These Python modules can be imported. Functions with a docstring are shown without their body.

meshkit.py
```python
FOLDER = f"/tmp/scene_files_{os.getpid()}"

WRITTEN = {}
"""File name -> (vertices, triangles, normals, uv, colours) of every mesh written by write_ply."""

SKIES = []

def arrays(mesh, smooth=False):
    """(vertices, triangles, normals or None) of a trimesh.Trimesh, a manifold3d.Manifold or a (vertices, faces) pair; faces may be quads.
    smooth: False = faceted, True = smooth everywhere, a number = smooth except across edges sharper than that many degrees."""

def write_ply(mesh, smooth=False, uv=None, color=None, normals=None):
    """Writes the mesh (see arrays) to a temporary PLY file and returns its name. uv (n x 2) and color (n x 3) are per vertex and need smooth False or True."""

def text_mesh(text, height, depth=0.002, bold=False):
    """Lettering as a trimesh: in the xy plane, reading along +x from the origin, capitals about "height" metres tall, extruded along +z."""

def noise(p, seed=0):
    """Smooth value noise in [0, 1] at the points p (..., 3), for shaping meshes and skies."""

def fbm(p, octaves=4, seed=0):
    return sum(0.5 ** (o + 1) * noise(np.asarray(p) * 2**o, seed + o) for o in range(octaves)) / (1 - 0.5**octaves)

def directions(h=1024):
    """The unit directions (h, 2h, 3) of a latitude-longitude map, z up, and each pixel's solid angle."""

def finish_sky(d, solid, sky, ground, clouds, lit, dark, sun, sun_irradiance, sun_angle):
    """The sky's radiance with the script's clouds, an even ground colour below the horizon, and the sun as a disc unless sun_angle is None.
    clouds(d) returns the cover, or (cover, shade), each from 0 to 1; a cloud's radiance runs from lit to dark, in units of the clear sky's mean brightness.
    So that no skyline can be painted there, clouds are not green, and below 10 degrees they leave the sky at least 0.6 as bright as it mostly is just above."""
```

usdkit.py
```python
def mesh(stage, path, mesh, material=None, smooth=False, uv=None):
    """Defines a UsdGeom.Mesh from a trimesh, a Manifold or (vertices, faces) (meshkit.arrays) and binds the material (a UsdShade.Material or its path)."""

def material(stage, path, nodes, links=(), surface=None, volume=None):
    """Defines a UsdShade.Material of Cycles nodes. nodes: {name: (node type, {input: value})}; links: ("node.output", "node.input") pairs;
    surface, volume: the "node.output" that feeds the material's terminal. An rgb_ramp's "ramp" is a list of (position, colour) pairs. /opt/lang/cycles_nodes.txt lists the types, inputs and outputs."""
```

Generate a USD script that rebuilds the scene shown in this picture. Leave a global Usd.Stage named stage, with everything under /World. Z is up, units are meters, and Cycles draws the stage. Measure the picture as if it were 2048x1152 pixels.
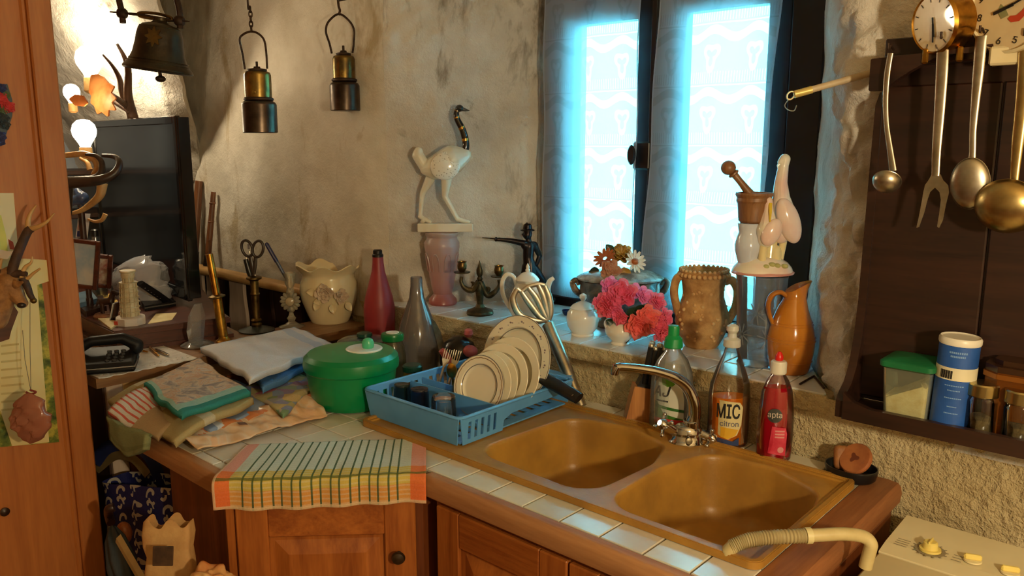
import math
import numpy as np, trimesh, usdkit, meshkit
import manifold3d as mf
from shapely.geometry import Polygon, Point, box as sbox
from shapely import affinity
from pxr import Usd, UsdGeom, UsdLux, Gf, Sdf, UsdShade, Vt

stage = Usd.Stage.CreateInMemory()
UsdGeom.SetStageUpAxis(stage, UsdGeom.Tokens.z)
UsdGeom.SetStageMetersPerUnit(stage, 1.0)
UsdGeom.Xform.Define(stage, '/World')
UsdGeom.Scope.Define(stage, '/World/Looks')

# ---------------------------------------------------------------- camera
F_PX, PITCH, YAW, EYE = 1610.0, math.radians(10.2), math.radians(42.0), np.array([0, 0, 1.68])
UP0 = np.array([0, 0, 1.0])
FW0 = np.array([-math.sin(YAW), math.cos(YAW), 0])          # level view direction
RT = np.array([math.cos(YAW), math.sin(YAW), 0])            # to the right in the picture
FW = FW0 * math.cos(PITCH) - UP0 * math.sin(PITCH)
UPC = UP0 * math.cos(PITCH) + FW0 * math.sin(PITCH)
cam = UsdGeom.Camera.Define(stage, '/World/camera')
cam.CreateHorizontalApertureAttr(36.0)
cam.CreateVerticalApertureAttr(20.25)
cam.CreateFocalLengthAttr(36.0 * F_PX / 2048)
cam.CreateClippingRangeAttr(Gf.Vec2f(0.05, 200))
cam.CreateExposureAttr(0.32)
cam.AddTransformOp().Set(Gf.Matrix4d(*RT, 0, *UPC, 0, *(-FW), 0, *EYE, 1))

# ---------------------------------------------------------------- sky and lamps
dome = UsdLux.DomeLight.Define(stage, '/World/sky')
dome.CreateColorAttr(Gf.Vec3f(0.13, 0.68, 0.84))
dome.CreateIntensityAttr(5.2)


def bulb(name, p, r, col, inten):
    l = UsdLux.SphereLight.Define(stage, '/World/' + name)
    l.CreateRadiusAttr(r)
    l.CreateColorAttr(Gf.Vec3f(*col))
    l.CreateIntensityAttr(inten)
    l.AddTranslateOp().Set(Gf.Vec3d(*map(float, p)))
    return l


WARM = (1.0, 0.81, 0.50)
bulb('room_lamp_light', (0.75, 0.38, 1.66), 0.055, WARM, 640)


def ray(x, y):
    return FW + RT * (x - 1024) / F_PX + UPC * (576 - y) / F_PX


def at(x, y, D):                                             # point of the room at depth D
    return EYE + ray(x, y) * D


def atz(x, y, z):                                            # ... on the level z
    d = ray(x, y)
    return EYE + d * (z - EYE[2]) / d[2]


def aty(x, y, Y):                                            # ... on the plane y = Y
    d = ray(x, y)
    return EYE + d * Y / d[1]


def atx(x, y, X):
    d = ray(x, y)
    return EYE + d * X / d[0]


def depth(p):
    return float((np.asarray(p) - EYE) @ FW)



# ---------------------------------------------------------------- materials
MATS = {}


def lin(r, g, b):
    x = np.array([r, g, b]) / 255.0
    return tuple(np.where(x < 0.04045, x / 12.92, ((x + 0.055) / 1.055) ** 2.4))


class G:                                                     # small node-graph builder
    def __init__(s):
        s.nodes, s.links = {}, []

    def n(s, kind, **kw):
        name = f'n{len(s.nodes)}'
        vals = {}
        for k, v in kw.items():
            if isinstance(v, str) and '.' in v:
                s.links.append((v, f'{name}.{k}'))
            else:
                vals[k] = v
        s.nodes[name] = (kind, vals)
        return name

    def m(s, op, a, b=0.0, c=None):
        op = {'fract': 'fraction', 'abs': 'absolute'}.get(op, op)
        kw = dict(math_type=op, value1=a, value2=b)
        if c is not None:
            kw['value3'] = c
        return s.n('math', **kw) + '.value'

    def mix(s, f, a, b, t='mix'):
        return s.n('mix', mix_type=t, fac=f, color1=a, color2=b) + '.color'

    def pos(s, scale=(1, 1, 1), rot=(0, 0, 0)):
        g = s.n('geometry')
        return s.n('mapping', vector=g + '.position', scale=scale, rotation=rot) + '.vector'

    def noise(s, vec, scale, detail=3, rough=0.5, dist=0.0):
        return s.n('noise_texture', vector=vec, scale=scale, detail=detail, roughness=rough, distortion=dist)

    def ramp(s, f, stops):
        return s.n('rgb_ramp', fac=f, ramp=stops) + '.color'

    def uv(s):
        t = s.n('texture_coordinate')
        x = s.n('separate_xyz', vector=t + '.UV')
        return x + '.x', x + '.y'

    def out(s, name, surf):
        return usdkit.material(stage, '/World/Looks/' + name, s.nodes, s.links, surface=surf)


def mat(name, col, col2=None, ns=8, rough=0.5, metal=0.0, bump=0.0, bs=60, coat=0.0, sss=0.0, rough2=None, lo=0.35, hi=0.65, spec=0.5, stretch=(1, 1, 1)):
    """Plain procedural surface: two tones by noise, fine relief."""
    if name in MATS:
        return MATS[name]
    g = G()
    v = g.pos(stretch)
    col2 = col2 if col2 is not None else tuple(np.array(col) * 0.82)
    nz = g.noise(v, ns, 4, 0.6)
    c = g.ramp(nz + '.fac', [(lo, col2), (hi, col)])
    kw = dict(base_color=c, roughness=rough, metallic=metal, coat_weight=coat, specular_ior_level=spec)
    if sss:
        kw.update(subsurface_weight=sss, subsurface_scale=0.01)
    if rough2 is not None:
        kw['roughness'] = g.n('map_range', value=nz + '.fac', from_min=0.3, from_max=0.7, to_min=rough, to_max=rough2) + '.result'
    if bump:
        b = g.noise(v, bs, 4, 0.6)
        kw['normal'] = g.n('bump', height=b + '.fac', strength=bump, distance=0.004) + '.normal'
    MATS[name] = g.out(name, g.n('principled_bsdf', **kw) + '.BSDF')
    return MATS[name]


def wood(name, c1, c2, axis='z', scale=6, rough=0.42, coat=0.1, bump=0.15, knots=0.0):
    if name in MATS:
        return MATS[name]
    g = G()
    st = {'x': (0.08, 1, 1), 'y': (1, 0.08, 1), 'z': (1, 1, 0.08)}[axis]
    v = g.pos(tuple(np.array(st) * scale))
    a = g.noise(v, 3.0, 6, 0.62, 0.6)
    f = g.noise(v, 22, 3, 0.6)
    h = g.m('add', a + '.fac', g.m('multiply', g.m('subtract', f + '.fac', 0.5), 0.35))
    c = g.ramp(h, [(0.32, c1), (0.5, tuple(np.array(c1) * 0.5 + np.array(c2) * 0.5)), (0.68, c2)])
    b = g.n('bump', height=h, strength=bump, distance=0.003) + '.normal'
    MATS[name] = g.out(name, g.n('principled_bsdf', base_color=c, roughness=rough, coat_weight=coat, coat_roughness=0.3, normal=b) + '.BSDF')
    return MATS[name]


def glass(name, tint=(1, 1, 1), rough=0.02, refl=1.0, body=None, bodyw=0.0):
    """Thin-walled glass or clear plastic: see-through, mirrors at its edges; body = a little milky colour of its own."""
    if name in MATS:
        return MATS[name]
    g = G()
    tr = g.n('transparent_bsdf', color=tint) + '.BSDF'
    gl = g.n('glossy_bsdf', color=(1, 1, 1), roughness=rough) + '.BSDF'
    fr = g.n('fresnel', IOR=1.5) + '.fac'
    s = g.n('mix_closure', fac=g.m('multiply', fr, refl), closure1=tr, closure2=gl) + '.closure'
    if body is not None:
        d = g.n('principled_bsdf', base_color=body, roughness=0.15) + '.BSDF'
        s = g.n('mix_closure', fac=bodyw, closure1=s, closure2=d) + '.closure'
    MATS[name] = g.out(name, s)
    return MATS[name]


def solidglass(name, tint=(1, 1, 1), rough=0.02, ior=1.45):
    if name in MATS:
        return MATS[name]
    g = G()
    MATS[name] = g.out(name, g.n('principled_bsdf', base_color=tint, roughness=rough, transmission_weight=1.0, ior=ior) + '.BSDF')
    return MATS[name]


def glow(name, col, strength):
    if name in MATS:
        return MATS[name]
    g = G()
    MATS[name] = g.out(name, g.n('emission', color=col, strength=strength) + '.emission')
    return MATS[name]


# ---------------------------------------------------------------- objects
USED = {}


def numbered(parent, name):
    k = USED.get((parent, name), 0)
    USED[(parent, name)] = k + 1
    return f'{parent}/{name}' if k == 0 else f'{parent}/{name}_{k:03d}'


class Thing:
    def __init__(s, path, loc):
        s.path, s.loc = path, np.asarray(loc, float)


def data(prim, **kw):
    for k, v in kw.items():
        if v is not None:
            prim.SetCustomDataByKey(k, v)


def thing(name, label, cat, loc=(0, 0, 0), group=None, kind=None):
    path = numbered('/World', name)
    x = UsdGeom.Xform.Define(stage, path)
    x.AddTranslateOp().Set(Gf.Vec3d(*map(float, loc)))
    data(x.GetPrim(), label=label, category=cat, group=group, kind=kind)
    return Thing(path, loc)


def tri(m):
    if isinstance(m, (list,)):
        return trimesh.util.concatenate([tri(x) for x in m])
    if hasattr(m, 'to_mesh'):
        q = m.to_mesh()
        return trimesh.Trimesh(np.array(q.vert_properties[:, :3], float), np.array(q.tri_verts), process=False)
    return m


def part(t, name, m, material, label=None, kind=None, smooth=35, uv=None):
    """One mesh under a thing (or under another part); the mesh is given in room coordinates."""
    m = tri(m).copy()
    m.apply_translation(-t.loc)
    path = numbered(t.path, name)
    p = usdkit.mesh(stage, path, m, material, smooth=(True if uv is not None else smooth), uv=uv)
    if uv is not None or smooth is not False:
        p.GetPrim()
    data(p.GetPrim(), label=label, kind=kind)
    return Thing(path, t.loc)


def single(name, label, cat, m, material, group=None, kind=None, smooth=35, uv=None):
    m = tri(m)
    loc = np.array([*m.bounds.mean(0)[:2], m.bounds[0][2]])
    m = m.copy()
    m.apply_translation(-loc)
    path = numbered('/World', name)
    p = usdkit.mesh(stage, path, m, material, smooth=(True if uv is not None else smooth), uv=uv)
    p.AddTranslateOp().Set(Gf.Vec3d(*map(float, loc)))
    data(p.GetPrim(), label=label, category=cat, group=group, kind=kind)
    return Thing(path, loc)


def struct(name, m, material, smooth=35, uv=None):
    path = numbered('/World', name)
    p = usdkit.mesh(stage, path, tri(m), material, smooth=(True if uv is not None else smooth), uv=uv)
    data(p.GetPrim(), kind='structure')
    return Thing(path, (0, 0, 0))


def sgroup(name):
    path = numbered('/World', name)
    x = UsdGeom.Xform.Define(stage, path)
    data(x.GetPrim(), kind='structure')
    return Thing(path, (0, 0, 0))


# ---------------------------------------------------------------- shapes
def frame(o, x=None, y=None, z=None):
    m = np.eye(4)
    if z is None:
        z = np.cross(x, y)
    if x is None:
        x = np.cross(y, z)
    if y is None:
        y = np.cross(z, x)
    for k, a in enumerate((x, y, z)):
        m[:3, k] = np.asarray(a, float) / np.linalg.norm(a)
    m[:3, 3] = o
    return m


def axisframe(o, z, hint=(0, 0, 1)):
    z = np.asarray(z, float) / np.linalg.norm(z)
    x = np.cross(hint, z)
    if np.linalg.norm(x) < 1e-3:
        x = np.cross((1, 0, 0), z)
    return frame(o, x=x, z=z)


VIEW = lambda o: frame(o, x=RT, y=UP0, z=-FW0)               # x right, y up, z towards the viewer's side


def put(m, M):
    m = tri(m).copy()
    m.apply_transform(M)
    return m


def move(m, o):
    m = tri(m).copy()
    m.apply_translation(o)
    return m


def lathe(prof, n=40, o=(0, 0, 0), M=None, wob=None):
    """Turned solid; prof is (radius, height) pairs from bottom to top."""
    prof = np.asarray(prof, float)
    a = np.arange(n) * 2 * np.pi / n
    ca, sa = np.cos(a), np.sin(a)
    V, rings = [], []
    for r, z in prof:
        if r < 1e-7:
            rings.append([len(V)])
            V.append((0, 0, z))
        else:
            rings.append(list(range(len(V), len(V) + n)))
            rr = r if wob is None else r * wob(a, z)
            V.extend(np.stack([ca * rr, sa * rr, np.full(n, z)], 1))
    Fc = []
    for A, B in zip(rings[:-1], rings[1:]):
        if len(A) == 1 and len(B) == 1:
            continue
        for i in range(n):
            j = (i + 1) % n
            if len(A) == 1:
                Fc.append((A[0], B[j], B[i]))
            elif len(B) == 1:
                Fc.append((A[i], A[j], B[0]))
            else:
                Fc += [(A[i], A[j], B[j]), (A[i], B[j], B[i])]
    m = trimesh.Trimesh(np.array(V, float), np.array(Fc), process=False)
    if M is not None:
        m.apply_transform(M)
    m.apply_translation(o)
    return m


def solidprof(p):
    """Closes a profile on the axis."""
    p = list(p)
    if p[0][0] > 0:
        p = [(0, p[0][1])] + p
    if p[-1][0] > 0:
        p = p + [(0, p[-1][1])]
    return p


def spline(pts, k=8):
    P = np.asarray(pts, float)
    P = np.vstack([2 * P[0] - P[1], P, 2 * P[-1] - P[-2]])
    out = []
    for i in range(1, len(P) - 2):
        for t in np.arange(k) / k:
            a, b, c, d = P[i - 1:i + 3]
            out.append(0.5 * (2 * b + (c - a) * t + (2 * a - 5 * b + 4 * c - d) * t * t + (3 * b - a - 3 * c + d) * t ** 3))
    out.append(P[-2])
    return np.array(out)


def tube(pts, r, n=10, closed=False, flat=None):
    """Swept round (or flattened) bar; r a number or one radius per point; flat = (normal, factor)."""
    P = np.asarray(pts, float)
    k = len(P)
    r = np.interp(np.linspace(0, 1, k), np.linspace(0, 1, len(np.atleast_1d(r))), np.atleast_1d(r))
    T = np.gradient(P, axis=0) if not closed else np.roll(P, -1, 0) - np.roll(P, 1, 0)
    T /= np.maximum(np.linalg.norm(T, axis=1, keepdims=True), 1e-12)
    ref = np.array([0, 0, 1.0]) if abs(T[0][2]) < 0.9 else np.array([1.0, 0, 0])
    N = np.cross(T[0], ref)
    N /= np.linalg.norm(N)
    a = np.arange(n) * 2 * np.pi / n
    V = []
    for i in range(k):
        if flat is not None:
            N = np.asarray(flat[0], float)
        N = N - T[i] * (N @ T[i])
        N /= np.linalg.norm(N)
        B = np.cross(T[i], N)
        fn = flat[1] if flat is not None else 1.0
        V.append(P[i] + r[i] * (np.outer(np.cos(a) * fn, N) + np.outer(np.sin(a), B)))
    V = np.vstack(V)
    Fc = []
    for i in range(k if closed else k - 1):
        i2 = (i + 1) % k
        for j in range(n):
            j2 = (j + 1) % n
            Fc += [(i * n + j, i * n + j2, i2 * n + j2), (i * n + j, i2 * n + j2, i2 * n + j)]
    if not closed:
        V = np.vstack([V, P[0], P[-1]])
        for j in range(n):
            j2 = (j + 1) % n
            Fc += [(k * n, j2, j), (k * n + 1, (k - 1) * n + j, (k - 1) * n + j2)]
    return trimesh.Trimesh(V, np.array(Fc), process=False)


def cbox(a, b, c=0.002):
    """Box from corner a to corner b with chamfered edges (44 triangles)."""
    a, b = np.minimum(a, b), np.maximum(a, b)
    c = min(c, 0.45 * float((b - a).min()))
    pts = []
    for k in range(3):
        ins = np.full(3, c)
        ins[k] = 0
        lo, hi = a + ins, b - ins
        for i in range(8):
            pts.append([(lo if not (i >> d) & 1 else hi)[d] for d in range(3)])
    return trimesh.convex.convex_hull(np.array(pts))


def rbox(size, r=0.01, M=None, o=None, n=12):
    """Rounded box centred at o (or placed by M)."""
    s = np.asarray(size, float) / 2 - r
    sp = mf.Manifold.sphere(r, n)
    hull = mf.Manifold.batch_hull([sp.translate((x * s[0], y * s[1], z * s[2])) for x in (-1, 1) for y in (-1, 1) for z in (-1, 1)])
    m = tri(hull)
    if M is not None:
        m.apply_transform(M)
    if o is not None:
        m.apply_translation(o)
    return m


def ext(poly, h, z0=0.0, M=None):
    gs = getattr(poly, 'geoms', [poly])
    m = trimesh.util.concatenate([trimesh.creation.extrude_polygon(g, h, engine='earcut') for g in gs if g.area > 1e-10])
    m.apply_translation((0, 0, z0))
    if M is not None:
        m.apply_transform(M)
    return m


def ball(o, r, sub=2, sc=(1, 1, 1), M=None):
    m = trimesh.creation.icosphere(subdivisions=sub, radius=1.0)
    m.apply_scale(np.asarray(sc, float) * r)
    if M is not None:
        m.apply_transform(M)
    m.apply_translation(o)
    return m


def bone(a, ra, b, rb, n=14):
    return mf.Manifold.batch_hull([mf.Manifold.sphere(ra, n).translate(tuple(map(float, a))), mf.Manifold.sphere(rb, n).translate(tuple(map(float, b)))])


def blob(bones, edge=0.006, it=12):
    """One continuous surface from tapered bones [(a, ra, b, rb) or ready Manifolds]."""
    u = mf.Manifold.batch_boolean([bone(*x) if isinstance(x, tuple) else x for x in bones], mf.OpType.Add)
    m = tri(u.refine_to_length(edge))
    m.merge_vertices()
    trimesh.smoothing.filter_taubin(m, lamb=0.5, nu=0.52, iterations=it)
    return m


def manifold(m):
    m = tri(m)
    m = m.copy()
    m.merge_vertices()
    return mf.Manifold(mf.Mesh(np.asarray(m.vertices, np.float32), np.asarray(m.faces, np.uint32)))


def sheet(P, th=0.002, nrm=None):
    """Cloth or paper from a grid of points (nu, nv, 3); returns the mesh with thickness and its uv."""
    P = np.asarray(P, float)
    nu, nv = P.shape[:2]
    du, dv = np.gradient(P, axis=0), np.gradient(P, axis=1)
    N = np.cross(du, dv)
    N /= np.maximum(np.linalg.norm(N, axis=2, keepdims=True), 1e-9)
    if nrm is not None and (N @ np.asarray(nrm)).mean() < 0:
        N = -N
    V = np.vstack([(P + N * th / 2).reshape(-1, 3), (P - N * th / 2).reshape(-1, 3)])
    U = np.stack(np.meshgrid(np.linspace(0, 1, nu), np.linspace(0, 1, nv), indexing='ij'), -1).reshape(-1, 2)
    idx = np.arange(nu * nv).reshape(nu, nv)
    a, b, c, d = (idx[:-1, :-1].ravel(), idx[1:, :-1].ravel(), idx[1:, 1:].ravel(), idx[:-1, 1:].ravel())
    top = np.vstack([np.stack([a, b, c], 1), np.stack([a, c, d], 1)])
    o = nu * nv
    bot = top[:, ::-1] + o
    rim = np.concatenate([idx[:, 0], idx[-1, 1:], idx[-2::-1, -1], idx[0, -2:0:-1]])
    r2 = np.roll(rim, -1)
    side = np.vstack([np.stack([rim, rim + o, r2 + o], 1), np.stack([rim, r2 + o, r2], 1)])
    Fc = np.vstack([top, bot, side])
    m = trimesh.Trimesh(V, Fc, process=False)
    fn = m.face_normals[: len(top)]
    if (fn * N[:-1, :-1].reshape(-1, 3)[np.r_[0:len(a), 0:len(a)]]).sum() < 0:
        m = trimesh.Trimesh(V, Fc[:, ::-1], process=False)
    return m, np.vstack([U, U])


def bil(A, B, C, D, nu, nv):
    """Bilinear grid: A (0,0), B (1,0), C (1,1), D (0,1)."""
    u, v = np.meshgrid(np.linspace(0, 1, nu), np.linspace(0, 1, nv), indexing='ij')
    u, v = u[..., None], v[..., None]
    return (1 - u) * (1 - v) * np.asarray(A) + u * (1 - v) * np.asarray(B) + u * v * np.asarray(C) + (1 - u) * v * np.asarray(D)


def copies(t, places, labels=None):
    """Further instances of a thing: (translation, turn in degrees) each."""
    src = stage.GetPrimAtPath(t.path)
    base, out = src.GetCustomData(), []
    nm = src.GetName()
    for k, (p, rz) in enumerate(places):
        path = numbered('/World', nm)
        x = UsdGeom.Xform.Define(stage, path)
        x.GetPrim().GetReferences().AddInternalReference(src.GetPath())
        x.ClearXformOpOrder()
        x.AddTranslateOp(opSuffix='c').Set(Gf.Vec3d(*map(float, p)))
        if rz:
            x.AddRotateZOp(opSuffix='c').Set(float(rz))
        x.GetPrim().SetInstanceable(True)
        data(x.GetPrim(), label=(labels[k] if labels else base.get('label')), category=base.get('category'), group=base.get('group'))
        out.append(Thing(path, p))
    return out


rng = np.random.default_rng(7)

# ================================================================ SETTING
def plaster(name, c1, c2, bump, bs, stain=None, streak=0.45, s0=0.56, dist=0.02):
    g = G()
    v = g.pos()
    a = g.noise(v, 3.2, 5, 0.62)
    c = g.ramp(a + '.fac', [(0.30, c2), (0.62, c1)])
    if stain is not None:
        s = g.noise(g.pos((1, 1, streak)), 5.5, 5, 0.7, 0.5)
        c = g.mix(g.n('map_range', value=s + '.fac', from_min=s0, from_max=s0 + 0.12, to_min=0.0, to_max=0.75, clamp=True) + '.result', c, stain)
    p = g.noise(v, bs, 5, 0.65)
    q = g.noise(v, bs * 4.5, 3, 0.6)
    h = g.m('add', p + '.fac', g.m('multiply', q + '.fac', 0.3))
    nb = g.n('bump', height=h, strength=bump, distance=dist) + '.normal'
    return g.out(name, g.n('principled_bsdf', base_color=c, roughness=0.93, normal=nb, specular_ior_level=0.2) + '.BSDF')


PL_BACK = plaster('plaster_cream', lin(216, 208, 194), lin(190, 180, 162), 0.30, 26, lin(168, 148, 112))
PL_ROUGH = plaster('plaster_reveal', lin(218, 212, 202), lin(184, 176, 164), 0.55, 24, lin(118, 104, 84))
PL_STREAK = plaster('plaster_streaked', lin(220, 214, 206), lin(180, 172, 162), 0.6, 24, lin(104, 92, 78), 0.14, 0.54)
PL_CAST = plaster('plaster_roughcast', lin(222, 204, 162), lin(186, 162, 116), 1.0, 34, dist=0.03)


def resample(pts, step, rad=0.0, k=5):
    P = np.asarray(pts, float)
    out = [P[0]]
    for a, b in zip(P[:-1], P[1:]):
        m = max(1, int(np.linalg.norm(b - a) / step))
        out += [a + (b - a) * t for t in np.linspace(0, 1, m + 1)[1:]]
    out = np.array(out)
    for _ in range(int((rad / step) ** 2)):
        out[1:-1] = out[1:-1] * 0.5 + (out[:-2] + out[2:]) * 0.25
    return out


def wallgrid(path, z0, z1, step, amp, seed, flip=False, amp2=None, drop=0.0, rough=None):
    """Rough plaster face following a plan path, from z0 to z1."""
    zs = np.arange(z0, z1 + step / 2, step)
    d = np.gradient(path, axis=0)
    nr = np.stack([d[:, 1], -d[:, 0]], 1)
    nr /= np.linalg.norm(nr, axis=1, keepdims=True)
    P = np.zeros((len(path), len(zs), 3))
    P[..., :2] = path[:, None]
    P[..., 2] = zs[None]
    q = P * np.array([1, 1, 0.8])
    f = (meshkit.fbm(q * 3.1 + 11, 3, seed) - 0.5) * 2.0 * 1.2 + (meshkit.fbm(q * 17 + 5, 3, seed + 9) - 0.5) * 1.0
    a = np.full(len(path), amp) if amp2 is None else amp2(path)
    if rough is not None:
        k = rough(path)[:, None]
        f = f + k * 1.1 * ((meshkit.fbm(q * np.array([34, 34, 22]) + 2, 3, seed + 4) - 0.5))
    P[..., :2] += nr[:, None] * (f * a[:, None])[..., None]
    nu, nv = P.shape[:2]
    idx = np.arange(nu * nv).reshape(nu, nv)
    A, B, C, D = idx[:-1, :-1].ravel(), idx[1:, :-1].ravel(), idx[1:, 1:].ravel(), idx[:-1, 1:].ravel()
    Fc = np.vstack([np.stack([A, B, C], 1), np.stack([A, C, D], 1)])
    return trimesh.Trimesh(P.reshape(-1, 3), Fc, process=False)


CEIL = 2.55
YW = 1.935
wb = sgroup('wall_back')
pl = resample([(-4.9, YW), (-2.46, YW), (-1.955, 2.47)], 0.018, 0.10)
AMPL = lambda p: np.interp(p[:, 0], [-2.55, -2.40], [0.011, 0.024])
RGH = lambda p: np.interp(p[:, 0], [-2.50, -2.35], [0.0, 0.8])
kk = int(np.argmax(pl[:, 0] > -2.43))
part(wb, 'left_face', wallgrid(pl[:kk + 1], 1.0, CEIL, 0.018, 0.016, 3, amp2=AMPL, rough=RGH), PL_BACK, smooth=True)
part(wb, 'left_reveal', wallgrid(pl[kk:], 1.0, CEIL, 0.012, 0.016, 3, amp2=AMPL, rough=RGH), PL_ROUGH, smooth=True)
pr = resample([(-0.985, 2.47), (-0.69, YW), (1.9, YW)], 0.012, 0.045)
part(wb, 'right_face', wallgrid(pr, 1.0, CEIL, 0.012, 0.016, 5, amp2=lambda p: 0.014 + 0.046 * np.exp(-((p[:, 0] + 0.70) / 0.12) ** 2), rough=lambda p: np.exp(-((p[:, 0] + 0.70) / 0.14) ** 2)), PL_STREAK, smooth=True)
lo = resample([(-4.9, YW), (1.9, YW)], 0.009)
part(wb, 'lower_face', wallgrid(lo, 0.0, 1.062, 0.009, 0.008, 8, rough=lambda p: np.ones(len(p)) * 1.2), PL_CAST, smooth=True)
part(wb, 'lintel', cbox((-2.5, YW + 0.03, 2.33), (-0.6, 2.6, CEIL)), PL_BACK)
part(wb, 'masonry_under_sill', cbox((-2.44, YW + 0.02, 0.3), (-0.70, 2.5, 1.055)), PL_CAST)

for a_, b_ in (((-5.0, 2.02, 0), (-2.47, 2.2, CEIL)), ((-2.6, 2.47, 0), (-1.95, 2.6, CEIL)), ((-2.6, 2.05, 0), (-2.5, 2.6, CEIL)), ((-0.99, 2.462, 0), (-0.3, 2.6, CEIL)), ((-0.62, 2.03, 0), (2.0, 2.2, CEIL)), ((-0.66, 2.05, 0), (-0.56, 2.6, CEIL)), ((-2.5, 2.5, 0), (-0.6, 2.6, 1.055))):
    part(wb, 'masonry', cbox(a_, b_), PL_CAST, smooth=False)
PL_PLAIN = plaster('plaster_plain', lin(214, 196, 160), lin(190, 168, 128), 0.3, 26)
struct('floor', cbox((-5.1, -2.4, -0.05), (2.1, 2.7, 0.0)), mat('floor_clay', lin(120, 74, 48), lin(86, 52, 34), 5, 0.6, bump=0.2))
struct('ceiling', cbox((-4.9, -2.2, CEIL), (1.9, 2.6, CEIL + 0.08)), PL_PLAIN)
struct('wall_right', cbox((1.9, -2.2, 0), (1.98, 2.5, CEIL)), PL_PLAIN)
struct('wall_front', cbox((-4.9, -2.28, 0), (1.9, -2.2, CEIL)), PL_PLAIN)
wl = sgroup('wall_left')
part(wl, 'plain_face', cbox((-4.98, -2.2, 0), (-4.9, 2.5, CEIL)), PL_PLAIN)
# rough vault springing: the ragged plaster edge left of the bell
E0 = spline([(-3.86, 1.93, 1.50), (-3.74, 1.85, 1.68), (-3.58, 1.73, 1.90), (-3.42, 1.60, 2.12), (-3.26, 1.46, 2.34), (-3.12, 1.33, 2.56)], 10)
rows = []
for k, p in enumerate(E0):
    r = []
    for t in np.r_[np.linspace(0, 0.12, 4), np.linspace(0.16, 1.15, 26)]:
        q = p + np.array([-t, -0.12 * t, 0.0])
        if t == 0:
            q = p + np.array([0, 0.05, 0])
        j = meshkit.fbm(q * 9.0, 4, 21) - 0.5
        j2 = meshkit.fbm(q * 30.0, 2, 33) - 0.5
        r.append(q + np.array([0.05 * j + 0.02 * j2, -0.06 * j - 0.02 * j2, 0.03 * j2]))
    rows.append(r)
vm, vuv = sheet(np.array(rows), 0.05, (0, -1, 0))
part(wl, 'vault_face', vm, PL_ROUGH, smooth=50)

# ---- sill
SILL_Z = 1.072
sill = sgroup('trim_1')
sp = Polygon([(-2.45, YW - 0.006), (-1.965, 2.42), (-0.975, 2.42), (-0.695, YW - 0.006)])
GROUT = mat('grout', lin(150, 136, 116), lin(120, 106, 88), 30, 0.9)
part(sill, 'slab', ext(sp, 0.045, SILL_Z - 0.05), PL_CAST)
TILE_SILL = [mat(f'sill_tile_glaze_{k}', lin(*c), tuple(np.array(lin(*c)) * 0.9), 14, 0.16, spec=0.6) for k, c in enumerate([(214, 220, 222), (205, 212, 214), (220, 222, 220)])]


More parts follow.
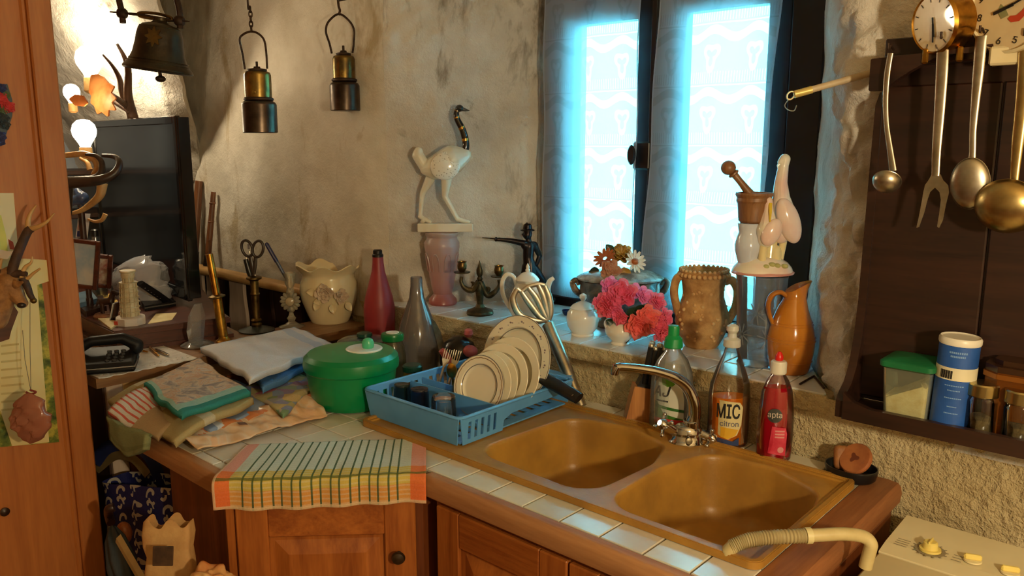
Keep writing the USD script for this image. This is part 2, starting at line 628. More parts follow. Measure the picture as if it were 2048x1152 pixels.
def tiles(t, poly, ox, oy, pitch, gap, z0, h, mats, holes=(), rng=rng):
    x0, y0, x1, y1 = poly.bounds
    n = 0
    for i in range(int((x0 - ox) // pitch), int((x1 - ox) // pitch) + 1):
        for j in range(int((y0 - oy) // pitch), int((y1 - oy) // pitch) + 1):
            q = sbox(ox + i * pitch + gap / 2, oy + j * pitch + gap / 2, ox + (i + 1) * pitch - gap / 2, oy + (j + 1) * pitch - gap / 2).intersection(poly)
            for hh in holes:
                q = q.difference(hh)
            if q.is_empty or q.area < 4e-4 or q.geom_type != 'Polygon':
                continue
            dz = rng.uniform(-0.0006, 0.0006)
            b, c = ext(q, h - 0.0015, z0), None
            top = q.buffer(-0.0015)
            pts = np.vstack([np.c_[np.array(q.exterior.coords), np.full(len(q.exterior.coords), z0)], np.c_[np.array(q.exterior.coords), np.full(len(q.exterior.coords), z0 + h - 0.0015)],
                             np.c_[np.array(top.exterior.coords), np.full(len(top.exterior.coords), z0 + h)]]) if top.geom_type == 'Polygon' and not top.is_empty else None
            m = trimesh.convex.convex_hull(pts) if pts is not None and abs(q.convex_hull.area - q.area) < 1e-6 else b
            m.apply_translation((0, 0, dz))
            part(t, 'tile', m, mats[int(rng.integers(len(mats)))], smooth=False)
            n += 1
    return n


tiles(sill, sp, -2.43, YW - 0.004, 0.108, 0.004, SILL_Z - 0.006, 0.006, TILE_SILL)

# ---- window
WFR = mat('window_frame_paint', lin(24, 26, 34), lin(15, 16, 22), 12, 0.35, bump=0.1)
win = sgroup('window_1')
for a, b in (((-1.965, 2.36, SILL_Z), (-1.925, 2.46, 2.33)), ((-1.03, 2.36, SILL_Z), (-0.93, 2.46, 2.33))):
    part(win, 'frame_jamb', cbox(a, b, 0.004), WFR)
part(win, 'frame_head', cbox((-1.925, 2.36, 2.24), (-1.03, 2.46, 2.33), 0.004), WFR)
part(win, 'frame_sill', cbox((-1.925, 2.36, SILL_Z), (-1.03, 2.46, SILL_Z + 0.035), 0.004), WFR)
PANE = glass('window_pane', (0.96, 0.98, 0.98), 0.0, 0.8)
for x0, x1, g0, g1 in ((-1.922, -1.4805, -1.837, -1.566), (-1.4785, -1.033, -1.386, -1.106)):
    z0, z1 = SILL_Z + 0.037, 2.236
    part(win, 'casement_stile', cbox((x0, 2.372, z0), (g0, 2.42, z1), 0.004), WFR)
    part(win, 'casement_stile', cbox((g1, 2.372, z0), (x1, 2.42, z1), 0.004), WFR)
    part(win, 'casement_rail', cbox((g0, 2.372, z0), (g1, 2.42, 1.15), 0.004), WFR)
    part(win, 'casement_rail', cbox((g0, 2.372, 2.09), (g1, 2.42, z1), 0.004), WFR)
    part(win, 'pane', cbox((g0, 2.392, 1.15), (g1, 2.396, 2.09), 0.0005), PANE)
hz = aty(1277, 310, 2.33)
hd = part(win, 'handle_knob', lathe(solidprof([(0.004, 0), (0.013, 0.004), (0.016, 0.012), (0.012, 0.019)]), 20, M=frame((0, 0, 0), x=(1, 0, 0), z=(0, -1, 0)) @ np.diag([1, 2.1, 1, 1]), o=(-1.545, 2.33, hz[2])), WFR)
part(win, 'espagnolette_bar', cbox((-1.505, 2.352, 1.13), (-1.478, 2.373, 2.2), 0.005), WFR)
part(win, 'handle_plate', cbox((-1.56, 2.345, hz[2] - 0.05), (-1.49, 2.374, hz[2] + 0.045), 0.006), WFR)


def lace():
    g = G()
    u, v = g.uv()
    # woven net: rows of repeating motifs 0.19 m high
    V = g.m('fract', g.m('multiply', v, 6.0))
    U = g.m('fract', g.m('multiply', u, 3.0))
    du = g.m('subtract', U, 0.5)
    wave = g.m('multiply', g.m('cosine', g.m('multiply', du, 6.2832)), 0.07)
    b1 = g.m('less_than', g.m('abs', g.m('subtract', V, g.m('add', 0.80, wave))), 0.075)       # scalloped band, open net
    line = g.m('less_than', g.m('abs', g.m('subtract', V, 0.97)), 0.012)
    bars = g.m('multiply', g.m('less_than', g.m('fract', g.m('multiply', u, 48.0)), 0.35), g.m('less_than', g.m('abs', g.m('subtract', V, 0.10)), 0.09))
    p = g.n('combine_xyz', x=g.m('multiply', u, 3.0), y=g.m('multiply', v, 6.0), z=0.0) + '.vector'
    # round flowers
    a = g.m('sqrt', g.m('add', g.m('power', g.m('multiply', du, 1.25), 2.0), g.m('power', g.m('subtract', V, 0.45), 2.0)))
    ang = g.m('arctan2', g.m('subtract', V, 0.45), du)
    pet = g.m('add', 0.17, g.m('multiply', g.m('sine', g.m('multiply', ang, 3.0)), 0.06))
    fl = g.m('less_than', g.m('abs', g.m('subtract', a, pet)), 0.055)
    op = g.m('maximum', g.m('maximum', g.m('multiply', fl, 0.8), b1), g.m('maximum', line, g.m('multiply', bars, 0.9)))
    op = g.m('subtract', 0.50, g.m('multiply', op, 0.14))
    hem = g.m('less_than', g.m('abs', g.m('subtract', u, 0.5)), 0.487)
    op = g.m('add', g.m('multiply', op, hem), g.m('multiply', 0.85, g.m('subtract', 1.0, hem)))
    tr = g.n('transparent_bsdf', color=(1, 1, 1)) + '.BSDF'
    d = g.n('diffuse_bsdf', color=lin(196, 200, 212)) + '.BSDF'
    t = g.n('translucent_bsdf', color=lin(190, 210, 222)) + '.BSDF'
    s = g.n('mix_closure', fac=0.45, closure1=d, closure2=t) + '.closure'
    return g.out('lace_net', g.n('mix_closure', fac=op, closure1=tr, closure2=s) + '.closure')


LACE = lace()
for (x0, x1, xb0, xb1, zb, lab, sd) in ((-1.953, -1.532, -1.955, -1.545, 1.115, 'white lace net curtain over the left casement', 0.0), (-1.462, -1.048, -1.525, -1.09, 1.12, 'white lace net curtain over the right casement', 1.7)):
    nu, nv = 60, 60
    P = np.zeros((nu, nv, 3))
    for j, t in enumerate(np.linspace(0, 1, nv)):
        a, b = xb0 + (x0 - xb0) * t ** 0.7, xb1 + (x1 - xb1) * t
        w = 0.006 * math.sin(t * 14 + sd)
        for i, s in enumerate(np.linspace(0, 1, nu)):
            P[i, j] = (a + (b - a) * s + w * (1 - abs(2 * s - 1) * 0.3), 2.338 + 0.006 * math.sin(s * 15 + sd + 2 * t), zb + (2.235 - zb) * t)
    m, uv = sheet(P, 0.0008, (0, -1, 0))
    single('lace_curtain', lab, 'curtain', m, LACE, uv=uv, group='lace curtains at the window')

# ================================================================ WORKTOP, SINK, CABINETS
CT = 0.90
PINE = wood('pine_varnished', lin(174, 102, 42), lin(130, 66, 22), 'z', 7)
PINE_H = wood('pine_varnished_flat', lin(174, 102, 42), lin(130, 66, 22), 'x', 7)
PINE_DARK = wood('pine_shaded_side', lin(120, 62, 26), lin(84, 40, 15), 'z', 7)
EDGE = wood('worktop_edge_wood', lin(180, 130, 84), lin(146, 96, 56), 'x', 6, 0.62, 0.0, 0.3)
EDGE_Y = wood('worktop_edge_wood_end', lin(156, 100, 58), lin(116, 68, 36), 'y', 6, 0.58, 0.0, 0.3)
TILE_CT = [mat(f'worktop_tile_glaze_{k}', lin(*c), tuple(np.array(lin(*c)) * 0.88), 11, 0.2, spec=0.6) for k, c in enumerate([(212, 206, 186), (200, 194, 172), (218, 212, 196), (206, 196, 178)])]
outline = [(-0.505, YW - 0.01), (-0.505, 1.20), (-1.37, 1.20), (-1.70, 0.866), (-2.33, 0.866), (-2.33, 1.42), (-2.465, 1.42), (-2.465, YW - 0.01)]
OP = Polygon(outline)
SX0, SX1, SY0, SY1 = -1.765, -0.578, 1.318, 1.835
hole = sbox(SX0 + 0.02, SY0 + 0.02, SX1 - 0.02, SY1 - 0.02)
wt = thing('kitchen_worktop', 'tiled kitchen worktop edged with worn brown wood, sink let into it', 'worktop', (-1.3, 1.4, CT - 0.055))
inner = OP.buffer(-0.034, join_style=2).union(sbox(-2.44, 1.5, -0.58, YW - 0.01)).intersection(sbox(-2.44, 0.8, -0.578, 2))
part(wt, 'core', ext(inner.difference(hole), 0.047, CT - 0.055), GROUT)


def edging(a, b, nrm, m, w=0.034, h=0.056):
    a, b, nrm = np.array([*a, 0.0]), np.array([*b, 0.0]), np.array([*nrm, 0.0])
    d = (b - a) / np.linalg.norm(b - a)
    prof = Polygon([(0, 0), (0, h - 0.002), (w * 0.55, h - 0.001), (w - 0.010, h - 0.004), (w - 0.003, h - 0.012), (w, h * 0.5), (w - 0.003, 0.006), (w - 0.010, 0)])
    L = np.linalg.norm(b - a)
    # profile x outward, y up, extruded along d
    return part(wt, 'wood_edging', ext(prof, L, 0, frame(a - nrm * w + np.array([0, 0, CT - h + 0.001]), x=nrm, y=(0, 0, 1), z=np.cross(nrm, (0, 0, 1)) if np.dot(np.cross(nrm, (0, 0, 1)), d) > 0 else np.cross(nrm, (0, 0, 1)))) if np.dot(np.cross(nrm, (0, 0, 1)), d) > 0 else
                ext(prof, L, 0, frame(b - nrm * w + np.array([0, 0, CT - h + 0.001]), x=nrm, y=(0, 0, 1), z=np.cross(nrm, (0, 0, 1)))), m)


edging((-0.505, 1.20), (-1.37, 1.20), (0, -1), EDGE)
dn = np.array([1.0, -0.988]) / np.linalg.norm([1.0, -0.988])
edging((-1.37, 1.20), (-1.70, 0.866), dn, EDGE)
edging((-1.70, 0.866), (-2.33, 0.866), (0, -1), EDGE)
edging((-0.505, YW - 0.012), (-0.505, 1.20), (1, 0), EDGE_Y, w=0.072)
edging((-2.33, 0.866), (-2.33, 1.42), (-1, 0), EDGE_Y)
edging((-2.33, 1.42), (-2.465, 1.42), (0, -1), EDGE)
edging((-2.465, 1.42), (-2.465, YW - 0.012), (-1, 0), EDGE_Y)
tp = inner.buffer(-0.001)
tiles(wt, tp, -1.289 - 0.1028 * 8, 1.236 - 0.1028 * 4, 0.1028, 0.004, CT - 0.008, 0.008, TILE_CT, holes=[hole.buffer(-0.004)])

# ---- composite double sink
SINK = mat('sink_composite', lin(180, 132, 54), lin(152, 110, 48), 7, 0.38, bump=0.12, bs=120, spec=0.45)


def rrect(x0, y0, x1, y1, r):
    return sbox(x0 + r, y0 + r, x1 - r, y1 - r).buffer(r, quad_segs=8)


def bowlpoly(pts, r):
    return Polygon(pts).buffer(-r).buffer(r, quad_segs=10)


BL = bowlpoly([(-1.385, 1.43), (-1.355, 1.375), (-1.0, 1.365), (-0.985, 1.62), (-1.03, 1.755), (-1.18, 1.80), (-1.36, 1.76)], 0.085)
BR = bowlpoly([(-0.965, 1.40), (-0.94, 1.352), (-0.61, 1.352), (-0.592, 1.62), (-0.62, 1.735), (-0.76, 1.80), (-0.93, 1.78), (-0.972, 1.60)], 0.085)
sink = thing('kitchen_sink', 'mustard brown double bowl composite sink with raised rim', 'sink', (-1.17, 1.57, CT - 0.17))
plate = rrect(SX0, SY0, SX1, SY1, 0.025)
deck = plate.buffer(-0.022)
pz = CT + 0.001
deckh = deck.difference(BL).difference(BR)
part(sink, 'deck', ext(deckh, 0.010, pz - 0.004), SINK)
rim_m = [ext(plate.difference(plate.buffer(-0.014)), 0.014, pz), ext(plate.buffer(-0.003).difference(plate.buffer(-0.022)), 0.011, pz), ext(plate.buffer(-0.002).difference(plate.buffer(-0.012)), 0.016, pz)]
part(sink, 'raised_rim', rim_m, SINK)
for nm, bp in (('bowl', BL), ('bowl', BR)):
    rings = []
    prof = [(-0.003, 0.0062), (0.002, 0.0068), (0.007, 0.004), (0.010, -0.004), (0.012, -0.02), (0.022, -0.12), (0.032, -0.145), (0.055, -0.158), (0.10, -0.163), (0.15, -0.166)]
    m = 96
    for off, z in prof:
        q = bp.buffer(-off)
        L = q.exterior.length
        c0 = np.array(bp.centroid.coords[0])
        pts = np.array([q.exterior.interpolate(L * t).coords[0] for t in np.linspace(0, 1, 400, endpoint=False)])
        an = np.arctan2(pts[:, 1] - c0[1], pts[:, 0] - c0[0])
        o = np.argsort(an)
        aa = np.linspace(-np.pi, np.pi, m, endpoint=False)
        rr = np.interp(aa, an[o], np.hypot(*(pts - c0).T)[o], period=2 * np.pi)
        rings.append(np.c_[c0[0] + rr * np.cos(aa), c0[1] + rr * np.sin(aa), np.full(m, pz + z)])
    V = np.vstack(rings + [np.array([[*bp.centroid.coords[0], pz - 0.167]])])
    Fc = []
    for i in range(len(rings) - 1):
        for j in range(m):
            j2 = (j + 1) % m
            Fc += [(i * m + j, (i + 1) * m + j, (i + 1) * m + j2), (i * m + j, (i + 1) * m + j2, i * m + j2)]
    for j in range(m):
        Fc.append(((len(rings) - 1) * m + j, len(V) - 1, (len(rings) - 1) * m + (j + 1) % m))
    b = part(sink, nm, trimesh.Trimesh(V, np.array(Fc), process=False), SINK, smooth=60)
    c0 = bp.centroid.coords[0]
    part(b, 'drain', lathe(solidprof([(0.036, 0), (0.038, 0.003), (0.030, 0.004), (0.026, 0.001)]), 28, o=(c0[0], c0[1], pz - 0.166)), mat('drain_steel', lin(170, 165, 155), None, 20, 0.3, 1.0))
for k in range(7):
    part(sink, 'drainer_rib', cbox((-1.74, 1.39 + k * 0.052, pz + 0.004), (-1.45, 1.402 + k * 0.052, pz + 0.009), 0.002), SINK)

# ---- base cabinets
KNOB = mat('knob_bronze', lin(74, 56, 36), lin(48, 36, 24), 20, 0.4, 0.6)


def door(t, O, xd, w, h, nrm, m1, m2, knob=None, nm='door'):
    """Framed door with raised panel; O lower-left corner."""
    xd, nrm = np.asarray(xd, float), np.asarray(nrm, float)
    Mx = frame(O, x=xd, y=(0, 0, 1), z=nrm)
    s = 0.075
    d = part(t, nm, put(cbox((0.0, 0.0, 0.0), (w, h, 0.012), 0.002), Mx), m1)
    part(d, 'stile', put(cbox((0, 0, 0.012), (s, h, 0.024), 0.003), Mx), m1)
    part(d, 'stile', put(cbox((w - s, 0, 0.012), (w, h, 0.024), 0.003), Mx), m1)
    part(d, 'rail', put(cbox((s, 0, 0.012), (w - s, s, 0.0235), 0.003), Mx), m2)
    part(d, 'rail', put(cbox((s, h - s - 0.01, 0.012), (w - s, h, 0.0235), 0.003), Mx), m2)
    q = [(s + 0.012, s + 0.012), (w - s - 0.012, h - s - 0.022)]
    pts = []
    for ins, z in ((0, 0.012), (0.004, 0.013), (0.034, 0.022)):
        for x in (q[0][0] + ins, q[1][0] - ins):
            for y in (q[0][1] + ins, q[1][1] - ins):
                pts.append((x, y, z))
    part(d, 'panel', put(trimesh.convex.convex_hull(np.array(pts)), Mx), m1, smooth=False)
    if knob:
        part(d, 'knob', put(lathe(solidprof([(0.007, 0), (0.006, 0.010), (0.014, 0.016), (0.017, 0.022), (0.014, 0.028), (0.006, 0.031)]), 24), Mx @ frame((knob[0], knob[1], 0.024), x=(1, 0, 0), z=(0, 0, 1))), KNOB)
    return d


cc = thing('corner_cabinet', 'pine corner cabinet under the checked cloth, round knob on its panelled door', 'cabinet', (-1.6, 1.1, 0.08))
ins = 0.028
pa, pb = np.array([-1.70, 0.866]) - dn * ins, np.array([-1.37, 1.20]) - dn * ins
body = Polygon([(pa[0], pa[1] + 0.006), tuple(pb), (-1.385, 1.88), (-2.03, 1.88), (-2.03, 0.894), (pa[0] - 0.005, 0.894)])
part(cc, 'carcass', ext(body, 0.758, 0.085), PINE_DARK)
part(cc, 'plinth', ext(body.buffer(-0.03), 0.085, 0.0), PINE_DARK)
xd = np.array([*(pb - pa) / np.linalg.norm(pb - pa), 0])
W = np.linalg.norm(pb - pa)
n3 = np.array([*dn, 0])
O = np.array([*pa, 0.10]) + n3 * 0.001
part(cc, 'face_post', put(cbox((0.0, 0, 0), (0.022, 0.74, 0.012), 0.002), frame(O, x=xd, y=(0, 0, 1), z=n3)), PINE)
door(cc, O + xd * 0.026, xd, W - 0.044, 0.735, n3, PINE, PINE_H, knob=(W - 0.085, 0.60))
sc = thing('sink_cabinet', 'low pine cabinet with panelled doors running under the sink', 'cabinet', (-0.95, 1.5, 0.08))
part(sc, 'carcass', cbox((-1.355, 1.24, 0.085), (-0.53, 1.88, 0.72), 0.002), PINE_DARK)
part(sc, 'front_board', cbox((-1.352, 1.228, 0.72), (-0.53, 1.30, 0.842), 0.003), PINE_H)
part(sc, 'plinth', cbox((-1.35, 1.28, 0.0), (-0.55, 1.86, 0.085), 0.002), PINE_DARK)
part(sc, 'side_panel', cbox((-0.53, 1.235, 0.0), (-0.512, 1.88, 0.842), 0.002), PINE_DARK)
door(sc, (-1.335, 1.236, 0.10), (1, 0, 0), 0.395, 0.732, (0, -1, 0), PINE, PINE_H)
door(sc, (-0.935, 1.236, 0.10), (1, 0, 0), 0.395, 0.732, (0, -1, 0), PINE, PINE_H)

# ================================================================ RIGHT: SHELF UNIT, UTENSILS, WASHING MACHINE
DARKW = wood('walnut_dark', lin(52, 28, 18), lin(30, 15, 10), 'x', 7, 0.4, 0.15)
STEEL = mat('steel_satin', lin(196, 188, 170), lin(172, 162, 142), 10, 0.26, 1.0, rough2=0.4)
CHROME = mat('chrome', lin(205, 205, 205), None, 5, 0.09, 1.0)
BRASS = mat('brass', lin(200, 150, 62), lin(160, 112, 44), 14, 0.2, 1.0, rough2=0.35)
BRASS_OLD = mat('brass_tarnished', lin(122, 98, 54), lin(70, 56, 34), 22, 0.34, 1.0, rough2=0.5)
IRON = mat('iron_rusty', lin(70, 50, 36), lin(42, 30, 24), 40, 0.6, 0.6)
WHITE_PL = mat('white_plastic', lin(232, 226, 210), None, 5, 0.35)
BLACK_PL = mat('black_plastic', lin(22, 22, 24), lin(14, 14, 16), 10, 0.3)
PORC = mat('white_porcelain', lin(232, 226, 212), lin(224, 216, 200), 6, 0.12, coat=0.4)
INK = mat('black_ink', lin(26, 24, 24), None, 5, 0.6)
CLEAR = glass('clear_glass', (0.93, 0.95, 0.95), 0.01, 1.0)
PLCLEAR = glass('clear_plastic', (0.92, 0.93, 0.92), 0.05, 1.0, lin(220, 220, 215), 0.10)

sh = thing('wall_shelf', 'dark walnut wall rack with arched top rail and tray shelf full of jars', 'shelf', (-0.2, 1.86, 1.08))
part(sh, 'back_panel', cbox((-0.605, 1.872, 1.10), (0.32, 1.892, 1.90), 0.002), DARKW)
for k in range(4):
    x = -0.60 + k * 0.23
    part(sh, 'plank', cbox((x, 1.862, 1.11), (x + 0.226, 1.8725, 1.80), 0.003), DARKW)
# scooped sides
prof = Polygon([(1.76, 1.08), (1.76, 1.118), (1.775, 1.135), (1.80, 1.15), (1.825, 1.185), (1.845, 1.25), (1.855, 1.33), (1.862, 1.60), (1.868, 1.76), (1.892, 1.79), (1.892, 1.08)])
for x in (-0.615, 0.32):
    part(sh, 'side', ext(prof, 0.018, 0, frame((x, 0, 0), x=(0, 1, 0), y=(0, 0, 1), z=(1, 0, 0))), DARKW)
part(sh, 'tray_bottom', cbox((-0.597, 1.765, 1.082), (0.32, 1.885, 1.096), 0.002), DARKW)
fr = [(-0.597, 1.08), (0.338, 1.08), (0.338, 1.128), (-0.10, 1.128), (-0.18, 1.116), (-0.54, 1.113), (-0.575, 1.122), (-0.597, 1.14)]
part(sh, 'front_lip', ext(Polygon(fr), 0.016, 0, frame((0, 1.768, 0), x=(1, 0, 0), y=(0, 0, 1), z=(0, -1, 0))), DARKW)
# arched rail that carries the hooks
top = [(x, 1.850 + 0.022 * math.sin(math.pi * np.clip((x + 0.60) / 0.94, 0, 1)) ** 1.3) for x in np.linspace(-0.605, 0.335, 30)]
bot = [(x, 1.792 + (0.065 * min(1, max(0.0, (x + 0.575) / 0.10)) ** 0.7 if x < 0 else 0.065 * min(1, max(0.0, (0.305 - x) / 0.10)) ** 0.7)) for x in np.linspace(0.335, -0.605, 40)]
part(sh, 'arched_rail', ext(Polygon(top + bot).buffer(0.004), 0.022, 0, frame((0, 1.822, 0), x=(1, 0, 0), y=(0, 0, 1), z=(0, -1, 0))), DARKW)
part(sh, 'top_board', cbox((-0.59, 1.822, 1.84), (0.32, 1.885, 1.86), 0.003), DARKW)

UY = 1.785                                                   # plane in which the utensils hang


def upt(x, y, dy=0.0):
    return aty(x, y, UY + dy)


def hook(x, y):
    p = upt(x, y)
    return tube(spline([p + (0, 0.018, 0.006), p + (0, 0.0, 0.012), p + (0, -0.014, 0.004), p + (0, -0.016, 0.016)], 5), 0.0022, 8)


def strap(px, w, th=0.0022):
    """Flat handle through pixel points."""
    P = spline([upt(*p) for p in px], 6)
    return tube(P, np.array(w) / 2, 12, flat=((0, 1, 0), th / (np.mean(w) / 2)))


sl = thing('small_ladle', 'small steel ladle, leftmost of the utensils hanging from the dark rack', 'ladle', upt(1775, 390))
part(sl, 'handle', strap([(1781, 106), (1774, 150), (1771, 200), (1773, 250), (1780, 300), (1786, 342)], [0.011, 0.012, 0.011, 0.010, 0.012, 0.015]), STEEL)
part(sl, 'hook', hook(1781, 104), IRON)


def bowl_mesh(c, r, dpt, tilt=(0, -1, 0), sy=1.0, t=0.0016):
    """Open bowl whose mouth looks along tilt."""
    a = np.linspace(0, np.pi / 2, 9)
    outp = [(0, -dpt)] + [(r * math.sin(x), -dpt * math.cos(x)) for x in a[1:]]
    inp = [((r - t) * math.sin(x), -(dpt - t) * math.cos(x)) for x in a[::-1][:-1]] + [(0, -(dpt - t))]
    m = lathe(outp + [(r + 0.001, 0.001), (r - t, 0.001)] + inp, 36)
    m.apply_transform(np.diag([1, sy, 1, 1]))
    m.apply_transform(axisframe(c, tilt))
    return m


part(sl, 'bowl', bowl_mesh(upt(1775, 362) + (0, -0.004, 0), 0.028, 0.022, (-0.1, 0.75, 0.65)), STEEL)
fk = thing('serving_fork', 'long two-tined steel serving fork hanging from the dark rack', 'fork', upt(1867, 455))
part(fk, 'handle', strap([(1886, 84), (1884, 140), (1879, 220), (1873, 300), (1871, 352)], [0.022, 0.0225, 0.020, 0.017, 0.015], 0.003), STEEL)
d1 = upt(1870, 380)
s2 = UY / (ray(1870, 400)[1]) / F_PX * 1.0
fp = [(-8, 32), (8, 32), (14, 20), (24, 10), (27, -4), (23, -30), (20, -62), (14, -78), (11, -76), (13, -50), (14, -20), (10, -4), (0, 6), (-9, -4), (-13, -20), (-17, -46), (-25, -78), (-29, -80), (-26, -58), (-23, -28), (-21, -4), (-19, 10), (-13, 20)]
fpoly = Polygon([(x * 0.00096, y * 0.00096) for x, y in fp]).buffer(0.0015).buffer(-0.0008)
part(fk, 'tines', ext(fpoly, 0.0028, 0, frame(d1 + (0, 0.001, 0), x=(1, 0, 0.02), y=(-0.02, 0.05, 1), z=(0, -1, 0.05))), STEEL)
part(fk, 'hook', hook(1886, 82), IRON)
sp_ = thing('serving_spoon', 'large steel serving spoon hanging between fork and big ladle', 'spoon', upt(1940, 412))
part(sp_, 'handle', strap([(1963, 72), (1957, 140), (1951, 200), (1946, 260), (1945, 305), (1943, 325)], [0.021, 0.020, 0.016, 0.0125, 0.012, 0.014], 0.003), STEEL)
part(sp_, 'bowl', bowl_mesh(upt(1941, 367) + (0, -0.006, 0), 0.035, 0.016, (0, 1, 0.10), 1.42), STEEL)
part(sp_, 'hook', hook(1963, 70), IRON)
bl = thing('large_ladle', 'large brass-toned ladle with a round bowl, rightmost utensil on the rack', 'ladle', upt(2015, 460))
LADLE = mat('ladle_metal', lin(196, 172, 116), lin(168, 144, 92), 10, 0.24, 1.0, rough2=0.36)
part(bl, 'handle', strap([(2052, 78), (2048, 150), (2043, 220), (2036, 280), (2031, 330), (2028, 366)], [0.022, 0.023, 0.023, 0.021, 0.017, 0.014], 0.004), LADLE)
part(bl, 'bowl', bowl_mesh(upt(2017, 412) + (0, -0.012, 0), 0.056, 0.034, (0.04, 0.97, 0.22), 0.94), LADLE)
part(bl, 'hook', hook(2052, 76), IRON)


# ---- clocks standing on the rack
def clockface(t, C, nrm, r, numerals, ink, size, radial, roll):
    up = np.array([0, 0, 1.0])
    M = axisframe(C, nrm, (0, 0, 1))
    x = np.cross(up, nrm)
    x /= np.linalg.norm(x)
    y = np.cross(nrm, x)
    y /= np.linalg.norm(y)
    x, y = x * math.cos(roll) + y * math.sin(roll), -x * math.sin(roll) + y * math.cos(roll)
    for k in range(1, 13):
        a = math.radians(90 - 30 * k)
        p = C + x * r * radial * math.cos(a) + y * r * radial * math.sin(a)
        if numerals:
            tm = meshkit.text_mesh(str(k), size, 0.0006)
            tm.apply_translation(-tm.bounds.mean(0))
            tm.apply_transform(frame(p + nrm * 0.0008, x=x, y=y, z=nrm))
        else:
            tm = cbox((-0.004, -0.0009, 0), (0.004, 0.0009, 0.0006), 0.0003)
            tm.apply_transform(frame(p + nrm * 0.0004, x=x * math.cos(a) + y * math.sin(a), z=nrm))
        part(t, 'numeral' if numerals else 'hour_mark', tm, ink, smooth=False)
    return x, y


FACE = mat('clock_face', lin(226, 204, 160), lin(216, 190, 146), 12, 0.15, coat=0.8)
n1 = np.array([-0.50, -0.80, -0.14])
n1 /= np.linalg.norm(n1)
C1 = aty(1868, 47, 1.782)
c1 = thing('alarm_clock', 'small brass-cased alarm clock with pale dial perched on the dark rack', 'clock', C1 - (0, 0, 0.06))
Mc = axisframe(C1, n1)
R1 = 0.056
part(c1, 'case', put(lathe(solidprof([(R1 * 0.86, -0.055), (R1 * 1.0, -0.048), (R1 * 1.05, -0.02), (R1 * 1.06, -0.002), (R1 * 0.98, 0.004), (R1 * 0.95, -0.001)]), 44), Mc), BRASS)
part(c1, 'dial', put(lathe(solidprof([(R1 * 0.95, -0.002), (R1 * 0.95, 0.0005)]), 44), Mc), FACE)
x, y = clockface(c1, C1 + n1 * 0.0008, n1, R1, False, INK, 0.008, 0.80, 0.12)
for L, w, a in ((0.026, 0.005, -95), (0.036, 0.004, -100), (0.012, 0.004, 85)):
    a = math.radians(a)
    d = x * math.cos(a) + y * math.sin(a)
    part(c1, 'hand', put(cbox((0, -w / 2, 0), (L, w / 2, 0.0012), 0.0004), frame(C1 + n1 * 0.0022, x=d, z=n1)), INK)
for dx in (-0.03, 0.032):
    part(c1, 'foot', cbox(C1 + (dx - 0.006 + 0.015, 0.012, -0.075), C1 + (dx + 0.006 + 0.015, 0.026, -0.045), 0.003), BRASS)
part(c1, 'bell_cap', put(lathe(solidprof([(0.026, 0.0), (0.024, 0.012), (0.014, 0.02), (0.004, 0.023)]), 28), axisframe(C1 - n1 * 0.03 + np.array([-0.012, 0, 0.052]), (-0.25, 0, 1))), mat('clock_bell_dark', lin(60, 40, 24), None, 10, 0.3, 0.9))

n2 = np.array([-0.42, -0.88, -0.08])
n2 /= np.linalg.norm(n2)
C2 = aty(2022, 12, 1.782)
R2 = 0.083
c2 = thing('kitchen_clock', 'larger cream kitchen clock with red chilli on its dial, on the rack', 'clock', C2 - (0, 0, 0.08))
Mc = axisframe(C2, n2)
CREAM = mat('cream_plastic', lin(226, 214, 180), lin(214, 196, 150), 6, 0.3)
part(c2, 'case', put(lathe(solidprof([(R2 * 0.8, -0.04), (R2 * 0.98, -0.03), (R2 * 1.04, -0.008), (R2 * 1.02, 0.004), (R2 * 0.96, 0.006), (R2 * 0.93, -0.001)]), 48), Mc), CREAM)
part(c2, 'dial', put(lathe(solidprof([(R2 * 0.95, -0.003), (R2 * 0.95, 0.0005)]), 48), Mc), FACE)
x, y = clockface(c2, C2 + n2 * 0.001, n2, R2, True, INK, 0.0125, 0.76, -0.32)
chil = Polygon([(0.004, -0.022), (0.012, -0.026), (0.026, -0.021), (0.034, -0.008), (0.036, 0.004), (0.031, 0.006), (0.026, -0.004), (0.018, -0.014), (0.007, -0.017)]).buffer(0.001)
part(c2, 'printed_chilli', ext(chil, 0.0006, 0, frame(C2 + n2 * 0.001, x=x, y=y, z=n2)), mat('chilli_red', lin(206, 76, 48), None, 8, 0.4))
part(c2, 'printed_leaf', ext(Polygon([(-0.01, -0.025), (-0.022, -0.014), (-0.02, 0.0), (-0.008, -0.006), (0.002, -0.016)]), 0.0006, 0, frame(C2 + n2 * 0.001, x=x, y=y, z=n2)), mat('leaf_print', lin(150, 150, 104), None, 8, 0.4))
for L, w, a in ((0.034, 0.006, 215), (0.046, 0.004, 40)):
    a = math.radians(a)
    d = x * math.cos(a) + y * math.sin(a)
    part(c2, 'hand', put(cbox((-0.008, -w / 2, 0), (L, w / 2, 0.0014), 0.0005), frame(C2 + n2 * 0.003, x=d, z=n2)), INK)
part(c2, 'foot', cbox(C2 + (-0.03, 0.005, -0.105), C2 + (0.06, 0.03, -0.07), 0.004), CREAM)
oc = aty(1932, -6, 1.84)
single('copper_pot', 'copper orange pot mostly above the frame between the two clocks', 'pot', lathe(solidprof([(0.018, 0), (0.026, 0.006), (0.030, 0.03), (0.026, 0.05)]), 32, o=oc - (0, 0, 0.006)), mat('copper', lin(190, 104, 52), None, 10, 0.25, 1.0))

